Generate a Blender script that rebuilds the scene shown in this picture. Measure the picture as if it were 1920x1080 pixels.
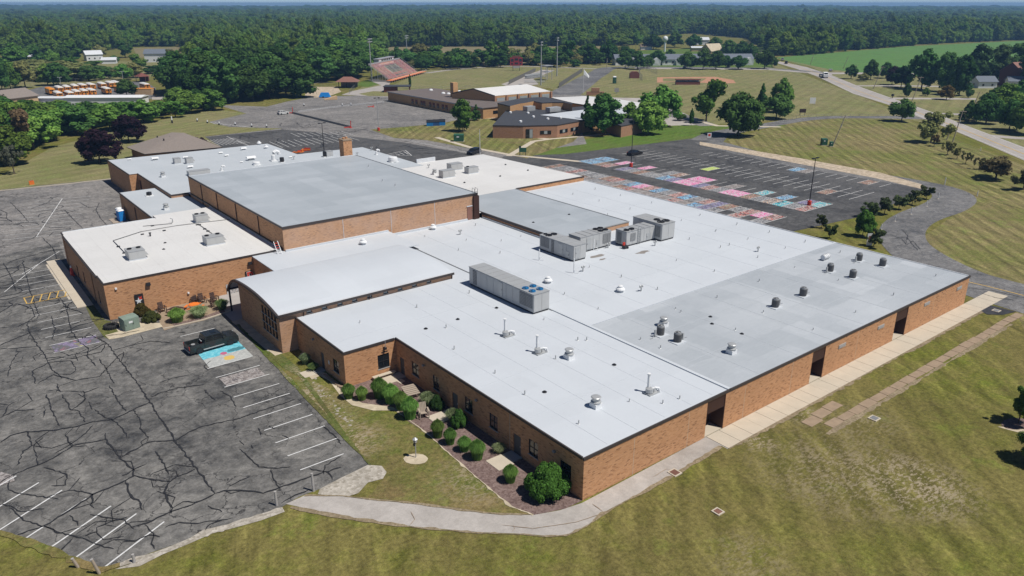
import bpy, math, random
import numpy as np
from mathutils import Vector, Matrix
random.seed(7)
SC = bpy.context.scene
for o in list(bpy.data.objects): bpy.data.objects.remove(o)
# ---------------------------------------------------------------- camera, world, sun, exposure
CAMP = np.array([-37.972, -38.684, 39.26]); FPX = 1428.6; PITCH = 20.48; YAW = 38.18
cam = bpy.data.cameras.new('camera'); co = bpy.data.objects.new('camera', cam); SC.collection.objects.link(co)
co.location = CAMP; co.rotation_euler = (math.radians(90-PITCH), 0, math.radians(-YAW))
cam.sensor_width = 36; cam.lens = FPX/1920*36; cam.clip_end = 30000; cam.clip_start = .5
SC.camera = co
SUN_EL, SUN_AZ = 60.0, -63.0      # azimuth measured from +X, counter-clockwise
W = bpy.data.worlds.new('World'); SC.world = W; W.use_nodes = True
nt = W.node_tree; sky = nt.nodes.new('ShaderNodeTexSky'); sky.sky_type = 'NISHITA'; sky.sun_disc = False
sky.sun_elevation = math.radians(SUN_EL); sky.sun_rotation = math.radians(90-SUN_AZ); sky.altitude = 600
sky.air_density = .42; sky.dust_density = .12; sky.ozone_density = 3.6
bg = nt.nodes['Background']; bg.inputs[1].default_value = .088; nt.links.new(sky.outputs[0], bg.inputs[0])
sl = bpy.data.lights.new('sun', 'SUN'); sl.energy = 4.7; sl.angle = math.radians(.5); sl.color = (1, .955, .89)
so = bpy.data.objects.new('sun', sl); SC.collection.objects.link(so)
d = Vector((math.cos(math.radians(SUN_AZ))*math.cos(math.radians(SUN_EL)), math.sin(math.radians(SUN_AZ))*math.cos(math.radians(SUN_EL)), math.sin(math.radians(SUN_EL))))
so.rotation_euler = d.to_track_quat('Z', 'Y').to_euler()
SC.view_settings.view_transform = 'Standard'; SC.view_settings.look = 'None'; SC.view_settings.exposure = 0.0; SC.view_settings.gamma = 1
SC.view_settings.use_curve_mapping = False
SC.cycles.volume_bounces = 0; SC.cycles.max_bounces = 6; SC.cycles.transparent_max_bounces = 8
# ---------------------------------------------------------------- photo survey: where a sight line through the photograph meets a plane
_p, _y = math.radians(PITCH), math.radians(YAW)
_fw = np.array([math.sin(_y)*math.cos(_p), math.cos(_y)*math.cos(_p), -math.sin(_p)])
_rt = np.array([math.cos(_y), -math.sin(_y), 0]); _up = np.cross(_rt, _fw)
def _ray(px, py): return _fw + _rt*(px-960)/FPX - _up*(py-540)/FPX
def G(px, py, z=0.0):
    r = _ray(px, py); t = (z-CAMP[2])/r[2]; q = CAMP+r*t; return (float(q[0]), float(q[1]))
def GX(px, py, X): r = _ray(px, py); q = CAMP+r*(X-CAMP[0])/r[0]; return float(q[1]), float(q[2])
def GY(px, py, Y): r = _ray(px, py); q = CAMP+r*(Y-CAMP[1])/r[1]; return float(q[0]), float(q[2])
def PJ(x, y, z):
    q = np.array([x, y, z])-CAMP; w = q@_fw; return 960+FPX*(q@_rt)/w, 540-FPX*(q@_up)/w
def DEP(x, y, z=0): return float((np.array([x, y, z])-CAMP)@_fw)
def HGT(px, by, ty, z0=0):
    x, y = G(px, by, z0); lo, hi = 0, 60
    for _ in range(30):
        m = (lo+hi)/2
        if PJ(x, y, z0+m)[1] > ty: lo = m
        else: hi = m
    return lo
# ---------------------------------------------------------------- helpers
COL = SC.collection
def tag(o, label=None, cat=None, group=None, kind=None):
    if label: o['label'] = label
    if cat: o['category'] = cat
    if group: o['group'] = group
    if kind: o['kind'] = kind
    return o
def empty(name, loc, label, cat, group=None, rz=0, sc=None):
    o = bpy.data.objects.new(name, None); COL.objects.link(o); o.location = loc; o.rotation_euler = (0, 0, rz); o.empty_display_size = .3
    if sc: o.scale = sc
    return tag(o, label, cat, group)
class MB:
    def __init__(s): s.v = []; s.f = []
    def add(s, vs, fs):
        n = len(s.v); s.v += [tuple(map(float, p)) for p in vs]; s.f += [tuple(i+n for i in f) for f in fs]; return s
    def box(s, x0, x1, y0, y1, z0, z1, rz=0, c=None, taper=0):
        vs = [(x0, y0, z0), (x1, y0, z0), (x1, y1, z0), (x0, y1, z0), (x0+taper, y0+taper, z1), (x1-taper, y0+taper, z1), (x1-taper, y1-taper, z1), (x0+taper, y1-taper, z1)]
        if rz:
            cx, cy = c or ((x0+x1)/2, (y0+y1)/2); a, b = math.cos(rz), math.sin(rz)
            vs = [(cx+(x-cx)*a-(y-cy)*b, cy+(x-cx)*b+(y-cy)*a, z) for x, y, z in vs]
        return s.add(vs, [(0, 3, 2, 1), (4, 5, 6, 7), (0, 1, 5, 4), (1, 2, 6, 5), (2, 3, 7, 6), (3, 0, 4, 7)])
    def quad(s, *p): return s.add(p, [tuple(range(len(p)))])
    def lathe(s, prof, n=12, c=(0, 0), cap=True):
        vs = []; fs = []
        for r, z in prof:
            for k in range(n): a = 2*math.pi*k/n; vs.append((c[0]+r*math.cos(a), c[1]+r*math.sin(a), z))
        for i in range(len(prof)-1):
            for k in range(n): fs.append((i*n+k, i*n+(k+1) % n, (i+1)*n+(k+1) % n, (i+1)*n+k))
        if cap: fs.append(tuple(range(n-1, -1, -1))); fs.append(tuple((len(prof)-1)*n+k for k in range(n)))
        return s.add(vs, fs)
    def tube(s, pts, r, n=6):
        rs = r if isinstance(r, (list, tuple)) else [r]*len(pts); vs = []; fs = []; P = [Vector(p) for p in pts]
        for i, p in enumerate(P):
            t = (P[min(i+1, len(P)-1)]-P[max(i-1, 0)]).normalized(); u = t.orthogonal().normalized() if abs(t.z) > .99 else t.cross(Vector((0, 0, 1))).normalized(); w = t.cross(u)
            for k in range(n): a = 2*math.pi*k/n; vs.append(p+(u*math.cos(a)+w*math.sin(a))*rs[i])
        for i in range(len(P)-1):
            for k in range(n): fs.append((i*n+k, i*n+(k+1) % n, (i+1)*n+(k+1) % n, (i+1)*n+k))
        fs.append(tuple(range(n-1, -1, -1))); fs.append(tuple((len(P)-1)*n+k for k in range(n)))
        return s.add(vs, fs)
    def wheel(s, x, y, z, r, w, n=16, ax='y'):
        vs = []
        for q in (-w/2, w/2):
            for k in range(n):
                a = 2*math.pi*k/n; c_, s_ = r*math.cos(a), r*math.sin(a)
                vs.append((x+c_, y+q, z+s_) if ax == 'y' else (x+q, y+c_, z+s_))
        fs = [(k, (k+1) % n, n+(k+1) % n, n+k) for k in range(n)]+[tuple(range(n)), tuple(range(2*n-1, n-1, -1))]
        return s.add(vs, fs)
    def prism(s, prof, y0, y1, y2=None):      # side profile in x,z swept across y
        n = len(prof); vs = [(x, y0, z) for x, z in prof]+[(x, y1, z) for x, z in prof]
        return s.add(vs, [tuple(range(n)), tuple(range(2*n-1, n-1, -1))]+[(k, n+k, n+(k+1) % n, (k+1) % n) for k in range(n)])
    def poly(s, pts, z): return s.add([(p[0], p[1], z) for p in pts], [tuple(range(len(pts)))])
    def slab(s, pts, z0, z1):
        n = len(pts); ar = sum(pts[i][0]*pts[(i+1) % n][1]-pts[(i+1) % n][0]*pts[i][1] for i in range(n))
        if ar < 0: pts = pts[::-1]
        return s.add([(p[0], p[1], z0) for p in pts]+[(p[0], p[1], z1) for p in pts], [tuple(range(n-1, -1, -1)), tuple(range(n, 2*n))]+[(k, (k+1) % n, n+(k+1) % n, n+k) for k in range(n)])
    def mesh(s, name, mat, smooth=False):
        m = bpy.data.meshes.new(name); m.from_pydata(s.v, [], s.f); m.materials.append(mat)
        if smooth: m.polygons.foreach_set('use_smooth', [True]*len(m.polygons))
        m.update(); return m
    def build(s, name, mat, parent=None, smooth=False, label=None, cat=None, group=None, kind=None):
        o = bpy.data.objects.new(name, s.mesh(name, mat, smooth)); COL.objects.link(o)
        if parent is not None: o.parent = parent
        return tag(o, label, cat, group, kind)
def put(name, mesh, parent=None, loc=None, rz=0, label=None, cat=None, group=None, kind=None):
    o = bpy.data.objects.new(name, mesh); COL.objects.link(o)
    if parent is not None: o.parent = parent
    if loc is not None: o.location = loc
    if rz: o.rotation_euler = (0, 0, rz)
    return tag(o, label, cat, group, kind)
def copy_tree(o, parent=None):
    c = o.copy(); COL.objects.link(c); c.parent = parent
    for ch in list(o.children): copy_tree(ch, c)
    return c
# ---------------------------------------------------------------- materials
class N:
    def __init__(s, name):
        s.m = bpy.data.materials.new(name); s.m.use_nodes = True; s.t = s.m.node_tree; s.b = s.t.nodes['Principled BSDF']; s.b.inputs['Specular IOR Level'].default_value = .25
    def n(s, typ, props=None, **kw):
        x = s.t.nodes.new('ShaderNode'+typ)
        for k, v in (props or {}).items(): setattr(x, k, v)
        for k, v in kw.items(): s.set(x, k, v)
        return x
    def set(s, x, k, v):
        i = x.inputs[int(k[1:])] if k[0] == '_' else x.inputs[k]
        if isinstance(v, bpy.types.NodeSocket): s.t.links.new(v, i)
        else: i.default_value = v
    def pos(s): return s.n('NewGeometry').outputs['Position']
    def noise(s, v, scale, det=2, rough=.5, dist=0):
        return s.n('TexNoise', Vector=v, Scale=scale, Detail=det, Roughness=rough, Distortion=dist).outputs['Fac']
    def ramp(s, f, stops, interp='LINEAR'):
        r = s.n('ValToRGB', Fac=f); r.color_ramp.interpolation = interp; e = r.color_ramp.elements
        while len(e) < len(stops): e.new(.5)
        for el, (p, c) in zip(e, stops): el.position = p; el.color = (c, c, c, 1) if isinstance(c, (int, float)) else (*c[:3], 1)
        return r.outputs['Color']
    def math(s, op, a, b=0.0, c=0.0, clamp=False):
        x = s.n('Math', {'operation': op, 'use_clamp': clamp}); s.set(x, '_0', a); s.set(x, '_1', b)
        if op in ('MULTIPLY_ADD',): s.set(x, '_2', c)
        return x.outputs[0]
    def mix(s, f, a, b, mode='MIX'):
        x = s.n('Mix', {'data_type': 'RGBA', 'blend_type': mode}); s.set(x, '_0', f)
        for k, v in (('_6', a), ('_7', b)):
            if not isinstance(v, bpy.types.NodeSocket): v = (*v[:3], 1) if not isinstance(v, (int, float)) else (v, v, v, 1)
            s.set(x, k, v)
        return x.outputs[2]
    def mapv(s, v, sc=(1, 1, 1), rot=0, loc=(0, 0, 0)):
        return s.n('Mapping', Vector=v, Scale=sc, Rotation=(0, 0, rot), Location=loc).outputs[0]
    def done(s, col=None, rough=.8, bump=None, bs=.3, bd=.05, metal=0, spec=None):
        if col is not None: s.set(s.b, 'Base Color', col if isinstance(col, bpy.types.NodeSocket) else (*col, 1))
        s.set(s.b, 'Roughness', rough); s.b.inputs['Metallic'].default_value = metal
        if spec is not None: s.b.inputs['Specular IOR Level'].default_value = spec
        if bump is not None: s.set(s.b, 'Normal', s.n('Bump', Height=bump, Strength=bs, Distance=bd).outputs[0])
        return s.m
def plain(name, c, rough=.6, var=.15, sc=1.5, metal=0, spec=.3):
    m = N(name); v = m.n('TexCoord').outputs['Object']; f = m.noise(v, sc, 3)
    c2 = tuple(x*(1-var) for x in c); c1 = tuple(min(1, x*(1+var)) for x in c)
    return m.done(m.mix(f, c2, c1), rough, metal=metal, spec=spec)
def brick(name, light, mid, dark, bw=.25, bh=.09, fade=0.0):
    m = N(name); g = m.n('NewGeometry'); p = m.n('SeparateXYZ', _0=g.outputs['Position']); nn = m.n('SeparateXYZ', _0=g.outputs['Normal'])
    f = m.math('GREATER_THAN', m.math('ABSOLUTE', nn.outputs[0]), .7)
    u = m.math('ADD', m.math('MULTIPLY', p.outputs[0], m.math('SUBTRACT', 1, f)), m.math('MULTIPLY', p.outputs[1], f))
    v = m.n('CombineXYZ', _0=u, _1=p.outputs[2]).outputs[0]
    bt = m.n('TexBrick', Vector=v, Color1=(0, 0, 0, 1), Color2=(1, 1, 1, 1), Mortar=(.5, .5, .5, 1), Scale=1.0); bt.inputs['Brick Width'].default_value = bw; bt.inputs['Row Height'].default_value = bh; bt.inputs['Mortar Size'].default_value = .008
    bt.inputs['Mortar Smooth'].default_value = .3
    wn = m.n('TexNoise', Vector=m.mapv(v, (1.6, 7, 1)), Scale=1.0, Detail=2.0, Roughness=.7).outputs['Fac']
    k = m.math('ADD', m.math('MULTIPLY', bt.outputs['Color'], .60), m.math('MULTIPLY', wn, .5))
    c = m.ramp(k, [(.17, dark), (.36, mid), (.58, light), (.9, mid)])
    big = m.noise(v, .22, 3, .6)
    c = m.mix(m.ramp(big, [(.3, 0), (.7, .35)]), c, tuple(x*.78 for x in mid))
    c = m.mix(m.math('MULTIPLY', bt.outputs['Fac'], .55), c, (.34, .28, .22))
    if fade:   # chalky overspray of roof coating low on the wall
        c = m.mix(m.math('MULTIPLY', m.ramp(m.noise(v, .35, 3), [(.3, .2), (.7, 1)]), fade), c, (.50, .40, .36))
    return m.done(c, .9, bump=m.math('SUBTRACT', 1, bt.outputs['Fac']), bs=.25, bd=.01)
def roofmat(name, base, patch, patchamt, dirt=.0, warm=None, rot=0, seams=0, cw=.36):
    m = N(name); v = m.pos()
    vv = m.mapv(v, (1, 1, 1), rot)
    def cell(w, h, off):
        b = m.n('TexBrick', Vector=m.mapv(vv, (1, 1, 1), 0, off), Color1=(0, 0, 0, 1), Color2=(1, 1, 1, 1), Mortar=(.5, .5, .5, 1), Scale=1.0)
        b.inputs['Brick Width'].default_value = w; b.inputs['Row Height'].default_value = h; b.inputs['Mortar Size'].default_value = .0; b.offset = .37; b.inputs['Bias'].default_value = 0.0; return b.outputs['Color']
    wob = m.n('VectorMath', {'operation': 'ADD'}, _0=vv, _1=m.n('TexNoise', Vector=v, Scale=.5, Detail=3.0).outputs['Color']).outputs[0]
    vv = wob
    k = m.math('ADD', m.math('MULTIPLY', cell(9.3, 3.1, (0, 0, 0)), .5), m.math('MULTIPLY', cell(4.1, 13, (3, 7, 0)), .5))
    ns = m.noise(v, .12, 4, .6); fine = m.noise(m.mapv(v, (1, 5, 1), .3), 1.1, 4, .7)
    k = m.math('ADD', m.math('MULTIPLY', k, cw), m.math('ADD', m.math('MULTIPLY', ns, .55), m.math('MULTIPLY', fine, .36)))
    c = m.mix(m.math('MULTIPLY', m.ramp(k, [(.32, 0), (.85, 1)]), patchamt), base, patch)
    if seams:
        b = m.n('TexBrick', Vector=m.mapv(v, (1, 1, 1), math.pi/2), Color1=(1, 1, 1, 1), Color2=(1, 1, 1, 1), Mortar=(0, 0, 0, 1), Scale=1.0); b.inputs['Brick Width'].default_value = 22.; b.inputs['Row Height'].default_value = 2.4; b.inputs['Mortar Size'].default_value = .03
        c = m.mix(m.math('MULTIPLY', b.outputs['Fac'], .16*seams), c, (.35, .34, .32))
    if dirt:
        s1 = m.ramp(m.noise(v, 2.2, 5, .75), [(.55, 0), (.75, 1)]); s2 = m.ramp(m.noise(v, .25, 3, .6), [(.4, 0), (.7, 1)])
        c = m.mix(m.math('MULTIPLY', m.math('MULTIPLY', s1, s2), dirt), c, (.34, .31, .27))
    return m.done(c, .62, bump=ns, bs=.15, bd=.2, spec=.35)
def asphalt(name, a, b, crack=.6, cs=.22, blot=.045, light=None, grain=1.0):
    m = N(name); v = m.pos(); n1 = m.noise(v, blot, 5, .62, .4); n2 = m.noise(v, .5, 5, .7); n3 = m.noise(v, 6, 2)
    n4 = m.noise(m.mapv(v, (1, 1, 1), .4, (31, 5, 0)), .16, 5, .75, .8)
    k = m.math('ADD', m.math('MULTIPLY', n1, .34), m.math('ADD', m.math('MULTIPLY', n2, .30), m.math('ADD', m.math('MULTIPLY', n3, .08), m.math('MULTIPLY', n4, .38))))
    c = m.ramp(k, [(.44, a), (.53, tuple((x+y)/2 for x, y in zip(a, b))), (.63, b)])
    gr = m.noise(v, 1.4, 8, .86, .3); c = m.n('HueSaturation', Value=m.ramp(gr, [(.36, 1-.38*grain), (.5, 1-.02*grain), (.64, 1+.45*grain)]), Color=c).outputs[0]
    dv = m.n('VectorMath', {'operation': 'ADD'}, _0=v, _1=m.n('VectorMath', {'operation': 'SCALE'}, _0=m.n('TexNoise', Vector=v, Scale=.35, Detail=4.0, Roughness=.65).outputs['Color'], Scale=3.2).outputs[0]).outputs[0]
    vo = m.n('TexVoronoi', {'feature': 'DISTANCE_TO_EDGE'}, Vector=dv, Scale=cs).outputs['Distance']
    msk = m.ramp(m.noise(v, .09, 2), [(.38, 0), (.52, 1)])
    cr = m.math('MULTIPLY', m.math('MULTIPLY', m.ramp(vo, [(.004, 1), (.014, 0)]), crack), msk)
    c = m.mix(cr, c, (.018, .018, .02))
    return m.done(c, .88, bump=n3, bs=.2, bd=.01)
def grass(name, g1, g2, dry, dryamt=.5, ang=0, w=1.3, amp=.35, spots=(), soil=(.33, .275, .19), drys=()):
    m = N(name); v = m.pos()
    n1 = m.noise(v, .045, 4, .6); n2 = m.noise(v, .35, 5, .7); n3 = m.noise(v, 2.6, 4, .75); n4 = m.noise(v, 9, 2, .6)
    c = m.mix(m.ramp(n3, [(.3, 0), (.7, 1)]), g1, g2)
    k = m.math('ADD', m.math('MULTIPLY', n1, .55), m.math('MULTIPLY', n2, .45))
    c = m.mix(m.math('MULTIPLY', m.ramp(k, [(.42, 0), (.56, 1)]), dryamt), c, dry)
    n6 = m.noise(m.mapv(v, (1, 1, 1), .8, (9, 4, 0)), .11, 5, .68); c = m.mix(m.ramp(n6, [(.50, 0), (.66, .55)]), c, tuple(x*.62 for x in dry)); n7 = m.noise(m.mapv(v, (1, 1, 1), .3, (77, 4, 0)), .16, 5, .7); c = m.mix(m.ramp(n7, [(.56, 0), (.70, .7)]), c, (g2[0]*.85, g2[1]*1.12, g2[2]*.8))
    for (x, y, r, amt) in drys:
        dd = m.n('VectorMath', {'operation': 'DISTANCE'}, _0=v, _1=(x, y, 0)).outputs['Value']; q = m.math('ADD', m.math('DIVIDE', dd, r), m.math('MULTIPLY', n2, .8)); c = m.mix(m.math('MULTIPLY', m.ramp(q, [(.7, 1), (1.0, 0)]), amt), c, tuple(k_*.66 for k_ in dry))
    if amp:
        sv = m.n('SeparateXYZ', _0=m.mapv(m.n('VectorMath', {'operation': 'ADD'}, _0=v, _1=m.n('VectorMath', {'operation': 'SCALE'}, _0=m.n('TexNoise', Vector=v, Scale=.05, Detail=1.0).outputs['Color'], Scale=1.0).outputs[0]).outputs[0], (1, 1, 1), -ang)).outputs[1]
        s = m.math('SINE', m.math('MULTIPLY', sv, math.pi/w)); s2 = m.math('SINE', m.math('MULTIPLY', sv, math.pi/w*2.37))
        s = m.math('ADD', s, m.math('MULTIPLY', s2, .5))
        s = m.math('MULTIPLY', s, m.ramp(m.noise(v, .12, 3), [(.35, .2), (.65, 1)]))
        x = m.n('HueSaturation', Value=m.math('MULTIPLY_ADD', s, amp*.5, 1.0), Color=c); c = x.outputs[0]
    if amp:
        sv2 = m.n('SeparateXYZ', _0=m.mapv(m.n('VectorMath', {'operation': 'ADD'}, _0=v, _1=m.n('TexNoise', Vector=v, Scale=.08, Detail=2.0).outputs['Color']).outputs[0], (1, 1, 1), -ang-.42)).outputs[1]
        t1 = m.n('TexNoise', {'noise_dimensions': '1D'}, W=sv2, Scale=.55, Detail=3.0, Roughness=.8).outputs['Fac']
        c = m.n('HueSaturation', Value=m.math('MULTIPLY_ADD', m.math('MULTIPLY', m.math('SUBTRACT', t1, .5), m.ramp(m.noise(v, .06, 2), [(.4, 0), (.6, 1)])), amp*3.2, 1.0), Color=c).outputs[0]
    n8 = m.noise(v, 2.2, 8, .88); c = m.n('HueSaturation', Value=m.ramp(n8, [(.34, .42), (.5, .96), (.66, 1.6)]), Color=c).outputs[0]
    for (x, y, r, amt) in spots:
        dd = m.n('VectorMath', {'operation': 'DISTANCE'}, _0=v, _1=(x, y, 0)).outputs['Value']
        near = m.ramp(m.math('DIVIDE', dd, r), [(.25, 1), (1, 0)])
        hole = m.ramp(m.math('ADD', m.noise(m.mapv(v, (1, 2.2, 1), .6), 1.6, 5, .8), m.math('MULTIPLY', n2, .35)), [(.675, 0), (.73, 1)])
        c = m.mix(m.math('MULTIPLY', m.math('MULTIPLY', near, hole), amt), c, soil)
    return m.done(c, .95, bump=m.math('ADD', n4, n3), bs=.5, bd=.08, spec=.1)
def foliage(name, tint=None, trans=.25):
    m = N(name); oi = m.n('ObjectInfo'); g = m.n('NewGeometry')
    v = m.n('TexCoord').outputs['Object']; n = m.noise(v, .55, 2); ri = g.outputs['Random Per Island']
    base = oi.outputs['Color'] if tint is None else tint
    val = m.math('ADD', m.math('MULTIPLY', n, .7), m.math('MULTIPLY', ri, .75)); val = m.math('ADD', val, m.math('MULTIPLY', oi.outputs['Random'], .55)); val = m.math('ADD', val, m.math('MULTIPLY', m.ramp(m.noise(m.pos(), .0065, 3, .6), [(.35, 0), (.65, 1)]), .45))
    h = m.n('HueSaturation', Hue=m.math('MULTIPLY_ADD', m.math('FRACT', m.math('MULTIPLY', oi.outputs['Random'], 7.3)), .035, .482), Value=m.math('MULTIPLY_ADD', val, 1.3, -.16), Saturation=1.0, Color=base if isinstance(base, bpy.types.NodeSocket) else (*base, 1)).outputs[0]
    d1 = m.n('BsdfDiffuse', Color=h); d2 = m.n('BsdfTranslucent', Color=h); mx = m.n('MixShader', _0=trans, _1=d1.outputs[0], _2=d2.outputs[0])
    m.t.links.new(mx.outputs[0], m.t.nodes['Material Output'].inputs[0]); m.t.nodes.remove(m.b); return m.m
M = {}
M['brick'] = brick('brick_orange', (.60, .325, .165), (.47, .235, .108), (.15, .068, .035), .34, .11)
M['brick_soft'] = brick('brick_oversprayed', (.55, .31, .165), (.43, .23, .118), (.20, .11, .06), .34, .11, fade=.30)
M['brick_tan'] = brick('brick_tan', (.56, .33, .15), (.48, .27, .12), (.32, .17, .08), .3, .1)
M['brick_red'] = brick('brick_red', (.42, .23, .14), (.36, .185, .105), (.22, .11, .07), .3, .1)
M['roof_white'] = roofmat('roof_white', (.555, .588, .622), (.485, .515, .548), .8, dirt=.22, seams=.35)
M['roof_light'] = roofmat('roof_light', (.565, .598, .63), (.492, .523, .555), .8, dirt=.2, seams=.35)
M['roof_grey'] = roofmat('roof_grey', (.50, .527, .552), (.355, .384, .41), 1.0, cw=.5)
M['roof_gym'] = roofmat('roof_gym', (.425, .458, .488), (.325, .358, .385), .95, cw=.46)
M['roof_warm'] = roofmat('roof_warm', (.67, .665, .65), (.56, .555, .54), .7, dirt=.7, seams=1.6)
M['roof_pale'] = roofmat('roof_pale', (.50, .53, .555), (.42, .455, .48), .8)
M['coping'] = plain('coping_brown', (.055, .045, .042), .5); M['coping_white'] = plain('coping_white', (.6, .62, .64), .5)
M['dark'] = plain('dark_metal', (.025, .025, .028), .4); M['black'] = plain('black_rubber', (.02, .02, .02), .75)
M['glass'] = plain('dark_glass', (.012, .015, .018), .08, spec=.6); M['pane_pale'] = plain('pale_pane', (.32, .35, .35), .25, spec=.5)
M['panel_brown'] = plain('panel_brown', (.05, .022, .015), .6); M['door_grey'] = plain('door_grey', (.10, .095, .095), .5)
M['door_rust'] = plain('door_rust', (.24, .12, .09), .6)
M['metal'] = plain('galvanised', (.42, .43, .43), .42, .12, 2, metal=.25); M['metal2'] = plain('grey_cabinet', (.43, .435, .43), .5, .1, .8)
M['metal_roof'] = plain('unit_top', (.33, .34, .345), .5, .14, .7); M['louver'] = plain('louver', (.15, .15, .15), .5)
M['lampgrey'] = plain('lamp_grey', (.25, .25, .24), .5); M['white'] = plain('white_metal', (.72, .73, .73), .45, .06); M['fanblue'] = plain('fan_blue', (.02, .17, .38), .4)
M['conc'] = plain('concrete', (.50, .44, .35), .9, .12, .8); M['conc_grey'] = plain('concrete_grey', (.36, .345, .33), .9, .14, .7); M['conc_old'] = plain('concrete_rusty', (.30, .225, .155), .9, .3, 1.2)
M['line'] = plain('line_paint', (.60, .60, .59), .8, .25, 3); M['yline'] = plain('yellow_paint', (.55, .36, .10), .8, .2, 3)
M['tar'] = plain('tar', (.028, .028, .030), .55); M['orange'] = plain('orange', (.75, .19, .03), .5); M['red'] = plain('red', (.55, .05, .03), .5)
M['wood_dark'] = plain('dark_wood', (.05, .03, .025), .7); M['wood_pale'] = plain('grey_wood', (.36, .30, .24), .8)
M['green_box'] = plain('utility_green', (.20, .26, .215), .55); M['green_dark'] = plain('dark_green', (.03, .10, .06), .55)
M['blue'] = plain('blue_plastic', (.02, .22, .60), .45); M['bark'] = plain('bark', (.10, .075, .055), .95, .3, 4)
M['leaf'] = foliage('foliage'); M['blade'] = foliage('grass_blades', trans=.5); M['shingle'] = plain('shingles', (.235, .20, .175), .9, .25, 2.5)
M['busy'] = plain('bus_yellow', (.78, .30, .03), .4); M['busw'] = plain('bus_roof', (.72, .70, .66), .5)
M['siding'] = plain('white_siding', (.68, .69, .70), .6, .05); M['slate'] = plain('slate_roof', (.14, .16, .19), .8, .15, 1); M['tanwall'] = plain('tan_siding', (.55, .38, .22), .7)
M['redbrown'] = plain('red_brown', (.17, .06, .045), .8); M['roofbrown'] = plain('gravel_roof_brown', (.15, .125, .115), .9, .22, .5)
M['roofblack'] = plain('black_roof', (.055, .058, .066), .8, .14, .4)
def gravel(name, a, b, sc=9):
    m = N(name); v = m.pos(); vo = m.n('TexVoronoi', Vector=v, Scale=sc); f = m.n('SeparateColor', _0=vo.outputs['Color']).outputs[0]
    c = m.mix(f, a, b); c = m.mix(m.ramp(m.noise(v, .5, 4), [(.35, 0), (.7, .45)]), c, tuple(x*.7 for x in a)); return m.done(c, .95, bump=vo.outputs['Distance'], bs=.6, bd=.04)
M['mulch'] = gravel('mulch_red', (.13, .085, .075), (.26, .19, .17), 6); M['gravel'] = gravel('gravel_pale', (.30, .27, .22), (.52, .48, .42), 4); M['gravel_tan'] = gravel('gravel_tan', (.36, .29, .21), (.60, .50, .38), 1.6)
M['sand'] = gravel('sand', (.46, .39, .28), (.58, .50, .37), 2); M['dirt'] = gravel('infield_dirt', (.42, .22, .13), (.50, .27, .17), 1)
M['asph_west'] = asphalt('asphalt_west', (.040, .041, .043), (.200, .192, .178), .8, .23)
M['asph_far'] = asphalt('asphalt_far', (.115, .112, .11), (.25, .235, .22), .75, .25)
M['asph_dark'] = asphalt('asphalt_dark', (.040, .041, .044), (.108, .106, .104), .55, .2)
M['asph_drive'] = asphalt('asphalt_drive', (.075, .077, .082), (.20, .195, .19), .7, .4)
M['road'] = asphalt('road_concrete', (.30, .275, .25), (.40, .37, .34), .0, .2, grain=.3)
M['path'] = asphalt('path_grey', (.30, .275, .25), (.43, .40, .37), .0, .12, grain=.28)
M['tarmac'] = asphalt('asphalt_patch', (.022, .023, .025), (.05, .05, .055), 0)
g_near = (.090, .108, .018); g_near2 = (.168, .168, .034); dryc = (.182, .150, .055)
M['lawn'] = grass('lawn', g_near, g_near2, dryc, .74, math.radians(-137), 1.5, .33, drys=[(23, -11, 22, .5), (38, -12, 14, .3), (8, -7, 9, .35), (-2, -12, 7, .25), (60, -16, 12, .3)], spots=[(21, -11, 9, .55), (24.5, -16.5, 6, .95), (27.5, -3.2, 2.6, .9), (19.5, -3.6, 2.2, .9), (31, -8, 5, .4), (5, -13, 4, .4)])
M['lawn_mow'] = grass('lawn_mown', (.115, .130, .032), (.185, .188, .058), (.225, .182, .088), .8, math.radians(-137), 1.45, .50, drys=[(85, -5, 18, .3)])
M['lawn_tan'] = grass('lawn_tan', (.15, .16, .055), (.21, .21, .088), (.245, .212, .108), .7, math.radians(20), 2.6, .22)
M['lawn_yard'] = grass('lawn_yard', (.082, .108, .022), (.155, .158, .042), (.205, .155, .068), .95, 0, 1, 0, spots=[(-11.5, 21, 5, 1), (-10.5, 32, 4, 1), (-5, 8, 5, .7), (-11, 27, 4, .9)])
M['lawn_green'] = grass('lawn_green', (.062, .125, .018), (.11, .18, .03), (.17, .175, .06), .3, math.radians(10), 1.5, .2)
M['strip_green'] = grass('strip_green', (.06, .10, .018), (.11, .14, .034), (.16, .125, .06), .6, 0, 1, 0, spots=[(-9, 36, 5, .8)])
M['crop'] = grass('crop_green', (.085, .19, .045), (.11, .22, .06), (.15, .21, .07), .3, math.radians(-20), 9, .10)
M['field'] = grass('field_tan', (.165, .155, .08), (.21, .185, .10), (.25, .195, .11), .6, 0, 14, .05)
# ---------------------------------------------------------------- ground sheets
_lvl = {}
def _chk(name, p):
    n = len(p); c = lambda a, b, q: (b[0]-a[0])*(q[1]-a[1])-(b[1]-a[1])*(q[0]-a[0])
    for i in range(n):
        for j in range(i+2, n):
            if (j+1) % n == i: continue
            a, b, q, r = p[i], p[(i+1) % n], p[j], p[(j+1) % n]
            if c(a, b, q)*c(a, b, r) < 0 and c(q, r, a)*c(q, r, b) < 0: print('CROSS', name, i, j, [round(v, 1) for v in (*a, *q)])
def sheet(name, pts, z, mat, sub=None):
    pts = [G(p[1], p[2]) if p[0] == 'p' else p for p in pts]
    k = _lvl.get(z, 0); _lvl[z] = k+1; z += .0007*k
    _chk(name, pts)
    return MB().poly(pts, z).build(name, M[mat], kind="structure")
def P(*l): return [('p', a, b) for a, b in l]
MB().poly([(-9000, -3000), (9500, -3000), (9500, 9500), (-9000, 9500)], 0).build('ground', M['lawn'], kind='structure')
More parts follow.
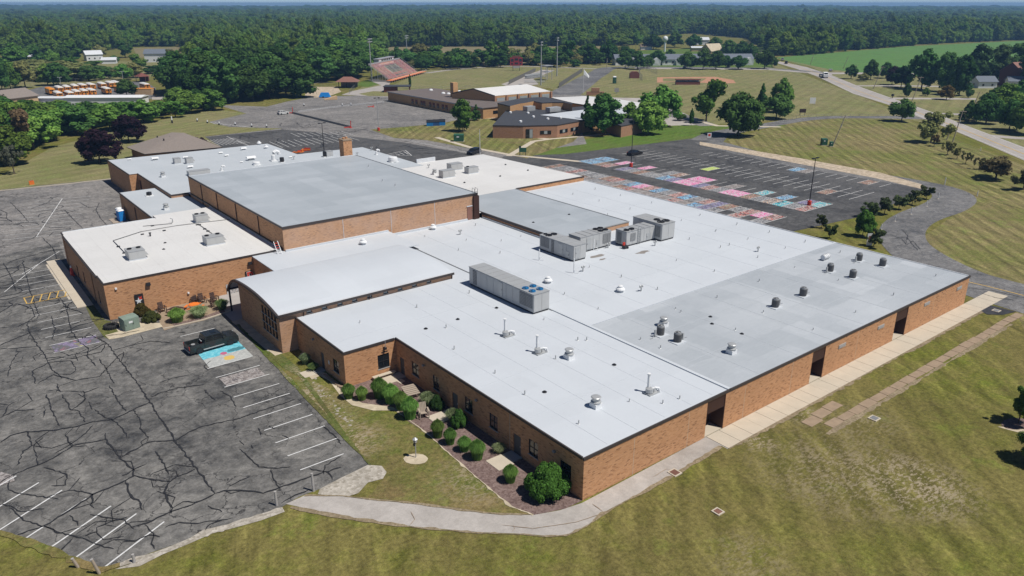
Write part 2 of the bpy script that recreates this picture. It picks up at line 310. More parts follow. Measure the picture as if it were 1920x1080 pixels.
L1, L2, L3, L4, L5, L6 = .006, .014, .022, .030, .038, .046
ZL = .058
# lawns whose mowing runs another way
sheet('lawn', P((1345, 268), (1500, 224), (1560, 221), (1700, 222), (1760, 250), (1925, 312), (2300, 420), (2400, 720), (1930, 640), (1880, 527), (1830, 512), (1765, 485), (1730, 445), (1790, 402), (1830, 372), (1790, 352), (1640, 322), (1450, 295)), L1, 'lawn_mow')
sheet('lawn', P((735, 160), (800, 132), (1080, 122), (1450, 118), (1780, 245), (1690, 219), (1560, 217), (1500, 222), (1340, 234), (1200, 215), (1100, 200), (1030, 165), (760, 168), (655, 178), (700, 150)), L1, 'lawn_tan')
sheet('lawn', P((0, 356), (215, 335), (400, 275), (385, 255), (530, 242), (465, 213), (400, 204), (270, 232), (100, 275), (0, 330), (-300, 400)), L1, 'lawn_tan')
sheet('lawn', P((985, 298), (1075, 265), (1200, 245), (1300, 230), (1345, 235), (1480, 235), (1400, 244), (1335, 256), (1100, 286)), L2, 'lawn_green')
sheet('crop_field', P((1455, 108), (1560, 99), (1700, 87), (1905, 77), (2250, 62), (2300, 130), (1900, 150), (1600, 138), (1500, 121)), L2, 'crop')
sheet('hay_field', P((724, 88), (1150, 87), (1200, 100), (1150, 112), (950, 124), (760, 120), (722, 108)), L1, 'field')
sheet('hay_field', P((250, 90), (350, 88), (352, 106), (258, 108)), L1, 'field')
sheet('meadow', P((40, 118), (340, 114), (345, 135), (250, 150), (0, 170), (-200, 190), (-200, 160)), L1, 'lawn_tan')
sheet('meadow', P((1200, 95), (1440, 85), (1450, 128), (1190, 126)), L1, 'lawn_green')
sheet('lawn', P((1470, 112), (1560, 131), (1640, 138), (1920, 165), (2100, 300), (1900, 280), (1700, 215), (1600, 162), (1520, 125)), L2, 'lawn_tan')
# asphalt
WEST = P((-500, 800), (0, 998), (188, 1070), (530, 950), (560, 932), (600, 917), (693, 871), (640, 812), (445, 612), (432, 604))+[(-9, 60), (-3, 64), (-3, 100), (-1.5, 150)]+P((213, 334), (0, 356), (-700, 425))
sheet('parking_lot', WEST, L2, 'asph_west')
FARW = [(-22.3, 98), (-8, 98), (-1.5, 150)]+P((213, 335), (0, 357), (-700, 426), (-500, 480), (0, 480), (110, 455))
sheet('parking_lot', FARW, L3, 'asph_far')
sheet('parking_lot', P((408, 197), (500, 200), (540, 190), (590, 181), (740, 178), (760, 190), (925, 222), (1090, 245), (1100, 270), (945, 290))+[(95, 118), (84, 88), (74, 60), (20, 90), (20, 160)]+P((415, 276), (385, 256), (530, 241), (430, 238), (390, 229), (462, 213)), L2, 'asph_far')
sheet('parking_lot', P((385, 257), (530, 243), (610, 250), (760, 268), (900, 292))+[(60, 111), (52, 140), (36, 160), (10, 170)]+P((415, 276)), L3, 'asph_dark')
LOT = P((945, 293), (1060, 289), (1320, 257), (1345, 270), (1500, 300), (1640, 325), (1748, 354), (1620, 405), (1488, 434))+[(72, 32), (72, 112)]
sheet('parking_lot', LOT, L4, 'asph_dark')
def drive(name, l, w, z, mat):
    q = [Vector(G(*p)) for p in l]; ww = w if isinstance(w, list) else [w]*len(q)
    for _ in range(2):
        q2 = [q[0]]; w2 = [ww[0]]
        for a, b, c_, d_ in zip(q, q[1:], ww, ww[1:]): q2 += [a.lerp(b, .25), a.lerp(b, .75)]; w2 += [c_*.75+d_*.25, c_*.25+d_*.75]
        q2.append(q[-1]); w2.append(ww[-1]); q, ww = q2, w2
    m_ = MB(); vs = []
    for i_, p in enumerate(q):
        t = (q[min(i_+1, len(q)-1)]-q[max(i_-1, 0)]).normalized(); n = Vector((-t.y, t.x))*ww[i_]/2; vs += [(*(p+n), z), (*(p-n), z)]
    k = _lvl.get(z, 0); _lvl[z] = k+1; vs = [(a, b, c+.0007*k) for a, b, c in vs]
    return m_.add(vs, [(2*i_, 2*i_+1, 2*i_+3, 2*i_+2) for i_ in range(len(q)-1)]).build(name, M[mat], kind='structure')
drive('driveway', [(1325, 266), (1450, 300), (1600, 325), (1700, 341), (1770, 355), (1795, 371), (1770, 390), (1722, 405), (1692, 425), (1690, 452), (1725, 482), (1790, 520), (1870, 545), (1960, 570), (2150, 620), (2500, 720)], [9, 8.5, 8.5, 8.5, 8.5, 8.5, 8, 7.5, 7.5, 7.8, 9, 11, 12, 13, 13, 13], L5, 'asph_drive')
drive('driveway', [(1325, 264), (1345, 250), (1420, 238), (1500, 224), (1560, 219.5), (1640, 220), (1725, 220)], [10, 8, 6.5, 6, 5.5, 6, 10], L4, 'asph_drive')
drive('driveway', [(1330, 236), (1260, 213), (1180, 197), (1100, 184), (1045, 178), (1000, 176)], [7, 9, 12, 14, 14, 10], L4, 'asph_far')
drive('driveway', [(1055, 178), (1075, 166), (1105, 146), (1125, 136), (1135, 128), (1165, 126), (1240, 126), (1330, 127), (1440, 128), (1545, 136)], [16, 15, 13, 12, 12, 9, 8, 8, 7, 6], L5, 'asph_drive')
drive('driveway', [(1135, 130), (1070, 127), (960, 123), (850, 130), (800, 137)], 4, L3, 'road')
sheet('school_roof_apron', P((1012, 180), (1200, 184), (1262, 203), (1330, 234), (1240, 236), (1180, 222), (1100, 203)), L3, 'path')
ROAD = P((1385, 88), (1417, 100), (1453, 113), (1513, 126), (1557, 140), (1613, 163), (1680, 187), (1747, 210), (1813, 236), (1925, 278), (2300, 425), (2300, 460), (1925, 303), (1777, 240), (1717, 217), (1680, 201), (1600, 176), (1533, 144), (1493, 129), (1445, 115), (1405, 100), (1375, 89))
sheet('road', ROAD, L4, 'road')
for nm, pts in (('side_road', [(1540, 136), (1640, 136), (1760, 138), (1900, 150), (1900, 152), (1760, 141), (1640, 139), (1550, 139)]),
                ('house_drive', [(1590, 160), (1700, 160), (1760, 161), (1760, 163), (1700, 162), (1594, 162)]), ('house_drive', [(1662, 183), (1830, 184), (1830, 187), (1670, 186)]),
                ('house_drive', [(1738, 211), (1805, 213), (1805, 216), (1750, 215)]), ('house_drive', [(1850, 252), (1925, 258), (1925, 262), (1862, 258)]),
                ('school_road', [(1190, 126), (1440, 127), (1560, 139), (1560, 141), (1440, 131), (1190, 129)])):
    sheet(nm, P(*pts), L3, 'road')
# road paint
def stripe(mb, a, b, w, z=.058):
    a, b = Vector(a), Vector(b); n = (b-a).normalized(); n = Vector((-n.y, n.x))*w/2
    mb.quad((a.x-n.x, a.y-n.y, z), (b.x-n.x, b.y-n.y, z), (b.x+n.x, b.y+n.y, z), (a.x+n.x, a.y+n.y, z))
def pstripe(mb, pts, w, z=.058):
    q = [G(*p) for p in pts]
    for a, b in zip(q, q[1:]): stripe(mb, a, b, w, z)
mb = MB(); pstripe(mb, [(1925, 291), (1795, 239), (1700, 203), (1607, 170), (1545, 142), (1473, 118), (1437, 108)], .35, ZL); mb.build('centre_line', M['yline'], kind='structure')
mb = MB(); pstripe(mb, [(1925, 300), (1777, 238.5), (1680, 199), (1600, 174.5), (1533, 143)], .2, ZL); pstripe(mb, [(1925, 280), (1747, 211), (1613, 164), (1513, 127)], .2, ZL); mb.build('edge_lines', M['line'], kind='structure')
mb = MB(); pstripe(mb, [(1815, 529), (1850, 537), (1925, 556), (2200, 625)], .22, .058); mb.build('centre_line', M['yline'], kind='structure')
# west lot paint
mb = MB(); Z = .058
for k in range(10): y = 18.9+2.86*k; stripe(mb, (-16.85, y), (-11.8 if k else -12.6, y), .13, Z)
stripe(mb, (-16.6, 55.9), (-12.4, 55.9), .13, Z)
for k, (a, b) in enumerate([((-33.6, 15.9), (-28.5, 18.8)), ((-34.9, 18.5), (-30, 21.3)), ((-36.3, 20.9), (-31.4, 23.7)), ((-37.7, 23.3), (-32.8, 26.1)), ((-39.1, 25.8), (-34.2, 28.7)), ((-40.5, 28.3), (-35.6, 31.2)), ((-41.9, 30.8), (-37, 33.6)), ((-43.3, 33.3), (-38.4, 36.1))]): stripe(mb, a, b, .15, Z)
for y in [60.3, 63, 66, 69.2, 72.1, 75.1, 77.9, 80.9, 83.6, 86.7, 89.8, 92.6, 95.4]:
    if y not in (80.9, 83.6): stripe(mb, (-30, y), (-24.8, y), .12, Z)
stripe(mb, (-29, 95.3), (-22.2, 105), .12, Z); stripe(mb, (-26, 99.5), (-32, 88), .12, Z)
stripe(mb, (-23.9, 117.2), (-15, 146.6), .16, Z)
for k in range(11):
    t = k/10; cx, cy = -23.9+8.9*t, 117.2+29.4*t; stripe(mb, (cx-5.2, cy+1.5), (cx+5.2, cy-1.5), .12, Z)
for k in range(3): stripe(mb, (-42-2*k, 98+5*k), (-36-2*k, 99+5*k), .13, Z)
mb.build('parking_lines', M['line'], kind='structure')
mb = MB()
for y in (80.6, 83.6): stripe(mb, (-30.1, y), (-24.6, y), .16, Z+.004)
stripe(mb, (-30.1, 80.5), (-30.1, 83.7), .16, Z+.004); stripe(mb, (-24.6, 79.5), (-24.6, 83.7), .16, Z+.004)
for k in range(5): stripe(mb, (-29.6+k*1.05, 80.7), (-28.9+k*1.05, 83.5), .15, Z+.008)
mb.build('yellow_hatching', M['yline'], kind='structure')
# lot 2 paint and painted stalls
def mural(name, cols, seed, sc=1.3, cut=.5):
    m = N(name); v = m.pos(); n = m.noise(m.mapv(v, (1, 1, 1), 0, (seed*13.1, seed*7.7, 0)), sc, 3, .6, 1.5)
    k = len(cols); c = m.ramp(n, [(.28+.44*i/k, cc) for i, cc in enumerate(cols)], 'CONSTANT')
    w = m.ramp(m.noise(v, 3.2, 4, .7), [(.48, 0), (.64, 1)]); c = m.n('HueSaturation', Saturation=1.35, Color=c).outputs[0]; c = m.mix(m.math('MULTIPLY', w, .45), c, (.10, .10, .105)); return m.done(c, .85)
PAL = [[(.08, .08, .09), (.40, .40, .40), (.10, .10, .11), (.50, .48, .45)], [(.62, .12, .28), (.70, .35, .50), (.60, .55, .58), (.45, .06, .12)], [(.10, .30, .55), (.40, .55, .65), (.08, .10, .16), (.55, .55, .55)],
       [(.45, .06, .05), (.55, .45, .42), (.12, .11, .11), (.5, .12, .1)], [(.30, .55, .52), (.10, .35, .42), (.55, .56, .54), (.10, .10, .11)], [(.48, .45, .36), (.14, .13, .12), (.35, .22, .18), (.55, .52, .48)],
       [(.12, .12, .22), (.35, .33, .45), (.10, .10, .11), (.5, .45, .5)], [(.62, .30, .15), (.5, .5, .48), (.15, .13, .12), (.5, .35, .3)], [(.13, .12, .12), (.22, .20, .19), (.35, .33, .32), (.12, .11, .11)], [(.42, .55, .16), (.5, .58, .3), (.45, .52, .2), (.6, .6, .5)]]
for i, c in enumerate(PAL): M['mural%d' % i] = mural('mural_paint_%d' % i, c, i)
mb = MB(); ys = [41.9+2.672*k for k in range(27)]
for i, y in enumerate(ys):
    if i < 26: stripe(mb, (85, y), (94, y), .14, ZL); stripe(mb, (100.1, y), (110.6, y), .14, ZL)
    if i < 26: stripe(mb, (117, y), (127.6, y), .14, ZL)
    if i < 20: stripe(mb, (133.6, y+2), (138.9, y+2), .14, ZL)
stripe(mb, (122.4, 41.9), (122.4, 108), .14, ZL)
mb.build('parking_lines', M['line'], kind='structure')
rnd = random.Random(5)
blk = [8, 0, 3, 1, 3, 0, 2, 3, 2, 5, 3, 0, 2, 5, 0, 0, 5, 0, 8, 0, 3, 0, 8, 5, 3]
def stall(x0, x1, y, k): MB().poly([(x0, y+.12), (x1, y+.12), (x1, y+2.55), (x0, y+2.55)], ZL-.006).build('painted_stall', M['mural%d' % k], kind='structure')
for i in range(25):
    stall(89.2, 93.8, ys[i], [3, 1, 3, 0, 5, 6, 3, 0, 2, 3, 0, 2, 3, 1, 2, 0, 3, 5, 0, 0, 0, 3, 0, 0, 5][i])
    if i % 2 == 0 or i > 3: stall(84.3, 88.9, ys[i], [0, 5, 3, 8, 0, 6, 2, 8, 3, 8, 8, 8, 8, 3, 5, 8, 8, 0, 8, 5, 0, 3, 8, 0, 5][i])
    if i not in (20,): stall(100.2, 105.2, ys[i], [3, 0, 4, 7, 0, 5, 1, 1, 0, 3, 6, 1, 1, 6, 2, 0, 0, 5, 0, 6, 4, 3, 5, 2, 2][i])
    if i in (0, 1, 3, 5, 8, 11, 12, 14, 15, 18, 21, 23, 24): stall(105.5, 110.4, ys[i], [4, 6, 2, 2, 2, 4, 4, 5, 8, 8, 7, 1, 1, 6, 5, 0, 0, 0, 1, 1, 0, 1, 0, 2, 2][i])
stall(117.2, 122.2, ys[14], 9); stall(117.2, 122.3, ys[2], 5)
stall(133.7, 138.7, ys[7]+2, 8); stall(133.7, 138.7, ys[8]+2, 2); stall(133.7, 138.7, ys[1]+2, 5)
mb = MB()
for k in range(13): pstripe(mb, [(505+k*11.5, 266-k*1.0), (530+k*12, 277-k*1.1)], .16, ZL)
for k in range(9): pstripe(mb, [(545+k*12, 250-k*.4), (562+k*12.5, 257-k*.5)], .16, ZL)
for k in range(12): pstripe(mb, [(752+k*11, 262+k*2.3), (776+k*11, 264+k*2.3)], .2, ZL)
for k in range(8): pstripe(mb, [(394+k*9, 229+k*1.2), (404+k*9.5, 233+k*.9)], .18, ZL)
for k in range(9): pstripe(mb, [(388+k*6, 263-k*.5), (412+k*7, 273-k*.6)], .16, ZL)
pstripe(mb, [(425, 256), (470, 275)], .2, ZL); pstripe(mb, [(722, 291), (760, 282), (772, 292), (722, 291)], .2, ZL)
for k in range(4): pstripe(mb, [(733+k*8, 290.5-k*2), (742+k*8, 291.5-k*.6)], .2, ZL)
mb.build('parking_lines', M['line'], kind='structure')
# the two stalls painted with pictures beside the truck and the fainter one below the west wing
m = N('beach_mural'); p = m.n('SeparateXYZ', _0=m.pos()); t = m.math('ADD', p.outputs[1], m.math('MULTIPLY', m.noise(m.pos(), .8, 3), .5))
nz = m.noise(m.pos(), 2.4, 4, .7); sea = m.mix(m.ramp(nz, [(.45, 0), (.6, 1)]), (.10, .42, .52), (.22, .55, .62)); snd = m.mix(m.ramp(nz, [(.4, 0), (.6, 1)]), (.36, .37, .36), (.46, .47, .45))
c = m.mix(m.math('GREATER_THAN', t, 47.55), snd, sea)
def blob(c, x, y, r, col, sx=1):
    dd = m.n('VectorMath', {'operation': 'DISTANCE'}, _0=m.mapv(m.pos(), (1/sx, 1, 1)), _1=(x/sx, y, 0)).outputs['Value']
    return m.mix(m.math('LESS_THAN', m.math('ADD', dd, m.math('MULTIPLY', nz, .5)), r+.25), c, col)
c = blob(c, -13.9, 46.0, .62, (.60, .42, .12)); c = blob(c, -14.0, 47.6, .42, (.45, .12, .20)); c = blob(c, -12.4, 47.9, .5, (.06, .20, .24), 2.2); M['beach'] = m.done(c, .85)
sheet('painted_stall', [(-16.6, 44.6), (-11.5, 44.6), (-11.4, 50.4), (-16.4, 50.4)], Z-.005, 'beach')
m = N('faded_mural'); nz = m.noise(m.pos(), .45, 3, .5, 1); M['faded'] = m.done(m.mix(m.math('MULTIPLY', m.ramp(m.noise(m.pos(), 2, 4, .7), [(.4, .9), (.6, .2)]), .9), (.10, .10, .11), m.ramp(nz, [(.3, (.42, .16, .20)), (.42, (.16, .16, .17)), (.5, (.30, .24, .38)), (.6, (.42, .40, .14))], 'CONSTANT')), .85)
sheet('painted_stall', [(-29.8, 60.4), (-24.9, 60.4), (-24.9, 62.9), (-29.8, 62.9)], Z-.005, 'faded')
sheet('painted_stall', P((0, 912), (0, 885), (24, 892), (28, 902)), Z-.005, 'mural8')
stall_b = sheet('painted_stall', [(-16.6, 39.0), (-12.2, 39.0), (-12.2, 41.4), (-16.6, 41.4)], Z-.005, 'mural8')
# tarred cracks, traced
def q3(ox, oy, l): return [(ox+x/3, oy+y/3) for x, y in l]
CR = [q3(0, 720, l) for l in ([(775, 0), (835, 90), (985, 320), (1100, 470), (1180, 575), (1210, 620)], [(1210, 620), (1080, 680), (950, 725), (860, 770), (750, 805)], [(1210, 620), (1260, 600), (1340, 600), (1480, 615), (1600, 575), (1760, 520), (1920, 470)],
    [(985, 320), (1060, 275), (1140, 240), (1330, 200), (1460, 155), (1660, 90)], [(985, 320), (900, 322), (830, 330), (760, 370), (680, 415)], [(0, 330), (60, 290), (150, 270), (280, 265), (440, 240), (520, 215), (640, 200), (750, 145), (835, 110)], [(850, 75), (910, 50), (1000, 25), (1150, 5)],
    [(0, 560), (100, 500), (210, 460), (300, 420), (410, 350), (500, 330), (590, 315)], [(590, 280), (600, 320), (680, 420), (755, 490), (750, 520), (640, 575), (520, 625), (400, 710), (250, 800), (100, 850)], [(755, 515), (850, 540), (960, 550), (1000, 525), (1100, 480)], [(960, 550), (920, 610), (970, 700), (965, 730)],
    [(705, 545), (740, 640), (790, 665), (800, 710)], [(875, 380), (910, 430), (950, 510)], [(260, 60), (290, 140), (335, 235)], [(350, 60), (380, 110), (400, 150), (440, 150), (480, 215)], [(615, 10), (660, 90), (710, 155)], [(750, 150), (790, 200), (790, 250), (835, 300), (825, 330)], [(535, 145), (580, 185), (640, 205), (700, 260), (712, 305)],
    [(1350, 365), (1400, 410), (1455, 470), (1560, 475), (1640, 468)], [(1525, 480), (1545, 540), (1575, 590)], [(640, 930), (540, 905), (480, 880), (400, 850), (330, 840), (280, 810), (130, 770), (60, 700)], [(330, 950), (410, 870)], [(820, 790), (870, 860), (855, 900), (870, 930)], [(510, 735), (600, 755), (700, 770), (755, 820)],
    [(690, 890), (760, 885), (840, 850), (900, 862)], [(0, 190), (90, 150), (200, 148)], [(20, 180), (50, 120), (100, 98)], [(930, 805), (1010, 780), (1100, 790), (1180, 772), (1250, 770), (1310, 755)], [(1820, 510), (1830, 460), (1920, 410)], [(1740, 480), (1800, 490), (1850, 500), (1870, 540)], [(1820, 240), (1880, 290), (1920, 340)],
    [(1450, 250), (1468, 290)], [(1590, 290), (1625, 310)], [(1350, 320), (1375, 345)], [(1410, 345), (1425, 365)], [(1510, 240), (1550, 255)], [(60, 540), (45, 600), (150, 625), (260, 640), (330, 650)], [(0, 680), (60, 690), (120, 720), (250, 705)], [(390, 600), (460, 605), (520, 625), (515, 680), (530, 700)], [(250, 470), (330, 495), (380, 510), (370, 570), (290, 575)],
    [(1150, 35), (1180, 70), (1210, 90)], [(1240, 40), (1290, 70), (1330, 130)], [(1290, 575), (1350, 545), (1410, 522)], [(1165, 690), (1200, 700), (1250, 722)], [(970, 700), (1030, 665), (1110, 665)], [(395, 740), (430, 780), (440, 800)], [(480, 855), (540, 835), (545, 810), (650, 770), (715, 750)], [(310, 390), (400, 340), (470, 290), (525, 235)], [(180, 350), (165, 300), (150, 270)], [(210, 460), (205, 390), (190, 350), (245, 300)], [(100, 460), (130, 380), (200, 340)],
    [(1150, 825), (1180, 790), (1250, 770)], [(1580, 670), (1640, 640), (1740, 595)], [(690, 520), (760, 480), (830, 450)], [(370, 275), (385, 330), (410, 345)], [(500, 100), (520, 145)], [(430, 270), (450, 240)], [(240, 190), (260, 145)], [(470, 40), (480, 90), (430, 130), (405, 150)], [(320, 0), (340, 45), (400, 40), (480, 50), (560, 20)])]
CR += [q3(0, 360, l) for l in ([(600, 850), (660, 930), (700, 980), (760, 1060), (775, 1080)], [(0, 765), (100, 760), (150, 735), (200, 700), (170, 640)], [(150, 740), (170, 800), (210, 860), (240, 900), (270, 950), (390, 920), (500, 900), (600, 850)], [(0, 885), (100, 880), (210, 870)], [(130, 400), (170, 560), (200, 650), (225, 700)], [(360, 100), (410, 150), (470, 210)], [(560, 60), (540, 100), (560, 140), (600, 190)],
    [(300, 560), (340, 600), (370, 640), (400, 780), (450, 850), (500, 880), (490, 920), (540, 980)], [(100, 905), (60, 970), (45, 1040)], [(640, 890), (740, 865), (850, 840), (960, 850)], [(765, 905), (800, 880)], [(200, 1080), (180, 1010), (280, 960), (400, 950), (430, 1000), (400, 1025), (330, 1025)], [(600, 850), (570, 900), (400, 940)], [(20, 400), (60, 470), (90, 560)], [(160, 170), (120, 120), (60, 60)], [(240, 260), (300, 320), (330, 400)], [(660, 930), (700, 900), (680, 960)],
    [(0, 100), (40, 120), (35, 150), (70, 170)], [(450, 60), (500, 90), (560, 80)], [(240, 940), (330, 930), (440, 940)], [(900, 1075), (970, 1050), (1060, 1030)], [(1165, 1000), (1150, 980), (1190, 950)], [(460, 830), (500, 800), (560, 830), (600, 850)], [(270, 950), (290, 1000), (350, 1050)], [(1000, 795), (1040, 790)], [(290, 700), (310, 780), (290, 830)], [(210, 1080), (300, 1030), (430, 1060), (560, 1040), (660, 930)], [(640, 1080), (600, 1000), (560, 940)], [(510, 880), (560, 860)], [(1140, 700), (1120, 690), (1130, 720)])]
rnd = random.Random(11); mb = MB()
def ribbon(pts, w, jit=None):
    jit = (.09 if w > .08 else .02) if jit is None else jit
    out = []
    for a, b in zip(pts, pts[1:]):
        a, b = Vector(a), Vector(b); n = max(1, int((b-a).length/.35)); pr = Vector((-(b-a).y, (b-a).x)).normalized()
        for k in range(n): out.append(a.lerp(b, k/n)+pr*rnd.uniform(-jit, jit))
    out.append(Vector(pts[-1])); L = []
    for i, p in enumerate(out):
        t = (out[min(i+1, len(out)-1)]-out[max(i-1, 0)]); t = t.normalized() if t.length > 0 else Vector((1, 0)); nn = Vector((-t.y, t.x)); ww = w*rnd.uniform(.45, 1.3)/2*(0.35 if i in (0, len(out)-1) else 1)
        L.append((p+nn*ww, p-nn*ww))
    vs = []; fs = []
    for a, b in L: vs += [(a.x, a.y, 0), (b.x, b.y, 0)]
    for i in range(len(L)-1): fs.append((2*i, 2*i+1, 2*i+3, 2*i+2))
    mb.add([(x, y, .064) for x, y, _ in vs], fs)
for i, l in enumerate(CR):
    pts = [G(*p) for p in l]; ribbon(pts, .17 if i < 12 else .125)
    for k in range(1, len(pts)-1):
        if rnd.random() < .3:
            a = rnd.uniform(0, 6.28); r = rnd.uniform(.8, 2.2); p = Vector(pts[k]); ribbon([p, p+Vector((math.cos(a), math.sin(a)))*r, p+Vector((math.cos(a+.5), math.sin(a+.5)))*r*1.8], .08)
for k in range(150):      # shorter wandering repairs further off, both lots west of the school
    x, y = rnd.uniform(-62, -16), rnd.uniform(62, 160)
    if x > -23.5 and y < 100 or x > -24 and y < 75: continue
    a = rnd.choice((0, 1.57, .3))+rnd.uniform(-.5, .5); pts = [Vector((x, y))]
    for j in range(rnd.randint(2, 6)): a += rnd.uniform(-.9, .9); pts.append(pts[-1]+Vector((math.cos(a), math.sin(a)))*rnd.uniform(.8, 2.4))
    ribbon([(p.x, p.y) for p in pts if p.x < -10], .15)if sum(p.x < -10 for p in pts) > 1 else 0
for (x0, x1, y0, y1, n, w) in ((86, 112, 88, 112, 14, .12), (128, 134, 42, 110, 10, .12), (40, 90, 115, 230, 60, .25), (70, 140, 5, 30, 0, .1)):
    for k in range(n):
        p = Vector((rnd.uniform(x0, x1), rnd.uniform(y0, y1))); a = rnd.uniform(0, 6.28); pts = [p]
        for j in range(4): a += rnd.uniform(-.7, .7); pts.append(pts[-1]+Vector((math.cos(a), math.sin(a)))*rnd.uniform(1, 3))
        if all(x > 56 or y > 142 for x, y in [(q.x, q.y) for q in pts]): ribbon([(q.x, q.y) for q in pts], w)
for l in ([(1668, 440), (1690, 448), (1700, 460), (1712, 452), (1725, 468)], [(1672, 448), (1700, 445), (1720, 470)], [(1815, 540), (1860, 545), (1925, 560)], [(1840, 550), (1870, 560), (1900, 562)], [(1690, 430), (1702, 442), (1698, 458)]): ribbon([G(*p) for p in l], .13)
mb.build('crack_sealant', M['tar'], kind='structure')
# paths, beds, gravel
sheet('footpath', P((536, 945), (572, 929), (640, 931), (700, 938), (780, 945), (860, 957), (930, 965), (1000, 966), (1050, 957), (1092, 943))+[(16.3, 0)]+P((1352, 836), (1300, 868), (1240, 903), (1180, 935), (1130, 962), (1100, 986), (1062, 1003), (1030, 1005), (980, 1001), (900, 998), (780, 988), (640, 968)), L2, 'path')
mb = MB()
for l in ([(1110, 945), (1128, 958), (1135, 965)], [(1135, 962), (1080, 980), (1000, 992), (940, 985)], [(962, 985), (965, 992), (960, 998)], [(1225, 895), (1250, 880), (1262, 884)], [(770, 960), (778, 975), (768, 986)]): ribbon([G(*p) for p in l], .05)
mb.build('path_cracks', M['conc_old'], kind='structure')
sheet('mulch_bed', [(0, 0), (0, 30.7), (-6.4, 30.7), (-7, 31.5)]+P((648, 745), (672, 755), (705, 765), (745, 772), (765, 790), (800, 812), (850, 858), (905, 905), (958, 950), (1000, 966), (1060, 954)), L2, 'mulch')
sheet('sand_patch', P((648, 742), (680, 756), (738, 764), (745, 770), (700, 770), (660, 760), (638, 742), (618, 715), (600, 705), (585, 712), (577, 704), (590, 694), (612, 700)), L3, 'sand')
sheet('gravel_patch', P((600, 917), (640, 896), (690, 872), (716, 874), (725, 886), (718, 898), (690, 905), (672, 925), (650, 932), (622, 930), (596, 927)), L3, 'gravel')
sheet('gravel_patch', P((530, 953), (534, 960), (490, 976), (440, 990), (400, 1000), (350, 1022), (305, 1040), (262, 1062), (215, 1068), (250, 1056), (330, 1020), (430, 985)), L3, 'gravel')
sheet('sand_patch', [(*G(780+23*math.cos(a)+random.uniform(-1, 1), 861+10*math.sin(a)),) for a in np.linspace(0, 6.1, 16)], L3, 'sand')
sheet('sand_patch', P((562, 664), (585, 650), (600, 664), (590, 672), (570, 672)), L3, 'sand')
# island by the west wing
sheet('grass_strip', P((155, 562), (168, 556), (175, 572), (196, 600), (208, 603), (225, 620), (205, 637), (195, 632), (172, 600)), L4, 'strip_green')
sheet('sand_patch', P((208, 604), (300, 606), (305, 613), (228, 633), (205, 637), (197, 629), (222, 622)), L5, 'sand')
PAVE = P((310, 615), (300, 600), (440, 560), (436, 585), (405, 593), (350, 603), (322, 612))
sheet('brick_pavement', [(-16.5, 67.2), (-7, 67.2), (-7, 62.9)]+P((430, 584), (383, 601), (326, 614), (308, 620), (300, 607)), L4, 'conc_old')
sheet('mulch_bed', P((428, 577), (432, 584), (383, 600), (328, 612), (322, 608), (380, 594)), L5, 'mulch')
sheet('concrete_apron', [(-8.3, 43.3), (-9.6, 45), (-9.8, 56), (-9.6, 62), (-8, 67.2), (-3, 67.2), (-3, 56), (-8.3, 56)], L4, 'conc_grey')
sheet('concrete_walk', [(-8.2, 56.8), (-3.4, 56.8), (-3.4, 67.2), (-7.8, 67.2), (-9.2, 62.5), (-9.6, 56.8)], L5, 'conc_grey')
sheet('dirt_strip', [(-8.4, 43.3), (-9.4, 43.2), (-9.9, 56.8), (-8.4, 56.8)], L5, 'sand')
sheet('grass_strip', P((430, 607), (446, 608), (530, 690), (560, 705), (640, 812), (650, 815), (560, 690), (533, 668), (455, 606)), L3, 'strip_green')
sheet('lawn', P((560, 700), (585, 712), (640, 742), (705, 770), (745, 775), (800, 815), (905, 908), (995, 967), (930, 963), (780, 942), (690, 932), (718, 900), (690, 868), (640, 812), (530, 690)), L1+.001, 'lawn_yard')
sheet('gravel_median', P((1312, 266), (1500, 297), (1650, 324), (1728, 346), (1740, 353), (1725, 354), (1640, 334), (1480, 304), (1312, 272)), L6+.002, 'gravel_tan')
# walks round the elementary school
def walk(pts, w, mat='conc', z=L4):
    q = [Vector(G(*p)) for p in pts]; m_ = MB()
    for a, b in zip(q, q[1:]): n = (b-a).normalized(); stripe(m_, a-n*w*.3, b+n*w*.3, w, z+.003); z += .0004
    return m_.build('footpath', M[mat], kind='structure')
sheet('lawn', P((694, 243), (760, 238), (830, 231), (852, 226), (925, 222), (1000, 235), (1090, 250), (1075, 266), (988, 297), (940, 288), (880, 278), (800, 263), (740, 259)), L3, 'lawn_mow')
walk([(762, 240), (820, 258), (880, 276), (960, 291), (1110, 305)], 1.7, z=L4); walk([(955, 292), (1000, 265), (1030, 261), (985, 256)], 1.8, z=L4+.002); walk([(1030, 261), (1110, 254), (1180, 247)], 1.6, z=L4+.004)
walk([(1290, 222), (1345, 236), (1460, 238)], 2.2, z=L4); walk([(900, 224), (930, 222)], 3, z=L4)
mb = MB()
sheet('plaza', P((640, 178), (660, 171), (715, 160), (690, 150), (700, 148), (735, 152), (730, 158), (735, 172), (700, 176), (735, 182), (640, 178)), L4, 'road')
sheet('gravel_yard', P((572, 178), (576, 163), (632, 163), (640, 172), (610, 183), (572, 183)), L4, 'gravel_tan')
sheet('lawn', P((672, 176), (700, 171), (735, 172), (738, 181), (690, 180)), L5, 'lawn_tan')
sheet('lawn', P((672, 162), (665, 158), (690, 150), (709, 158), (690, 163)), L5, 'lawn_green')
sheet('infield', P((1232, 145), (1340, 144), (1375, 150), (1380, 156), (1345, 157), (1280, 153), (1232, 155)), L4, 'dirt')
sheet('infield_grass', P((1243, 147), (1325, 147), (1315, 153), (1243, 153)), L5, 'lawn_tan')
sheet('track_surface', P((1000, 148), (1040, 132), (1015, 131), (940, 158), (960, 165), (1010, 158)), L4, 'road')
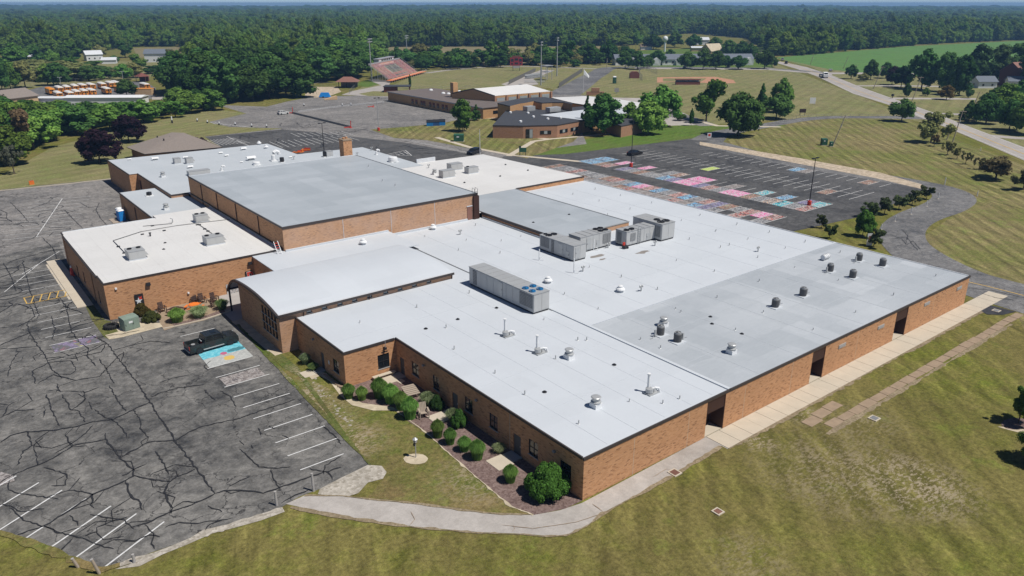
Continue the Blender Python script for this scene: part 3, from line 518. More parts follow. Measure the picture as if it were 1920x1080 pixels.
# sidewalk: separate slabs along the south wall
sw = tag(MB().box(16.2, 79.5, -2.6, 0.02, -.05, .006).build('sidewalk', M['conc_grey']), kind='structure')
prev = 16.3; k = 0
for x in np.arange(16.3, 79.0, 1.95):
    a = MB().box(x+.015, x+1.93, -2.6, -.03, .0, .05+.006*(k % 3)).build('slab', M['conc'], sw); k += 1
    if (x < 19 and x > 15.5): pass
old = tag(MB().box(29, 74, -6.6, -5.9, -.04, .005).build('old_kerb_strip', M['conc_old']), kind='structure')
for k, x in enumerate(np.arange(27.5, 73.5, 2.15)):
    MB().box(x, x+2.0, -6.75+random.uniform(-.08, .08), -5.75+random.uniform(-.08, .08), .0, .03+random.uniform(0, .02), rz=random.uniform(-.03, .03)).build('slab', M['conc_old'], old)
for k, (x, y) in enumerate([(26, -4.7), (28.2, -4.4), (30.4, -4.3)]): MB().box(x, x+2.1, y-.6, y+.6, 0, .04).build('slab', M['conc_old'], old)
sheet('tar_patch', P((1828, 576), (1850, 571), (1905, 585), (1880, 591), (1850, 590)), L6+.004, 'tarmac')
sheet('tar_patch', [(17, 107), (18, 107), (18, 108)], L3, 'tarmac')
kerb = tag(MB().build('kerb', M['conc']) if False else MB().box(-18.2, -16.6, 66.0, 66.2, 0, .12).build('kerb', M['conc']), kind='structure')
mb = MB()
q = [Vector(G(*p)) for p in [(306, 617), (328, 613), (383, 600), (432, 584)]]
for a, b in zip(q, q[1:]):
    n = (b-a).normalized(); n = Vector((-n.y, n.x))*.09; mb.slab([(a-n)[:2], (b-n)[:2], (b+n)[:2], (a+n)[:2]], 0, .14)
mb.build('kerb', M['conc'], kind='structure')
mb = MB(); q = [Vector(G(*p)) for p in [(-100, 369), (0, 358), (110, 347), (214, 335)]]
for a, b in zip(q, q[1:]):
    n = (b-a).normalized(); n = Vector((-n.y, n.x))*.12; mb.slab([(a-n)[:2], (b-n)[:2], (b+n)[:2], (a+n)[:2]], 0, .14)
mb.build('kerb', M['conc'], kind='structure')
wk = tag(MB().box(-25.2, -24.9, 79, 98.5, 0, .02).build('sidewalk', M['conc']), kind='structure')
for y in np.arange(74.5, 97, 3.2): MB().box(-24.9, -22.9, y, y+3.17, 0, .12).build('slab', M['conc'], wk)
# rocks and stones in the bare strip of the yard
rnd = random.Random(3); rocks = []
base = MB(); base.lathe([(.02, 0), (.5, .06), (.42, .3), (.12, .42)], 7); rm = base.mesh('stone', plain('pale_stone', (.32, .29, .235), .9, .2, 3))
for k in range(46):
    t = rnd.random(); x, y = G(585+t*75+rnd.uniform(-6, 8), 712+t*88+rnd.uniform(-7, 7)); o = put('stone', rm, None, (x, y, -.05), rnd.uniform(0, 6), 'pale loose stone in the washed-out strip beside the west lot', 'stone', 'loose stones in the washed-out strip'); s = rnd.uniform(.18, .5); o.scale = (s, s*rnd.uniform(.5, 1), s*.5)

# ragged verges where turf, soil and paving meet
def verge(name, l, w0, w1, mat, z, step=.5, seed=1, world=False):
    r = random.Random(seed); q = [Vector(p if world else G(*p)) for p in l]; out = []
    for a, b_ in zip(q, q[1:]):
        n = max(1, int((b_-a).length/step)); out += [a.lerp(b_, k/n) for k in range(n)]
    out.append(q[-1]); vs = []; x = (w0+w1)/2
    for i, p in enumerate(out):
        t = (out[min(i+1, len(out)-1)]-out[max(i-1, 0)]).normalized(); nn = Vector((-t.y, t.x)); x = min(w1, max(w0, x+r.uniform(-1, 1)*(w1-w0)*.35)); y_ = min(w1, max(w0, x+r.uniform(-1, 1)*(w1-w0)*.5))
        vs += [(*(p+nn*x/2), z), (*(p-nn*y_/2), z)]
    return MB().add(vs, [(2*i, 2*i+1, 2*i+3, 2*i+2) for i in range(len(out)-1)]).build(name, M[mat], kind='structure')
M['soil'] = gravel('bare_soil', (.20, .155, .095), (.33, .27, .18), 5)
verge('turf_edge', [(-700, 740), (0, 998), (188, 1070), (225, 1060)], .15, .9, 'lawn_yard', .0655, seed=2); verge('turf_edge', [(694, 872), (640, 812), (560, 730), (446, 609)], .1, .55, 'strip_green', .066, seed=3)
verge('soil_edge', [(16.3, -2.75), (30, -2.7), (48, -2.75), (60, -2.7), (74, -2.7)], .05, .8, 'soil', .048, seed=4, world=True); verge('soil_edge', [(1352, 838), (1300, 869), (1240, 905), (1180, 937), (1130, 964), (1100, 988), (1062, 1005), (1020, 1007), (980, 1003), (900, 1000), (780, 990), (640, 970), (545, 952)], .05, .55, 'soil', .0485, seed=5)
verge('soil_edge', [(572, 929), (640, 930), (700, 937), (780, 944), (860, 956), (930, 964), (1000, 965)], .05, .35, 'soil', .049, seed=6); verge('gravel_edge', [(225, 1062), (300, 1034), (400, 996), (470, 972), (530, 953)], .2, 1.5, 'gravel', .0495, seed=7)
verge('soil_edge', [(745, 772), (800, 812), (850, 858), (905, 905), (958, 950), (1000, 966)], .05, .5, 'sand', .0425, seed=9)
verge('soil_edge', [(26, -7.0), (40, -7.05), (55, -7), (70, -7)], .1, .7, 'soil', .0075, seed=10, world=True)
# ---------------------------------------------------------------- the main school building
school = empty('school_building', (0, 0, 0), 'large flat-roofed orange brick school with pale roofs filling the middle of the picture', 'building')
def wallobj(name, a, b, z0, z1, mat, parent, holes=(), depth=.18, kind_inner=None):
    """vertical wall from a to b; outside is on the right of a->b. holes = (u0,u1,z0,z1) along the wall"""
    a, b = Vector(a), Vector(b); L = (b-a).length; t = (b-a)/L; n = Vector((t.y, -t.x)); m_ = MB()
    us = sorted({0, L, *[h[0] for h in holes], *[h[1] for h in holes]}); zs = sorted({z0, z1, *[h[2] for h in holes], *[h[3] for h in holes]})
    def Pt(u, z, d=0): p = a+t*u-n*d; return (p.x, p.y, z)
    for u0, u1 in zip(us, us[1:]):
        for q0, q1 in zip(zs, zs[1:]):
            um, zm = (u0+u1)/2, (q0+q1)/2
            if any(h[0] < um < h[1] and h[2] < zm < h[3] for h in holes): continue
            m_.quad(Pt(u0, q0), Pt(u1, q0), Pt(u1, q1), Pt(u0, q1))
    for h in holes:
        u0, u1, q0, q1 = h[:4]; dd = h[4] if len(h) > 4 else depth
        m_.quad(Pt(u0, q0), Pt(u0, q0, dd), Pt(u0, q1, dd), Pt(u0, q1)); m_.quad(Pt(u1, q0, dd), Pt(u1, q0), Pt(u1, q1), Pt(u1, q1, dd)); m_.quad(Pt(u0, q1), Pt(u0, q1, dd), Pt(u1, q1, dd), Pt(u1, q1)); m_.quad(Pt(u0, q0, dd), Pt(u0, q0), Pt(u1, q0), Pt(u1, q0, dd))
    return m_.build(name, M[mat], parent)
def window(parent, p0, t, w, z0, z1, cols, rows, n, pane='glass', frame='dark', inset=.1, sill=True):
    """window with frame and separate panes. p0 left foot seen from outside, t direction, n outward"""
    p0, t, n = Vector(p0), Vector(t), Vector(n); f = .07; m_ = MB()
    def bx(u0, u1, q0, q1, d0, d1, mb_):
        c = [p0+t*u0-n*d0, p0+t*u1-n*d0, p0+t*u1-n*d1, p0+t*u0-n*d1]; mb_.slab([(v.x, v.y) for v in c], q0, q1)
    bx(0, w, z0, z0+f, inset-.05, inset+.05, m_); bx(0, w, z1-f, z1, inset-.05, inset+.05, m_)
    for k in range(cols+1): u = k*(w-f)/cols; bx(u, u+f, z0+f, z1-f, inset-.05, inset+.05, m_)
    for k in range(1, rows): q = z0+k*(z1-z0)/rows; bx(f, w-f, q-f/2, q+f/2, inset-.045, inset+.045, m_)
    o = m_.build('window', M[frame], parent)
    pw = (w-f)/cols
    for c in range(cols):
        for r in range(rows):
            q0 = z0+f if r == 0 else z0+r*(z1-z0)/rows+f/2; q1 = z1-f if r == rows-1 else z0+(r+1)*(z1-z0)/rows-f/2
            m2 = MB(); bx(c*pw+f, (c+1)*pw, q0, q1, inset-.01, inset+.02, m2); m2.build('pane', M[pane], o)
    if sill: m2 = MB(); bx(-.08, w+.08, z0-.09, z0, -.05, inset, m2); m2.build('sill', M['conc_grey'], o)
    return o
def coping(pts, z, closed=False, mat='coping', h=.2, up=.05, w=.15, parent=None):
    for a, b in zip(pts, pts[1:]+([pts[0]] if closed else [])):
        a, b = Vector(a), Vector(b); t = (b-a).normalized(); n = Vector((t.y, -t.x)); e = .07
        q = [a-t*e+n*e, b+t*e+n*e, b+t*e-n*(w-e), a-t*e-n*(w-e)]
        MB().slab([(v.x, v.y) for v in q], z-h, z+up).build('coping', M[mat], parent or school)
def roof(pts, z, mat, name='roof', parent=None): return MB().slab(list(pts), z-.12, z).build(name, M[mat], parent or school)
E0 = -.4
# south wall with three recessed entrances
AL = [(16.05, 18.85), (34.0, 36.55), (52.4, 55.4)]
wallobj('brick_wall', (0, 0), (72.6, 0), E0, 4.1, 'brick', school, [(a, b, -.02, 3.86, 1.7) for a, b in AL])
for i, (a, b) in enumerate(AL):
    MB().box(a+.02, b-.02, 1.55, 1.69, 0, 3.84).build('recess_panel', M['panel_brown'], school)
    MB().box(b-.09, b-.01, .02, 1.54, 0, 3.84).build('recess_panel', M['panel_brown'], school); MB().box(a+.02, b-.1, .05, .15, 2.5, 3.84).build('recess_panel', M['panel_brown'], school)
    d_ = MB().box(a+.25, a+1.35, 1.42, 1.53, .05, 2.35).build('door', M['dark'], school); MB().box(a+.35, a+1.25, 1.38, 1.415, .5, 2.2).build('pane', M['glass'], d_)
    MB().box(a+.05, b-.1, .05, 1.5, .0, .07).build('door_step', M['conc'], school)
for x, z in ((39.3, 2.9), (48.0, 2.9), (59.7, 3.0), (69.0, 3.0)):     # pale louvred grilles high on the wall
    g_ = MB().box(x, x+1.5, -.05, -.002, z-.2, z+.25).build('wall_grille', M['metal'], school); MB().box(x+.08, x+1.42, -.07, -.052, z-.14, z+.19).build('slats', M['conc_grey'], g_)
for x in (6.05, 13.4, 22.0, 30.2, 43.5, 62.5): MB().box(x, x+.035, -.006, .03, 0, 3.85).build('control_joint', M['conc'], school)
# west walls, courtyard
def wl(u, L): return u
WN = [(27.38, 26.0), (23.1, 21.9), (17.2, 15.9), (13.1, 11.8), (7.15, 5.85), (2.9, 1.5)]; DN = [(30.0, 29.05), (19.5, 18.5), (9.4, 8.3)]
hl = [(30.7-y0, 30.7-y1, 1.05, 2.6) for y0, y1 in WN]+[(30.7-y0, 30.7-y1, 0.02, 2.12) for y0, y1 in DN]
wallobj('brick_wall', (0, 30.7), (0, 0), E0, 4.1, 'brick', school, hl)
for y0, y1 in WN: window(school, (0, y0), (0, -1), y0-y1, 1.05, 2.6, 2, 2, (-1, 0))
for y0, y1 in DN:
    d_ = MB().box(.10, .16, y1, y0, .02, 2.12).build('door', M['door_grey'], school); MB().box(.05, .099, y1+.1, y1+.2, .95, 1.1).build('handle', M['metal'], d_)
    MB().box(-1.1, -.02, y1-.25, y0+.25, 0, .12).build('door_step', M['conc_grey'], school)
    MB().box(-2.9, -1.12, y1-.5, y0+.4, 0, .06).build('door_pad', M['conc'], school)
wallobj('brick_wall', (-6.4, 30.7), (0, 30.7), E0, 4.1, 'brick', school, [(4.0, 5.45, .95, 2.65)]); window(school, (-2.4, 30.7), (1, 0), 1.45, .95, 2.65, 2, 2, (0, -1))
wallobj('brick_wall', (-6.4, 43.3), (-6.4, 30.7), E0, 4.1, 'brick', school, [(43.3-36.85, 43.3-35.95, .02, 2.1), (43.3-33.6, 43.3-32.2, 1.0, 2.5)]); window(school, (-6.4, 33.6), (0, -1), 1.4, 1.0, 2.5, 2, 2, (-1, 0))
MB().box(-6.3, -6.24, 35.95, 36.85, .02, 2.1).build('door', M['door_grey'], school); MB().box(-7.6, -6.42, 35.8, 37, 0, .12).build('door_step', M['conc_grey'], school); MB().box(-9.0, -7.62, 35.6, 37.2, 0, .05).build('door_pad', M['conc'], school)
MB().box(-6.44, -6.402, 34.55, 34.8, 1.3, 1.75).build('wall_box', M['white'], school)
for (x, y) in ((-.15, 24.8), (-.15, 15.1), (-.15, 3.6), (-6.55, 38.4)):
    l_ = MB().box(x-.08, x+.13, y-.15, y+.15, 2.98, 3.16, taper=.03).build('wall_lamp', M['lampgrey'], school)
l_ = MB().box(-1.6, -1.35, 30.35, 30.7, 3.25, 3.5).build('wall_lamp', M['dark'], school); MB().tube([(-1.5, 30.4, 3.5), (-1.5, 30.4, 4.3)], .03).build('mast', M['metal'], l_)
MB().box(-1.9, -1.1, 30.66, 30.698, 2.85, 2.93).build('cable', M['dark'], school)
for y in (9.9,): MB().box(-.03, .006, y, y+.035, 0, 3.85).build('control_joint', M['conc'], school)
# hall with curved roof
def arc(y): return 5.80-((y-51.4)**2/76 if y < 51.4 else (y-51.4)**2/95)-max(0, y-57)**2*.12
YA, YB = 43.3, 60.9
hh = []
HW = [(48.95-.98*c, 48.95-.98*c-.74, 1.45+1.1*r, 1.45+1.1*r+.98) for c in range(5) for r in range(3)]
wallobj('brick_wall', (-8.4, 56.8), (-8.4, 43.3), E0, 4.9, 'brick', school, [(56.8-h[0], 56.8-h[1], h[2], h[3]) for h in HW], depth=.25)
for h in HW: window(school, (-8.4, h[0]), (0, -1), h[0]-h[1], h[2], h[3], 1, 1, (-1, 0), inset=.15)
m_ = MB(); ys_ = np.linspace(56.8, 43.3, 21); m_.quad(*([(-8.4, 56.8, 4.95)]+[(-8.4, 43.3, 4.95)]+[(-8.4, y, arc(y)) for y in ys_[::-1]])); m_.build('gable_wall', M['brick'], school)
SW_ = [GY(px, py, 43.3)[0] for px, py in ((579, 578), (608, 572.5), (637, 564), (664.5, 558), (693, 551.7), (723, 544), (750, 537.5), (777, 531), (804, 524))]
wallobj('brick_wall', (-8.4, 43.3), (16.1, 43.3), E0, 5.0, 'brick_soft', school, [(x+8.4-.35, x+8.4+.35, 4.28, 4.82) for x in SW_])
for x in SW_: window(school, (x-.35, 43.3), (1, 0), .7, 4.28, 4.82, 1, 1, (0, -1), pane='pane_pale', inset=.12)
wallobj('brick_wall', (16.1, 43.3), (16.1, 57.8), 4, 4.9, 'brick_soft', school)
m_ = MB(); ys_ = np.linspace(43.3, 58.0, 21); m_.quad(*([(16.1, 43.3, 4.9)]+[(16.1, 58.0, 4.9)]+[(16.1, y, max(arc(y), 4.91)) for y in ys_[::-1]])); m_.build('gable_wall', M['roof_white'], school)
wallobj('brick_wall', (-2.6, 56.8), (-8.4, 56.8), E0, 5.1, 'brick', school); wallobj('brick_wall', (-2.6, 67.2), (-2.6, 56.8), E0, 4.9, 'brick', school)
m_ = MB(); vs = []; fs = []
yy = np.linspace(43.05, YB, 41)
def strip(x0, x1, ys, off, th, mat, name):
    mm = MB()
    for a, b in zip(ys, ys[1:]):
        mm.add([(x0, a, arc(a)+off), (x1, a, arc(a)+off), (x1, b, arc(b)+off), (x0, b, arc(b)+off), (x0, a, arc(a)+off-th), (x1, a, arc(a)+off-th), (x1, b, arc(b)+off-th), (x0, b, arc(b)+off-th)], [(0, 1, 2, 3), (4, 7, 6, 5), (0, 4, 5, 1), (2, 6, 7, 3), (0, 3, 7, 4), (1, 5, 6, 2)])
    return mm.build(name, M[mat], school)
r_ = strip(-8.45, 16.2, yy, .05, .12, 'roof_white', 'curved_roof'); strip(-8.72, -8.46, yy, .07, .34, 'coping', 'curved_fascia')
MB().box(-8.7, 16.25, 42.93, 43.08, 4.72, 5.0).build('gutter', M['coping'], school)
for x in (-5.4, 3.4, 16.0): MB().tube([(x, 43.12, 4.75), (x, 43.2, 4.1 if x > -6 else .2)], .07).build('downpipe', M['panel_brown'], school)
MB().box(-8.65, -8.45, 60.3, 60.5, 0, arc(60.4)).build('canopy_post', M['dark'], school); MB().box(-3.6, -3.42, 60.3, 60.5, 0, arc(60.4)).build('canopy_post', M['dark'], school)
MB().box(-8.6, -3.45, 60.6, 60.85, 3.0, 3.3).build('canopy_beam', M['dark'], school)
MB().box(-6.9, -3.4, 67.12, 67.19, .05, 1.5).build('mural_wall', mural('chalk_white', [(.40, .34, .30), (.55, .53, .52), (.3, .3, .3), (.6, .6, .6)], 4, 1.6), school)
# west wing
WW = [(30, 0)]
wallobj('brick_wall', (-22.3, 67.2), (2, 67.2), E0, 5.1, 'brick', school)
lw = [(96.0, 95.2, .0, 4.2), (88.2, 87.1, .1, 2.2), (83.0, 82.1, .9, 2.6), (76.0, 75.1, .0, 4.2), (72.6, 71.9, .9, 2.7)]
wallobj('brick_wall', (-22.3, 97.2), (-22.3, 67.2), E0, 5.1, 'brick', school, [(97.2-a, 97.2-b, z0, z1) for a, b, z0, z1 in lw])
for a, b, z0, z1 in lw:
    if z1 > 4: MB().box(-22.2, -22.14, b, a, z0, z1).build('panel', M['panel_brown'], school)
    else: window(school, (-22.3, a), (0, -1), a-b, z0, z1, 1, 2, (-1, 0))
wallobj('brick_wall', (-8, 97.2), (-22.3, 97.2), E0, 5.1, 'brick', school); wallobj('brick_wall', (-8, 99.4), (-8, 97.2), E0, 5.1, 'brick', school); wallobj('brick_wall', (2, 99.4), (-8, 99.4), 4, 5.1, 'brick', school)
wallobj('brick_wall', (-8, 124), (-8, 99.4), E0, 4.5, 'brick', school, [(11, 12.2, 0, 3.9)]); MB().box(-7.9, -7.84, 111.8, 113, 0, 3.9).build('panel', M['panel_brown'], school); wallobj('brick_wall', (-1.2, 124), (-8, 124), E0, 4.5, 'brick', school)
wallobj('brick_wall', (-1.2, 138), (-1.2, 113), E0, 5.1, 'brick', school, [(.3, 2.2, 0, 3.9)]); MB().box(-1.1, -1.04, 135.8, 137.7, 0, 3.9).build('panel', M['panel_brown'], school)
wallobj('brick_wall', (-1.2, 113), (2, 113), 4.3, 5.1, 'brick_soft', school); wallobj('brick_wall', (-2.9, 158.4), (-2.9, 138), E0, 5.1, 'brick', school); wallobj('brick_wall', (-2.9, 138), (-1.2, 138), E0, 5.1, 'brick', school)
BK = [(-2.9, 158.4), (35, 157.2), (35, 138.2), (52, 137.2), (52, 111), (70.5, 110.6), (72.3, 77)]
for a, b in zip(BK[::-1], BK[::-1][1:]): wallobj('brick_wall', a, b, E0, 5.0, 'brick', school)
wallobj('brick_wall', (72.6, 0), (72.6, 77), E0, 4.1, 'brick', school); wallobj('brick_wall', (53.8, 77), (72.3, 77), 4, 5.0, 'brick', school)
wallobj('brick_wall', (38, 66.5), (38, 46.3), 4, 4.98, 'brick', school); wallobj('brick_wall', (38, 46.3), (53.8, 46.3), 4, 4.98, 'brick_soft', school); wallobj('brick_wall', (53.8, 46.3), (53.8, 77), 4, 4.98, 'brick', school)
# gym
wallobj('brick_wall', (2, 66.5), (37.1, 66.5), 3.8, 8.52, 'brick_soft', school); wallobj('brick_wall', (2, 111.7), (2, 66.5), E0, 8.52, 'brick', school); wallobj('brick_wall', (37.1, 66.5), (37.1, 111.7), 3.8, 8.52, 'brick', school); wallobj('brick_wall', (37.1, 111.7), (2, 111.7), 3.8, 8.52, 'brick', school)
for x in (11.6, 20.0, 28.3): MB().box(x, x+.06, 66.47, 66.51, 4.1, 8.25).build('control_joint', M['roof_light'], school)
for y in (76, 86, 95.5, 104): MB().box(1.86, 1.99, y, y+.12, 4.3, 8.3).build('downpipe', M['panel_brown'], school)
MB().box(1.75, 1.99, 67, 111, 5.2, 5.35).build('pipe_run', M['dark'], school)
dr = MB().box(34.9, 35.9, 66.42, 66.49, 4.15, 6.45).build('door', M['door_rust'], school); MB().box(34.8, 36.0, 66.38, 66.49, 6.46, 6.6).build('lintel', M['roof_light'], school)
lad = MB(); 
for x in (36.35, 36.95): lad.tube([(x, 66.2, 4.3), (x, 66.2, 9.4), (x, 66.9, 9.5), (x, 67.0, 8.6)], .035)
ld = lad.build('ladder', M['dark'], school)
rm_ = MB().box(36.35, 36.95, 66.18, 66.22, 0, .04).mesh('rung', M['dark'])
for k in range(15): put('rung', rm_, ld, (0, 0, 4.45+.32*k))
MB().box(36.1, 37.2, 66.1, 66.45, 4.0, 8.2).build('ladder_panel', M['panel_brown'], school)
# roofs
roof([(0, 0), (19.2, 0), (19.2, 60.5), (-3.3, 60.5), (-6.4, 43.4), (-6.4, 30.7), (0, 30.7)], 4.1, 'roof_white')
roof([(-2.65, 57.2), (19.4, 57.2), (19.4, 66.5), (2, 66.5), (2, 67.2), (-2.65, 67.2)], 4.93, 'roof_white')
roof([(19.6, 20.1), (72.6, 20.1), (72.6, 77), (54, 77), (54, 60), (38, 60), (38, 66.5), (19.6, 66.5)], 4.1, 'roof_light')
roof([(19.6, 0), (72.6, 0), (72.6, 19.7), (19.6, 19.7)], 4.12, 'roof_grey'); 
MB().box(19.2, 19.6, 0.1, 57.1, 4.0, 4.22).build('expansion_joint', M['roof_light'], school); MB().box(19.62, 72.5, 19.72, 20.08, 4.0, 4.2).build('expansion_joint', M['roof_light'], school)
MB().box(19.12, 19.19, 26, 66.4, 4.1, 4.2).build('joint_edge', M['metal_roof'], school)
roof([(2, 66.5), (37.1, 66.5), (37.1, 111.7), (2, 111.7)], 8.52, 'roof_gym'); roof([(38, 46.3), (53.8, 46.3), (53.8, 77), (38, 77)], 4.98, 'roof_gym')
roof([(37.15, 66.6), (37.95, 66.6), (37.95, 77.05), (53.8, 77.05), (72.3, 77.05), (70.5, 110.6), (52, 111), (52, 108), (37.15, 108)], 5.0, 'roof_warm')
roof([(37.15, 108.05), (51.95, 108.05), (52, 137.2), (35, 138.2), (35, 157.2), (-2.9, 158.4), (-2.9, 138), (-1.2, 138), (-1.2, 113), (2, 113), (2, 111.75), (37.15, 111.75)], 5.05, 'roof_pale')
roof([(-22.3, 67.2), (1.6, 67.2), (1.6, 99.4), (-8, 99.4), (-8, 97.2), (-22.3, 97.2)], 5.1, 'roof_warm'); roof([(-8, 99.45), (1.9, 99.45), (1.9, 112.95), (-1.2, 112.95), (-1.2, 124), (-8, 124)], 4.5, 'roof_pale')
MB().box(1.62, 1.98, 67.3, 99.3, 5.0, 5.3).build('flashing', M['metal'], school); MB().box(2.1, 19.3, 66.2, 66.49, 4.9, 5.15).build('flashing', M['roof_light'], school); MB().box(19.7, 34.8, 66.2, 66.49, 4.1, 4.4).build('flashing', M['roof_light'], school)
M['lap'] = plain('roof_lap', (.52, .552, .585), .6, .06); M['lap_grey'] = plain('roof_lap_grey', (.425, .455, .482), .6, .06)
lap, lap2 = [MB().box(0, .08, 0, 1, 0, .012).mesh('membrane_lap', M[k_]) for k_ in ('lap', 'lap_grey')]
for x, y0_, y1_ in [(3.1, .4, 30), (6.8, .4, 42.8), (10.4, .4, 42.8), (14.1, .4, 42.8), (17.2, .4, 42), (24, 20.4, 66), (29.5, 20.4, 66), (35, 20.4, 66), (41, 20.4, 46), (47, 20.4, 46), (53, 20.4, 46), (59, 20.4, 76.5), (65, 20.4, 76.5), (24.5, .3, 19.5), (31.5, .3, 19.5), (38, .3, 19.5), (45, .3, 19.5), (52, .3, 19.5), (60, .3, 19.5), (67, .3, 19.5)]:
    o = put('membrane_lap', lap if y0_ > 1 or x < 19 else lap2, school, (x, y0_, 4.1 if y0_ > 1 or x < 19 else 4.12)); o.scale = (1, y1_-y0_, 1)
for y, x0_, x1_ in [(8, .3, 19), (15.5, .3, 19), (23, .3, 19), (34, -6, 19), (28, 19.8, 72.4), (36, 19.8, 72.4), (56, 54, 72.4), (6.5, 19.8, 72.4), (13.2, 19.8, 72.4)]:
    o = put('membrane_lap', lap if x0_ < 19 or y > 20 else lap2, school, (x0_, y, 4.102 if x0_ < 19 or y > 20 else 4.122), -math.pi/2); o.scale = (1, x1_-x0_, 1)
coping([(19.4, 0), (72.6, 0)], 4.15); coping([(0, 0), (19.4, 0)], 4.15); coping([(0, 30.7), (0, 0.25)], 4.15); coping([(-6.4, 30.7), (-.25, 30.7)], 4.15); coping([(-6.4, 43.2), (-6.4, 30.95)], 4.15); coping([(72.6, .3), (72.6, 77)], 4.15, mat='coping_white')
coping([(2, 66.5), (37.1, 66.5)], 8.58, h=.32); coping([(2, 111.7), (2, 66.8)], 8.58); coping([(37.1, 66.8), (37.1, 111.4)], 8.56, mat='metal_roof', h=.3); coping([(37, 111.7), (2.2, 111.7)], 8.55, mat='coping_white')
coping([(-22.3, 67.2), (1.9, 67.2)], 5.12, h=.16); coping([(-22.3, 71), (-22.3, 67.5)], 5.15, h=.2); coping([(-22.42, 95.5), (-22.42, 71.3)], 4.95, h=.15); coping([(-22.3, 97.2), (-22.3, 95.6)], 5.15); coping([(-8.3, 97.2), (-22, 97.2)], 5.15, mat='coping_white')
coping([(38, 77), (38, 46.3)], 5.02, h=.38, w=.2); coping([(38.3, 46.3), (53.8, 46.3)], 5.02, h=.1, mat='metal_roof', w=.2); coping([(54.1, 77), (72.3, 77)], 5.05); coping([(53.8, 46.6), (53.8, 76.8)], 5.02, mat='metal_roof', h=.1)
coping([(-8, 124), (-8, 99.6)], 4.53); coping([(-1.2, 138), (-1.2, 113)], 5.1); coping([(-1, 113), (1.9, 113)], 5.1); coping([(-2.9, 158.4), (-2.9, 138)], 5.1)
MB().box(52, 57, 110.9, 111.2, 5.0, 5.9).build('parapet_screen', M['coping_white'], school)
MB().box(37.7, 38.0, 47, 66, 4.1, 4.35).build('flashing', M['roof_pale'], school)
ch = MB().box(34.6, 36.6, 111.9, 113.9, 4, 11.75).build('chimney', M['brick'], school); MB().box(34.5, 36.7, 111.8, 114.0, 11.76, 12.0).build('chimney_cap', M['conc_old'], ch)
for dx, dy in ((-.4, 0), (.4, .3)): MB().lathe([(.28, 12.0), (.28, 12.35)], 10, (35.6+dx, 112.9+dy)).build('flue', M['brick'], ch)
# things mounted on the west wing wall
def panel(px, X=None): pass
x0, z1 = GY(250, 552, 67.2); x1, z0 = GY(272, 572, 67.2)
bs = empty('wall_poster', (0, 0, 0), 'black square picture with a red and white bird shape on the west wing', 'poster')
MB().box(x0+.05, x1-.05, 67.06, 67.098, z0+.05, z1-.05).build('board', M['dark'], bs); cxp, czp = (x0+x1)/2, (z0+z1)/2
def star(cx, cz, r, n, y, k0): return [(cx+(r if i % 2 == 0 else r*.38)*math.cos(k0+i*math.pi/n), y, cz+(r if i % 2 == 0 else r*.38)*math.sin(k0+i*math.pi/n)) for i in range(2*n)]
MB().quad(*star(cxp-.1, czp-.1, .5, 5, 67.05, .3)).build('white_bird_shape', M['white'], bs); MB().quad(*star(cxp+.15, czp+.28, .35, 4, 67.045, .8)).build('red_bird_shape', M['red'], bs)
x0, z1 = GY(459, 509.5, 67.2); x1, z0 = GY(475, 526, 67.2)
bs = empty('letter_sign', (0, 0, 0), 'black wall sign with a red letter B outlined in white beside the curved hall', 'sign')
x1 = min(x1, -2.68); MB().box(x0, x1, 67.08, 67.19, z0-.2, z1).build('board', M['dark'], bs)
def text(body, size, loc, mat, parent, name='letter', rot=(math.pi/2, 0, 0), ext=.015, off=0):
    cu = bpy.data.curves.new(name, 'FONT'); cu.body = body; cu.size = size; cu.extrude = ext; cu.align_x = 'CENTER'; cu.offset = off
    o = bpy.data.objects.new(name, cu); COL.objects.link(o); dg = bpy.context.evaluated_depsgraph_get(); me = bpy.data.meshes.new_from_object(o.evaluated_get(dg)); bpy.data.objects.remove(o)
    me.materials.clear(); me.materials.append(mat); r = put(name, me, parent); r.location = loc; r.rotation_euler = rot; return r
text('B', 2.0, ((x0+x1)/2+.15, 67.06, z0+.1), M['white'], bs, 'letter_outline', off=.07); text('B', 2.0, ((x0+x1)/2+.15, 67.03, z0+.1), M['red'], bs, 'letter', off=.03)
for px, py in ((277, 532), (468, 493)):
    x, z = GY(px, py, 67.2); MB().box(x-.3, x+.3, 66.85, 67.19, z-.2, z+.2, taper=.04).build('wall_lamp', M['dark'], school)
for px, py in ((217, 541), (353, 549)):
    x, z = GY(px, py, 67.2); MB().box(x-.12, x+.12, 67.0, 67.19, z-.1, z+.12).build('camera', M['white'], school)
# roof access ladder (red and white) from the west wing to the hall roof
lr = empty('roof_ladder', (1.0, 66.8, 4.93), 'short red and white ladder leaning between the west wing roof and the hall roof', 'ladder'); m_ = MB()
for dx in (-.3, .3): m_.tube([(dx, -1.0, 0), (dx, .3, 1.6)], .05)
m_.build('rail', M['white'], lr); rr = MB().box(-.3, .3, -.04, .04, -.04, .04)
r1, r2 = rr.mesh('rung', M['red']), rr.mesh('rung', M['white'])
for k in range(5): put('rung', r1 if k < 3 else r2, lr, (0, -1.0+1.3*(4-k)/5+.1, .15+1.5*(4-k)/5))
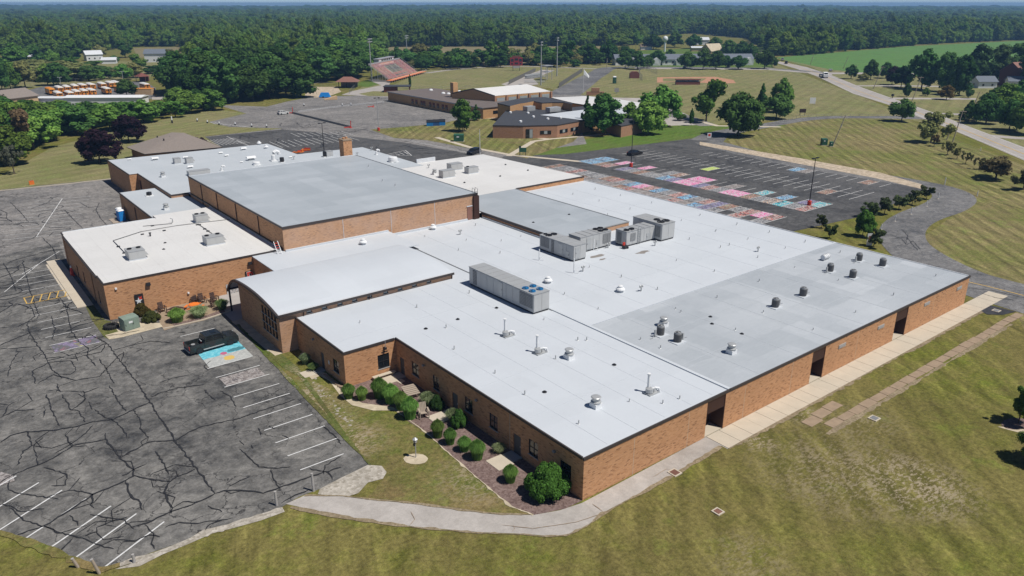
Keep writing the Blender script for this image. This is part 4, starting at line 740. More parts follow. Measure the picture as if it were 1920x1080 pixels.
# ---------------------------------------------------------------- vegetation
def leafcloud(name, clumps, n, leaf, seed, mat, core=True, updroop=.15, squash=1.0):
    """clumps: list of (cx,cy,cz,r). n leaf quads over the clump shells."""
    rs = np.random.RandomState(seed); C = np.array(clumps); pr = C[:, 3]**2; pr = pr/pr.sum()
    idx = rs.choice(len(C), n, p=pr); d = rs.normal(size=(n, 3)); d /= np.linalg.norm(d, axis=1)[:, None]; flip = rs.rand(n) < .55; d[flip, 2] = np.abs(d[flip, 2])
    rad = C[idx, 3]*(.72+.36*rs.rand(n)); p = C[idx, :3]+d*rad[:, None]*np.array([1, 1, squash])
    nn = d+rs.normal(size=(n, 3))*.33+np.array([0, 0, .15]); nn /= np.linalg.norm(nn, axis=1)[:, None]
    a = np.cross(nn, rs.normal(size=(n, 3))); a /= np.linalg.norm(a, axis=1)[:, None]; b = np.cross(nn, a); s = leaf*(.55+.9*rs.rand(n))[:, None]
    v = np.stack([p-a*s*.5-b*s*.35, p+a*s*.1-b*s*.55, p+a*s*.6+b*s*.1, p-a*s*.1+b*s*.5], 1).reshape(-1, 3)
    f = np.arange(4*n).reshape(-1, 4).tolist(); vs = v.tolist()
    if core:
        for (x, y, z, r) in clumps:
            m_ = MB(); m_.lathe([(r*.35, -.62*r), (r*.68, -.2*r), (r*.66, .25*r), (r*.3, .6*r)], 6)
            k = len(vs); vs += [(x+q[0], y+q[1], z+q[2]*squash) for q in m_.v]; f += [tuple(i+k for i in g) for g in m_.f]
    me = bpy.data.meshes.new(name); me.from_pydata(vs, [], f); me.materials.append(mat); me.update(); return me
def crown_clumps(kind, seed):
    r = random.Random(seed); L = []
    if kind == 'broad':        # unit: radius 1, height 1.9
        for k in range(34):
            z = r.random(); ang = r.uniform(0, 6.283); rr = math.sin(math.pi*min(1, .18+z*.82))**.6*(.55+.35*r.random()); L.append((rr*math.cos(ang), rr*math.sin(ang), .25+z*1.35, r.uniform(.22, .36)))
        L += [(0, 0, .7, .55), (0, 0, 1.15, .5)]
    elif kind == 'tall':
        for k in range(36):
            z = r.random(); ang = r.uniform(0, 6.283); rr = (math.sin(math.pi*(.15+z*.8))**.7)*(.5+.35*r.random()); L.append((rr*math.cos(ang), rr*math.sin(ang), .2+z*1.9, r.uniform(.2, .34)))
        L += [(0, 0, .7, .5), (0, 0, 1.3, .42)]
    elif kind == 'irregular':
        for j in range(6):
            a = r.uniform(0, 6.283); q = r.uniform(.25, .65); zc = r.uniform(.5, 1.5)
            for k in range(6): L.append((q*math.cos(a)+r.uniform(-.35, .35), q*math.sin(a)+r.uniform(-.35, .35), zc+r.uniform(-.3, .3), r.uniform(.16, .3)))
        L += [(0, 0, .8, .4)]
    elif kind == 'conifer':
        for k in range(44):
            z = r.random()**.8; ang = r.uniform(0, 6.283); rr = (1-z)*(.55+.4*r.random()); L.append((rr*math.cos(ang), rr*math.sin(ang), .08+z*1.85, .10+.16*(1-z)))
        L += [(0, 0, .4, .45), (0, 0, .9, .3), (0, 0, 1.4, .16)]
    elif kind == 'loose':
        for k in range(26):
            a = r.uniform(0, 6.283); q = r.uniform(.2, .95); L.append((q*math.cos(a), q*math.sin(a), .6+r.uniform(-.35, .55)*(1.1-q*.5), r.uniform(.12, .22)))
    elif kind == 'bush':
        for k in range(30):
            z = r.random(); ang = r.uniform(0, 6.283); rr = math.cos(z*1.35)*.72; L.append((rr*math.cos(ang), rr*math.sin(ang), .15+z*.62, r.uniform(.18, .26)))
        L += [(0, 0, .35, .55)]
    return L
CR_ = {}
for kind, ns, n in (('broad', 3, 3000), ('tall', 3, 3000), ('irregular', 2, 2500), ('conifer', 2, 2600), ('loose', 2, 1900)):
    CR_[kind] = [leafcloud('crown', crown_clumps(kind, 10+i), n, .115 if kind != 'loose' else .10, i, M['leaf'], core=(kind != 'loose')) for i in range(ns)]
CRN = {}
for kind, n in (('broad', 16000), ('tall', 14000), ('irregular', 14000), ('loose', 6000), ('bush', 16000)):
    CRN[kind] = leafcloud('crown', crown_clumps(kind, 40), n, .055 if kind != 'loose' else .055, 5, M['leaf'])
def trunkmesh(kind, seed=1):
    r = random.Random(seed); m_ = MB(); th = {'broad': .5, 'tall': .5, 'irregular': .7, 'conifer': .3, 'loose': .45, 'bush': .12}[kind]   # unit crown radius
    m_.tube([(0, 0, -.02), (.01, 0, th*.5), (0, .01, th+.4)], [.075, .055, .035], 7)
    for k in range(6):
        a = k*1.05+r.uniform(-.3, .3); z = th*.75+r.uniform(0, .4); L = r.uniform(.5, .8)
        m_.tube([(0, 0, z), (L*.5*math.cos(a), L*.5*math.sin(a), z+.25), (L*math.cos(a), L*math.sin(a), z+.5)], [.035, .022, .01], 5)
    return m_.mesh('trunk', M['bark'])
TR = {k: trunkmesh(k) for k in ('broad', 'tall', 'irregular', 'conifer', 'loose', 'bush')}
LIFT = {'broad': .28, 'tall': .28, 'irregular': .2, 'conifer': .12, 'loose': .35, 'bush': 0}
HU = {'broad': 2.12, 'tall': 2.45, 'irregular': 2.1, 'conifer': 2.1, 'loose': 1.55, 'bush': .98}
GREENS = [(.075, .142, .026), (.060, .120, .024), (.09, .160, .030), (.052, .104, .026), (.11, .18, .036)]
ntree = 0
def tree(x, y, h, w, kind='broad', col=None, label='', group=None, cat='tree', name=None, near=False, seed=None):
    global ntree; ntree += 1; r = random.Random(seed if seed is not None else ntree*7+3)
    nm = name or ('pine_tree' if kind == 'conifer' else 'tree'); root = empty(nm, (x, y, 0), label, cat, group, r.uniform(0, 6.28))
    s = w/2; sz = h/HU[kind]
    me = CRN[kind] if near else r.choice(CR_[kind]); c = put('crown', me, root, (0, 0, LIFT[kind]*sz*(.9 if kind != 'conifer' else 1))); c.scale = (s, s, sz)
    g = col or r.choice(GREENS); j = r.uniform(.85, 1.2); c.color = (g[0]*j, g[1]*j, g[2]*j, 1)
    t = put('trunk', TR[kind], root); t.scale = (s*.9 if kind in ('loose',) else s*.7, s*.7, sz); return root
def ptree(px, by, ty, wpx, kind, label, col=None, group=None, near=False, name=None, cat='tree'):
    x, y = G(px, by); h = HGT(px, by, ty); w = wpx*DEP(x, y)/FPX; return tree(x, y, h, w, kind, col, label, group, near=near, name=name, cat=cat)
DG, MG, LG, BG = (.046, .094, .024), (.068, .132, .026), (.098, .17, .034), (.085, .145, .028)
PUR, RUST, OLV = (.017, .009, .013), (.13, .085, .05), (.135, .14, .05)
T = [(188, 306, 243, 76, 'broad', 'dark purple maple nearest the shallow brown roof, left of the school', PUR), (242, 267, 216, 60, 'broad', 'dark purple maple standing behind the other purple maple', PUR),
 (868, 247, 188, 44, 'tall', 'dark full tree between the blue containers and the elementary school', MG), (893, 226, 196, 24, 'conifer', 'small dark evergreen against the left end of the black-roofed wing', DG),
 (1132, 253, 176, 84, 'broad', 'large dark tree in front of the right end of the black-roofed wing', DG), (1100, 246, 180, 34, 'conifer', 'narrow evergreen tucked against the left side of the large dark tree', DG),
 (1238, 236, 160, 78, 'broad', 'tall bright green tree behind its shorter neighbour on the school lawn', MG), (1215, 251, 188, 66, 'broad', 'shorter bright green tree on the edge of the green lawn by the car park', LG), (1180, 240, 192, 40, 'broad', 'mid green tree filling the gap right of the large dark tree', MG),
 (1324, 227, 149, 68, 'irregular', 'layered green tree with a visible trunk left of the darkest round tree', MG), (1384, 255, 172, 82, 'broad', 'very dark round tree at the start of the loop drive', DG), (1426, 213, 157, 30, 'conifer', 'narrow evergreen beside the pair of trees by the drive gate', DG), (1463, 211, 150, 44, 'tall', 'taller tree of the clump beside the entrance drive', MG), (1455, 223, 175, 58, 'broad', 'lower spreading tree of the clump beside the entrance drive', DG),
 (1296, 236, 205, 10, 'tall', 'slim young tree between the two big lawn trees', DG), (1690, 228, 185, 48, 'broad', 'dark umbrella-shaped tree where the drive meets the road', DG), (1745, 268, 211, 60, 'irregular', 'pale airy tree near the road, largest of the roadside row', OLV),
 (1751, 274, 252, 20, 'loose', 'small reddish tree just in front of the pale airy tree', (.10, .065, .03)), (1776, 291, 265, 28, 'loose', 'first small crab tree in the row going down from the airy tree', OLV), (1794, 298, 277, 22, 'loose', 'second small crab tree in the roadside row', OLV), (1810, 308, 286, 20, 'loose', 'third small crab tree in the roadside row', OLV),
 (1867, 335, 290, 74, 'irregular', 'wide brownish crab tree near the right edge above the loop', (.11, .098, .045)), (1918, 356, 316, 46, 'irregular', 'dark crab tree cut off by the right edge', (.085, .09, .04)), (1835, 318, 296, 26, 'loose', 'small thin tree left of the wide brownish crab tree', (.11, .098, .045)),
 (1540, 428, 402, 20, 'irregular', 'small thin tree at the corner of the painted car park', (.07, .09, .036)), (1555, 447, 418, 24, 'irregular', 'small thin tree close behind the east roof edge', (.07, .10, .036)), (1617, 444, 394, 38, 'broad', 'bright green round young tree between the car park and the loop drive', MG), (1638, 463, 430, 34, 'irregular', 'dark thin tree beside the small red and white sign', (.065, .082, .034)),
 (1632, 408, 378, 32, 'irregular', 'first dark little tree of the row along the lot end', (.062, .082, .034)), (1658, 402, 370, 34, 'irregular', 'second dark little tree of the row along the lot end', (.062, .082, .034)), (1685, 392, 364, 30, 'irregular', 'third dark little tree of the row along the lot end', (.062, .082, .034)), (1710, 384, 357, 28, 'irregular', 'fourth dark little tree of the row along the lot end', (.062, .082, .034)), (1737, 374, 346, 26, 'irregular', 'last dark little tree of the row, nearest the bend', (.062, .082, .034)),
 (769, 166, 141, 6, 'tall', 'slim columnar evergreen in front of the grandstand', DG), (372, 285, 258, 40, 'loose', 'nearly bare shrub rising behind the pale roof', (.06, .045, .04)), (27, 326, 272, 44, 'loose', 'bare grey-green shrub at the lower left wood edge', (.08, .085, .06)), (44, 290, 204, 62, 'irregular', 'rust coloured dying tree at the left edge', RUST), (20, 262, 200, 40, 'irregular', 'brownish half bare tree at the far left edge', (.09, .07, .035)),
 (1275, 226, 211, 22, 'broad', 'low round dark bush beside the school forecourt', DG), (1595, 148, 121, 24, 'broad', 'small dark tree left of the two roadside yard trees', DG), (1632, 150, 112, 30, 'broad', 'tall round tree at the near edge of the green field', DG), (1660, 147, 116, 28, 'broad', 'grey-green tree between the tall round tree and the purple one', DG), (1672, 159, 124, 30, 'broad', 'dark purple tree among the roadside yard trees', (.022, .014, .016)), (1689, 164, 124, 38, 'broad', 'very dark tree with trunk beside the purple one', (.018, .036, .014)), (1618, 152, 137, 22, 'broad', 'low pale green bushy tree beyond the road', OLV),
 (1727, 168, 96, 62, 'tall', 'biggest dark tree in the roadside yard', DG), (1768, 172, 101, 52, 'tall', 'second big dark tree right of the biggest one in the yard', DG), (1798, 179, 106, 48, 'tall', 'dark tree with bare lower trunk beside the yellowing tree', DG), (1830, 160, 86, 58, 'tall', 'tall grey-green tree behind the small white house', (.04, .07, .025)), (1868, 156, 88, 60, 'tall', 'tall tree between the small white house and the brown-roofed house', (.04, .07, .025)), (1908, 150, 80, 62, 'tall', 'tall tree at the right edge behind the brown-roofed house', DG), (1935, 165, 80, 60, 'tall', 'tall tree cut off at the right edge', DG),
 (1699, 182, 157, 16, 'tall', 'slim dark tree beside the roadside pole', DG), (1735, 180, 164, 16, 'broad', 'small round green tree in front of the big yard trees', MG), (1774, 187, 160, 32, 'broad', 'small yellowing tree beside the long drive', (.13, .10, .03)), (1816, 184, 165, 16, 'tall', 'small dark tree at the end of the long drive', DG),
 (1816, 226, 188, 42, 'conifer', 'broad dark spruce leading the right-hand grove', DG), (1848, 232, 176, 58, 'broad', 'dark tree of the right-hand grove next to the spruce', DG), (1880, 226, 160, 58, 'tall', 'bright green tree rising from the right-hand grove', LG), (1892, 244, 186, 52, 'broad', 'bushy tree at the front of the right-hand grove', DG), (1925, 252, 182, 66, 'broad', 'bushy tree of the grove at the right edge', MG), (1905, 214, 150, 60, 'broad', 'tree at the back of the right-hand grove by the red-roofed house', DG), (1950, 230, 160, 70, 'broad', 'tree of the grove cut off by the right edge', DG), (1862, 205, 165, 50, 'broad', 'dark tree behind the spruce in the right-hand grove', DG),
 (360, 197, 130, 60, 'tall', 'tall tree at the left end of the big central wood', DG), (790, 132, 104, 26, 'broad', 'round dark tree right of the second stadium mast', DG), (745, 128, 88, 30, 'broad', 'tree between the grandstand box and the second mast', DG)]
for t in T: ptree(t[0], t[1], t[2], t[3], t[4], t[5], t[6])
for i, (px, by, ty, w) in enumerate([(1172, 127, 98, 24), (1195, 129, 97, 26), (1213, 127, 105, 20), (1232, 121, 96, 24), (1256, 117, 94, 22), (1288, 128, 99, 28), (1318, 129, 93, 28), (1342, 129, 96, 26), (1361, 126, 106, 20), (1384, 129, 106, 26), (1433, 128, 95, 28), (1447, 125, 107, 18), (1340, 100, 72, 26), (1300, 90, 66, 24), (1225, 92, 66, 30), (1265, 88, 62, 28), (1390, 108, 78, 26), (1405, 112, 84, 24), (1366, 104, 76, 24)]):
    ptree(px, by+1, ty-2, w*1.3, 'broad', 'dark round tree '+(['first', 'second', 'third', 'fourth', 'fifth', 'sixth', 'seventh', 'eighth', 'ninth', 'tenth', 'eleventh', 'last'][i]+' from the left in the row before the grey-roofed house' if i < 12 else 'among the houses beyond the ball field, '+('left of the hipped-roof house' if px < 1320 else 'right of the hipped-roof house')), DG, ['row of round trees before the grey-roofed house', 'trees among the houses beyond the ball field'][i > 11])
for i, (px, by, ty, w) in enumerate([(772, 128, 112, 22), (800, 131, 104, 26), (835, 130, 100, 30), (858, 130, 99, 28), (876, 128, 99, 22), (893, 128, 102, 20), (918, 126, 106, 22), (938, 126, 96, 38), (935, 124, 70, 40), (968, 122, 104, 26), (990, 122, 96, 26), (1010, 123, 104, 30), (1034, 124, 100, 36), (1050, 126, 98, 34), (1062, 122, 76, 34), (1082, 124, 100, 24), (1104, 120, 84, 34), (1125, 122, 95, 26), (1140, 118, 76, 34), (1078, 126, 112, 24), (1160, 117, 92, 26)]):
    ptree(px, by, ty, w, ['broad', 'tall', 'irregular'][i % 3], '%s hedgerow tree %s, between hay field and football field' % (['rounded', 'upright', 'ragged'][i % 3], 'left of the scoreboard' if px < 960 else 'right of the scoreboard' if px < 1045 else 'beyond the stadium masts' if px < 1095 else 'at the right end of the hedgerow'), random.choice([DG, MG, OLV if i % 5 == 0 else DG]), 'hedgerow trees beyond the football field')
for i, (px, by, ty, w) in enumerate([(20, 168, 118, 44), (48, 165, 110, 50), (5, 172, 95, 40), (90, 160, 122, 40), (110, 160, 116, 46), (128, 152, 128, 30), (150, 150, 122, 34), (166, 152, 124, 38), (188, 150, 134, 26), (205, 148, 130, 28), (232, 150, 120, 40), (250, 146, 118, 36), (238, 180, 148, 44), (262, 132, 102, 40), (120, 118, 84, 34), (137, 115, 78, 40), (188, 110, 84, 30), (235, 108, 76, 34), (100, 128, 92, 30), (72, 130, 88, 36), (30, 132, 80, 50), (325, 118, 92, 20), (215, 118, 104, 20)]):
    ptree(px, by, ty, w, ['broad', 'irregular', 'broad', 'tall'][i % 4], '%s tree %s, among the houses behind the bus yard' % (['rounded', 'ragged', 'spreading', 'upright'][i % 4], 'at the far left edge' if px < 60 else 'left of the barn-like house' if px < 150 else 'near the barn-like house' if px < 220 else 'near the white two-storey house'), [MG, OLV, DG, LG, DG][i % 5], 'trees round the houses behind the bus yard')
HR = []
def inpoly(x, y, P_):
    c = False; n = len(P_)
    for i in range(n):
        x1, y1 = P_[i]; x2, y2 = P_[(i+1) % n]
        if (y1 > y) != (y2 > y) and x < (x2-x1)*(y-y1)/(y2-y1)+x1: c = not c
    return c
def tlabel(kind, col, h, hm, where):
    lum = col[1]; tone = 'dark' if lum < .11 else ('mid green' if lum < .15 else 'bright green'); shp = {'broad': 'rounded', 'tall': 'upright', 'irregular': 'ragged', 'conifer': 'pointed', 'loose': 'thin'}[kind]
    return '%s %s %s tree %s' % ('taller' if h > hm else 'shorter', tone, shp, where)
def limy(px):
    if px < 60: return 186
    if px < 140: return 191
    if px < 292: return 193
    if px < 330: return 188
    return 166
def wood(poly, sp, h0, h1, cols, label, group, seed, kinds=('broad', 'tall', 'irregular'), where=None, lim=None):
    Q = [G(*p) for p in poly]; xs = [q[0] for q in Q]; ys2 = [q[1] for q in Q]; r = random.Random(seed); n = 0
    x = min(xs)
    while x < max(xs):
        y = min(ys2)
        while y < max(ys2):
            a, b = x+r.uniform(-.35, .35)*sp, y+r.uniform(-.35, .35)*sp
            if inpoly(a, b, Q):
                h = r.uniform(h0, h1); kd = r.choice(kinds); cl_ = r.choice(cols); px, py = PJ(a, b, 0)
                if lim:
                    while h > 2.5 and PJ(a, b, h)[1] < lim(px)+r.uniform(-4, 3): h *= .92
                    if h < 3.2: y += sp; continue
                w_ = sp*r.uniform(1.15, 1.55)*min(1, h/h0+.1); tree(a, b, h, w_, kd, cl_, tlabel(kd, cl_, h, (h0+h1)/2, where(px, py)) if where else label, group); n += 1
            y += sp
        x += sp
    return n
n1 = wood([(-60, 345), (30, 322), (60, 290), (110, 275), (200, 247), (300, 228), (405, 207), (400, 197), (300, 203), (200, 212), (120, 214), (60, 228), (-60, 250)], 8.6, 8, 13, [DG, MG, MG, BG, LG, DG], '', 'trees of the left-hand wood', 5, where=lambda px, py: ('at the left edge of the left-hand wood' if px < 50 else 'of the left-hand wood below the tan shed' if px < 120 else 'of the left-hand wood above the purple maples' if px < 260 else 'at the right-hand end of the left-hand wood')+(', back row' if py < 222 else ', front row' if py > 250 else ', middle row'), lim=limy)
n2 = wood([(415, 197), (480, 193), (560, 189), (573, 176), (560, 160), (420, 160), (330, 164), (285, 178), (330, 188)], 12.5, 14, 20, [DG, DG, MG, DG], '', 'trees of the central wood', 6, ('broad', 'tall', 'tall'), where=lambda px, py: 'of the central wood '+('behind the lone bus' if px < 340 else 'left of its middle' if px < 430 else 'right of its middle' if px < 500 else 'next to the gravel yard')+(', back row' if py < 175 else ', front row'))
n3 = wood([(573, 160), (650, 157), (690, 142), (715, 118), (700, 108), (640, 118), (560, 130)], 15, 13, 19, [DG, DG, MG], '', 'trees behind the grandstand', 8, ('broad', 'tall', 'tall'), where=lambda px, py: 'of the wood '+('behind the gravel yard' if px < 635 else 'behind the pavilion' if px < 680 else 'just behind the grandstand')+(', back row' if py < 130 else ', front row'))
n4 = wood([(760, 127), (860, 129), (1000, 122), (1170, 118), (1190, 112), (1130, 111), (960, 117), (760, 121)], 12, 7, 14, [DG, DG, MG, OLV], '', 'hedgerow trees beyond the football field', 18, ('broad', 'tall', 'irregular'), where=lambda px, py: 'in the hedgerow '+('left of the tall lone tree' if px < 930 else 'behind the scoreboard' if px < 1040 else 'right of the stadium masts'))
n5 = wood([(-80, 160), (60, 157), (130, 149), (250, 141), (345, 141), (345, 128), (200, 130), (60, 128), (-80, 132)], 21, 8, 13, [DG, MG, OLV, DG], '', 'trees round the houses behind the bus yard', 28, ('broad', 'irregular', 'broad'), where=lambda px, py: 'between the bus yard and the houses, '+('far left' if px < 60 else 'left part' if px < 140 else 'middle part' if px < 230 else 'right part'), lim=lambda px: 125 if px > 145 else 112)
print('TREES', ntree, n1, n2, n3, n4, n5)
# the far forest: one uncountable wood, instanced on points
def forest_line(px):
    F = [(-900, 172), (0, 100), (60, 112), (250, 88), (350, 88), (365, 150), (560, 128), (575, 118), (650, 112), (710, 100), (724, 88), (1150, 86), (1200, 84), (1210, 68), (1290, 62), (1400, 72), (1440, 96), (1455, 107), (1500, 104), (1560, 98), (1630, 93), (1700, 86), (1800, 80), (1905, 76), (2100, 70), (2900, 60)]
    for (a, b), (c, d_) in zip(F, F[1:]):
        if a <= px <= c: return b+(d_-b)*(px-a)/(c-a)
    return 60
rs = np.random.RandomState(4); ptsF = []; 
r_ = 300.0
while r_ < 7600:
    s = max(10.0, r_/108.); nth = int(1.85*r_/s)
    for k in range(nth):
        th = -.925+1.85*(k+rs.rand())/nth+math.radians(YAW); rr = r_+rs.uniform(-.5, .5)*s; x = CAMP[0]+rr*math.sin(th); y = CAMP[1]+rr*math.cos(th)
        px, py = PJ(x, y, 0)
        if DEP(x, y) < 200 or py > forest_line(px)+.25*(px > -900): continue
        if -200 < px < 2200 and 255 < px < 348 and 88 < py < 105: continue
        ptsF.append((x, y, s))
    r_ += s*.92
A_ = np.array(ptsF); print('FOREST', len(A_))
# low rolling ground carrying the farthest woods
def roll(x, y):
    dd = np.hypot(x-CAMP[0], y-CAMP[1]); k = np.clip((dd-1500)/3000, 0, 1)
    return np.maximum(0, k*(9*np.sin(x*.0011+1.3)*np.cos(y*.0009)+5*np.sin(x*.0031+y*.0022)+5))
A_z = roll(A_[:, 0], A_[:, 1])
gx = np.linspace(-7000, 9000, 90); vs = [(float(a), float(b), float(roll(a, b)-.6) if np.hypot(a-CAMP[0], b-CAMP[1]) > 1500 else -.6) for b in gx for a in gx]; nn_ = len(gx)
me = bpy.data.meshes.new('far_ground'); me.from_pydata(vs, [], [(j*nn_+i, j*nn_+i+1, (j+1)*nn_+i+1, (j+1)*nn_+i) for j in range(nn_-1) for i in range(nn_-1)]); me.materials.append(plain('forest_floor', (.04, .055, .02), .95)); put('hills', me, kind='structure')
me = bpy.data.meshes.new('far_forest'); me.from_pydata([(float(a[0]), float(a[1]), float(z)) for a, z in zip(A_, A_z)], [], [])
sc = np.zeros((len(A_), 3), 'f'); wv = np.sin(A_[:, 0]*.013+1)*np.cos(A_[:, 1]*.017)+np.sin(A_[:, 0]*.031+A_[:, 1]*.023); hh_ = 11+7*rs.rand(len(A_))**1.3+2.2*wv+4*(rs.rand(len(A_)) > .93); sc[:, 0] = sc[:, 1] = A_[:, 2]*(.50+.36*rs.rand(len(A_))); sc[:, 2] = np.where(A_[:, 2] > 18, hh_*.46, hh_*.46)
at = me.attributes.new('s', 'FLOAT_VECTOR', 'POINT'); at.data.foreach_set('vector', sc.ravel()); at = me.attributes.new('r', 'FLOAT', 'POINT'); at.data.foreach_set('value', rs.rand(len(A_)).astype('f')*6.28); at = me.attributes.new('k', 'INT', 'POINT'); at.data.foreach_set('value', rs.randint(0, 7, len(A_)).astype('i'))
fo = put('far_forest', me, label='continuous dark green forest running from behind the fields to the horizon', cat='forest', kind='stuff'); fo.color = (.082, .134, .025, 1)
ng = bpy.data.node_groups.new('forest', 'GeometryNodeTree'); ng.interface.new_socket('Geometry', in_out='INPUT', socket_type='NodeSocketGeometry'); ng.interface.new_socket('Geometry', in_out='OUTPUT', socket_type='NodeSocketGeometry')
gi, go = ng.nodes.new('NodeGroupInput'), ng.nodes.new('NodeGroupOutput'); jn = ng.nodes.new('GeometryNodeGeometryToInstance'); iop = ng.nodes.new('GeometryNodeInstanceOnPoints')
src = []
for kd, i in (('broad', 0), ('broad', 1), ('broad', 2), ('tall', 0), ('tall', 1), ('tall', 2), ('irregular', 0)):
    ob = next(o for o in bpy.data.objects if o.name.startswith('crown') and o.data == CR_[kd][i]); src.append(ob)
for ob in reversed(src):
    oi = ng.nodes.new('GeometryNodeObjectInfo'); oi.inputs['Object'].default_value = ob; oi.inputs['As Instance'].default_value = True; ng.links.new(oi.outputs['Geometry'], jn.inputs[0])
def nattr(n_, t_):
    a = ng.nodes.new('GeometryNodeInputNamedAttribute'); a.data_type = t_; a.inputs['Name'].default_value = n_; return a.outputs['Attribute']
ng.links.new(gi.outputs[0], iop.inputs['Points']); iop.inputs['Pick Instance'].default_value = True
# the join keeps each object as a separate pickable instance
jj = ng.nodes.new('GeometryNodeJoinGeometry'); 
for l in list(ng.links):
    if l.to_node == jn: ng.links.new(l.from_socket, jj.inputs[0])
ng.nodes.remove(jn); ng.links.new(jj.outputs[0], iop.inputs['Instance']); ng.links.new(nattr('k', 'INT'), iop.inputs['Instance Index']); ng.links.new(nattr('s', 'FLOAT_VECTOR'), iop.inputs['Scale'])
cx_ = ng.nodes.new('ShaderNodeCombineXYZ'); ng.links.new(nattr('r', 'FLOAT'), cx_.inputs[2]); ng.links.new(cx_.outputs[0], iop.inputs['Rotation']); ng.links.new(iop.outputs[0], go.inputs[0])
fo.modifiers.new('forest', 'NODES').node_group = ng
# shrubs and ornamental grasses by the school
def bush(px, by, ty, w, label, col=MG, kind='bush', name='bush', cat='bush', group=None):
    by -= .30*w; return ptree(px, by, ty, w, kind, label, col, near=True, name=name, cat=cat, group=group)
bush(1025, 955, 868, 98, 'large glossy green rounded bush at the near corner of the school', (.045, .105, .02))
bush(820, 776, 740, 32, 'dark round bush against the wall behind the wooden armchair', (.022, .048, .014)); bush(861, 810, 768, 36, 'mid green bush beside the pale variegated grass by the third wall window', (.05, .10, .022))
bush(268, 600, 568, 32, 'clipped yellow-green bush beside the poster, rear of the pair', (.095, .085, .022)); bush(285, 613, 583, 38, 'clipped bush with dark base, front of the pair by the green cabinet', (.065, .07, .022))
bush(1905, 794, 720, 1, 'x') if False else None
ptree(1909, 793, 722, 56, 'irregular', 'small round-headed tree in a mulch ring at the right edge of the near lawn', (.05, .10, .022), near=True)
ptree(1945, 870, 800, 70, 'broad', 'tree just outside the right edge whose shade touches the lawn', MG, near=True)
sheet('mulch_bed', [(*G(1905+28*math.cos(a), 795+11*math.sin(a)),) for a in np.linspace(0, 6.0, 14)], L3, 'mulch'); sheet('sand_patch', P((1870, 800), (1890, 806), (1925, 815), (1925, 806), (1895, 801)), L2, 'sand')
def fountain(seed, n, spread, col1, mat):
    r = random.Random(seed); m_ = MB()
    for k in range(n):
        a = r.uniform(0, 6.283); s = r.random()**.6; out = s*spread; h = 1.0-.30*s*s+r.uniform(-.12, .08); w = .017; b0 = Vector((.38*s*math.cos(a), .38*s*math.sin(a), 0)); d_ = Vector((math.cos(a), math.sin(a), 0)); sd = Vector((-d_.y, d_.x, 0)); yaw = r.uniform(-1, 1); sd = (sd+d_*yaw).normalized()*w
        p1 = b0+d_*out*.25+Vector((0, 0, h*.55)); p2 = b0+d_*out*.6+Vector((0, 0, h*.93)); p3 = b0+d_*out*1.0+Vector((0, 0, h*(1.06-.3*s)))
        m_.add([b0-sd, b0+sd, p1+sd, p1-sd, p2+sd*.7, p2-sd*.7, p3], [(0, 1, 2, 3), (3, 2, 4, 5), (5, 4, 6)])
    return m_.mesh('blades', mat)
FG = [fountain(i, 2600, .42, 0, M['blade']) for i in range(2)]; FS = fountain(9, 700, .75, 0, M['blade'])
cl = MB().lathe([(.30, 0), (.38, .3), (.30, .6), (.06, .8)], 8).mesh('clump', M['blade'])
def ograss(px, by, hpx, wpx, label, col, spiky=False, group=None):
    x, y = G(px, by); dd = DEP(x, y); h = hpx*dd/FPX*1.22; w = wpx*dd/FPX*.72; r = empty('ornamental_grass', (x, y, 0), label, 'grass clump', group, random.uniform(0, 6)); b_ = put('blades', FS if spiky else random.choice(FG), r); b_.scale = (w, w, h); b_.color = (*col, 1)
    if not spiky: q = put('heart', cl, r); q.scale = (w*.68, w*.68, h*.78); q.color = (*col, 1)
OG = (.17, .29, .07)
for i, (px, by, h, w, lb) in enumerate([(654, 746, 24, 27, 'leftmost green grass clump by the courtyard corner'), (679, 749, 22, 24, 'second green grass clump from the courtyard corner'), (712, 745, 33, 33, 'tall grass clump below the courtyard window'), (733, 755, 32, 33, 'grass clump fourth from the left, left of the stone table'), (752, 767, 30, 30, 'grass clump below the stone table'), (769, 784, 36, 34, 'biggest grass clump, left of the wooden armchair'),
    (821, 819, 30, 27, 'first grass clump right of the wooden armchair'), (844, 832, 27, 26, 'second grass clump right of the wooden armchair'), (871, 845, 25, 27, 'grass clump third of the lower four'), (895, 860, 33, 33, 'last of the lower four grass clumps, nearest the lamp post side'), (957, 903, 30, 30, 'lone grass clump near the concrete door pad'), (333, 603, 22, 32, 'green grass clump in front of the brown picnic table')]):
    ograss(px, by, h, w, lb, OG)
for px, by, h, w, lb in [(803, 757, 20, 28, 'pale spiky grass clump behind the armchair'), (850, 790, 22, 26, 'pale variegated grass clump beside the mid green bush'), (936, 848, 16, 22, 'small pale spiky plant beside the lower door pad'), (573, 682, 18, 18, 'pale spiky plant at the foot of the hall corner'), (588, 694, 12, 18, 'low green plant beside the upper door pad'), (374, 594, 18, 30, 'pale grass clump in front of the orange picnic table'), (417, 580, 17, 22, 'small grass clump beside the canopy post')]:
    ograss(px, by, h, w, lb, (.30, .36, .19) if 'pale' in lb else (.15, .22, .08), True)
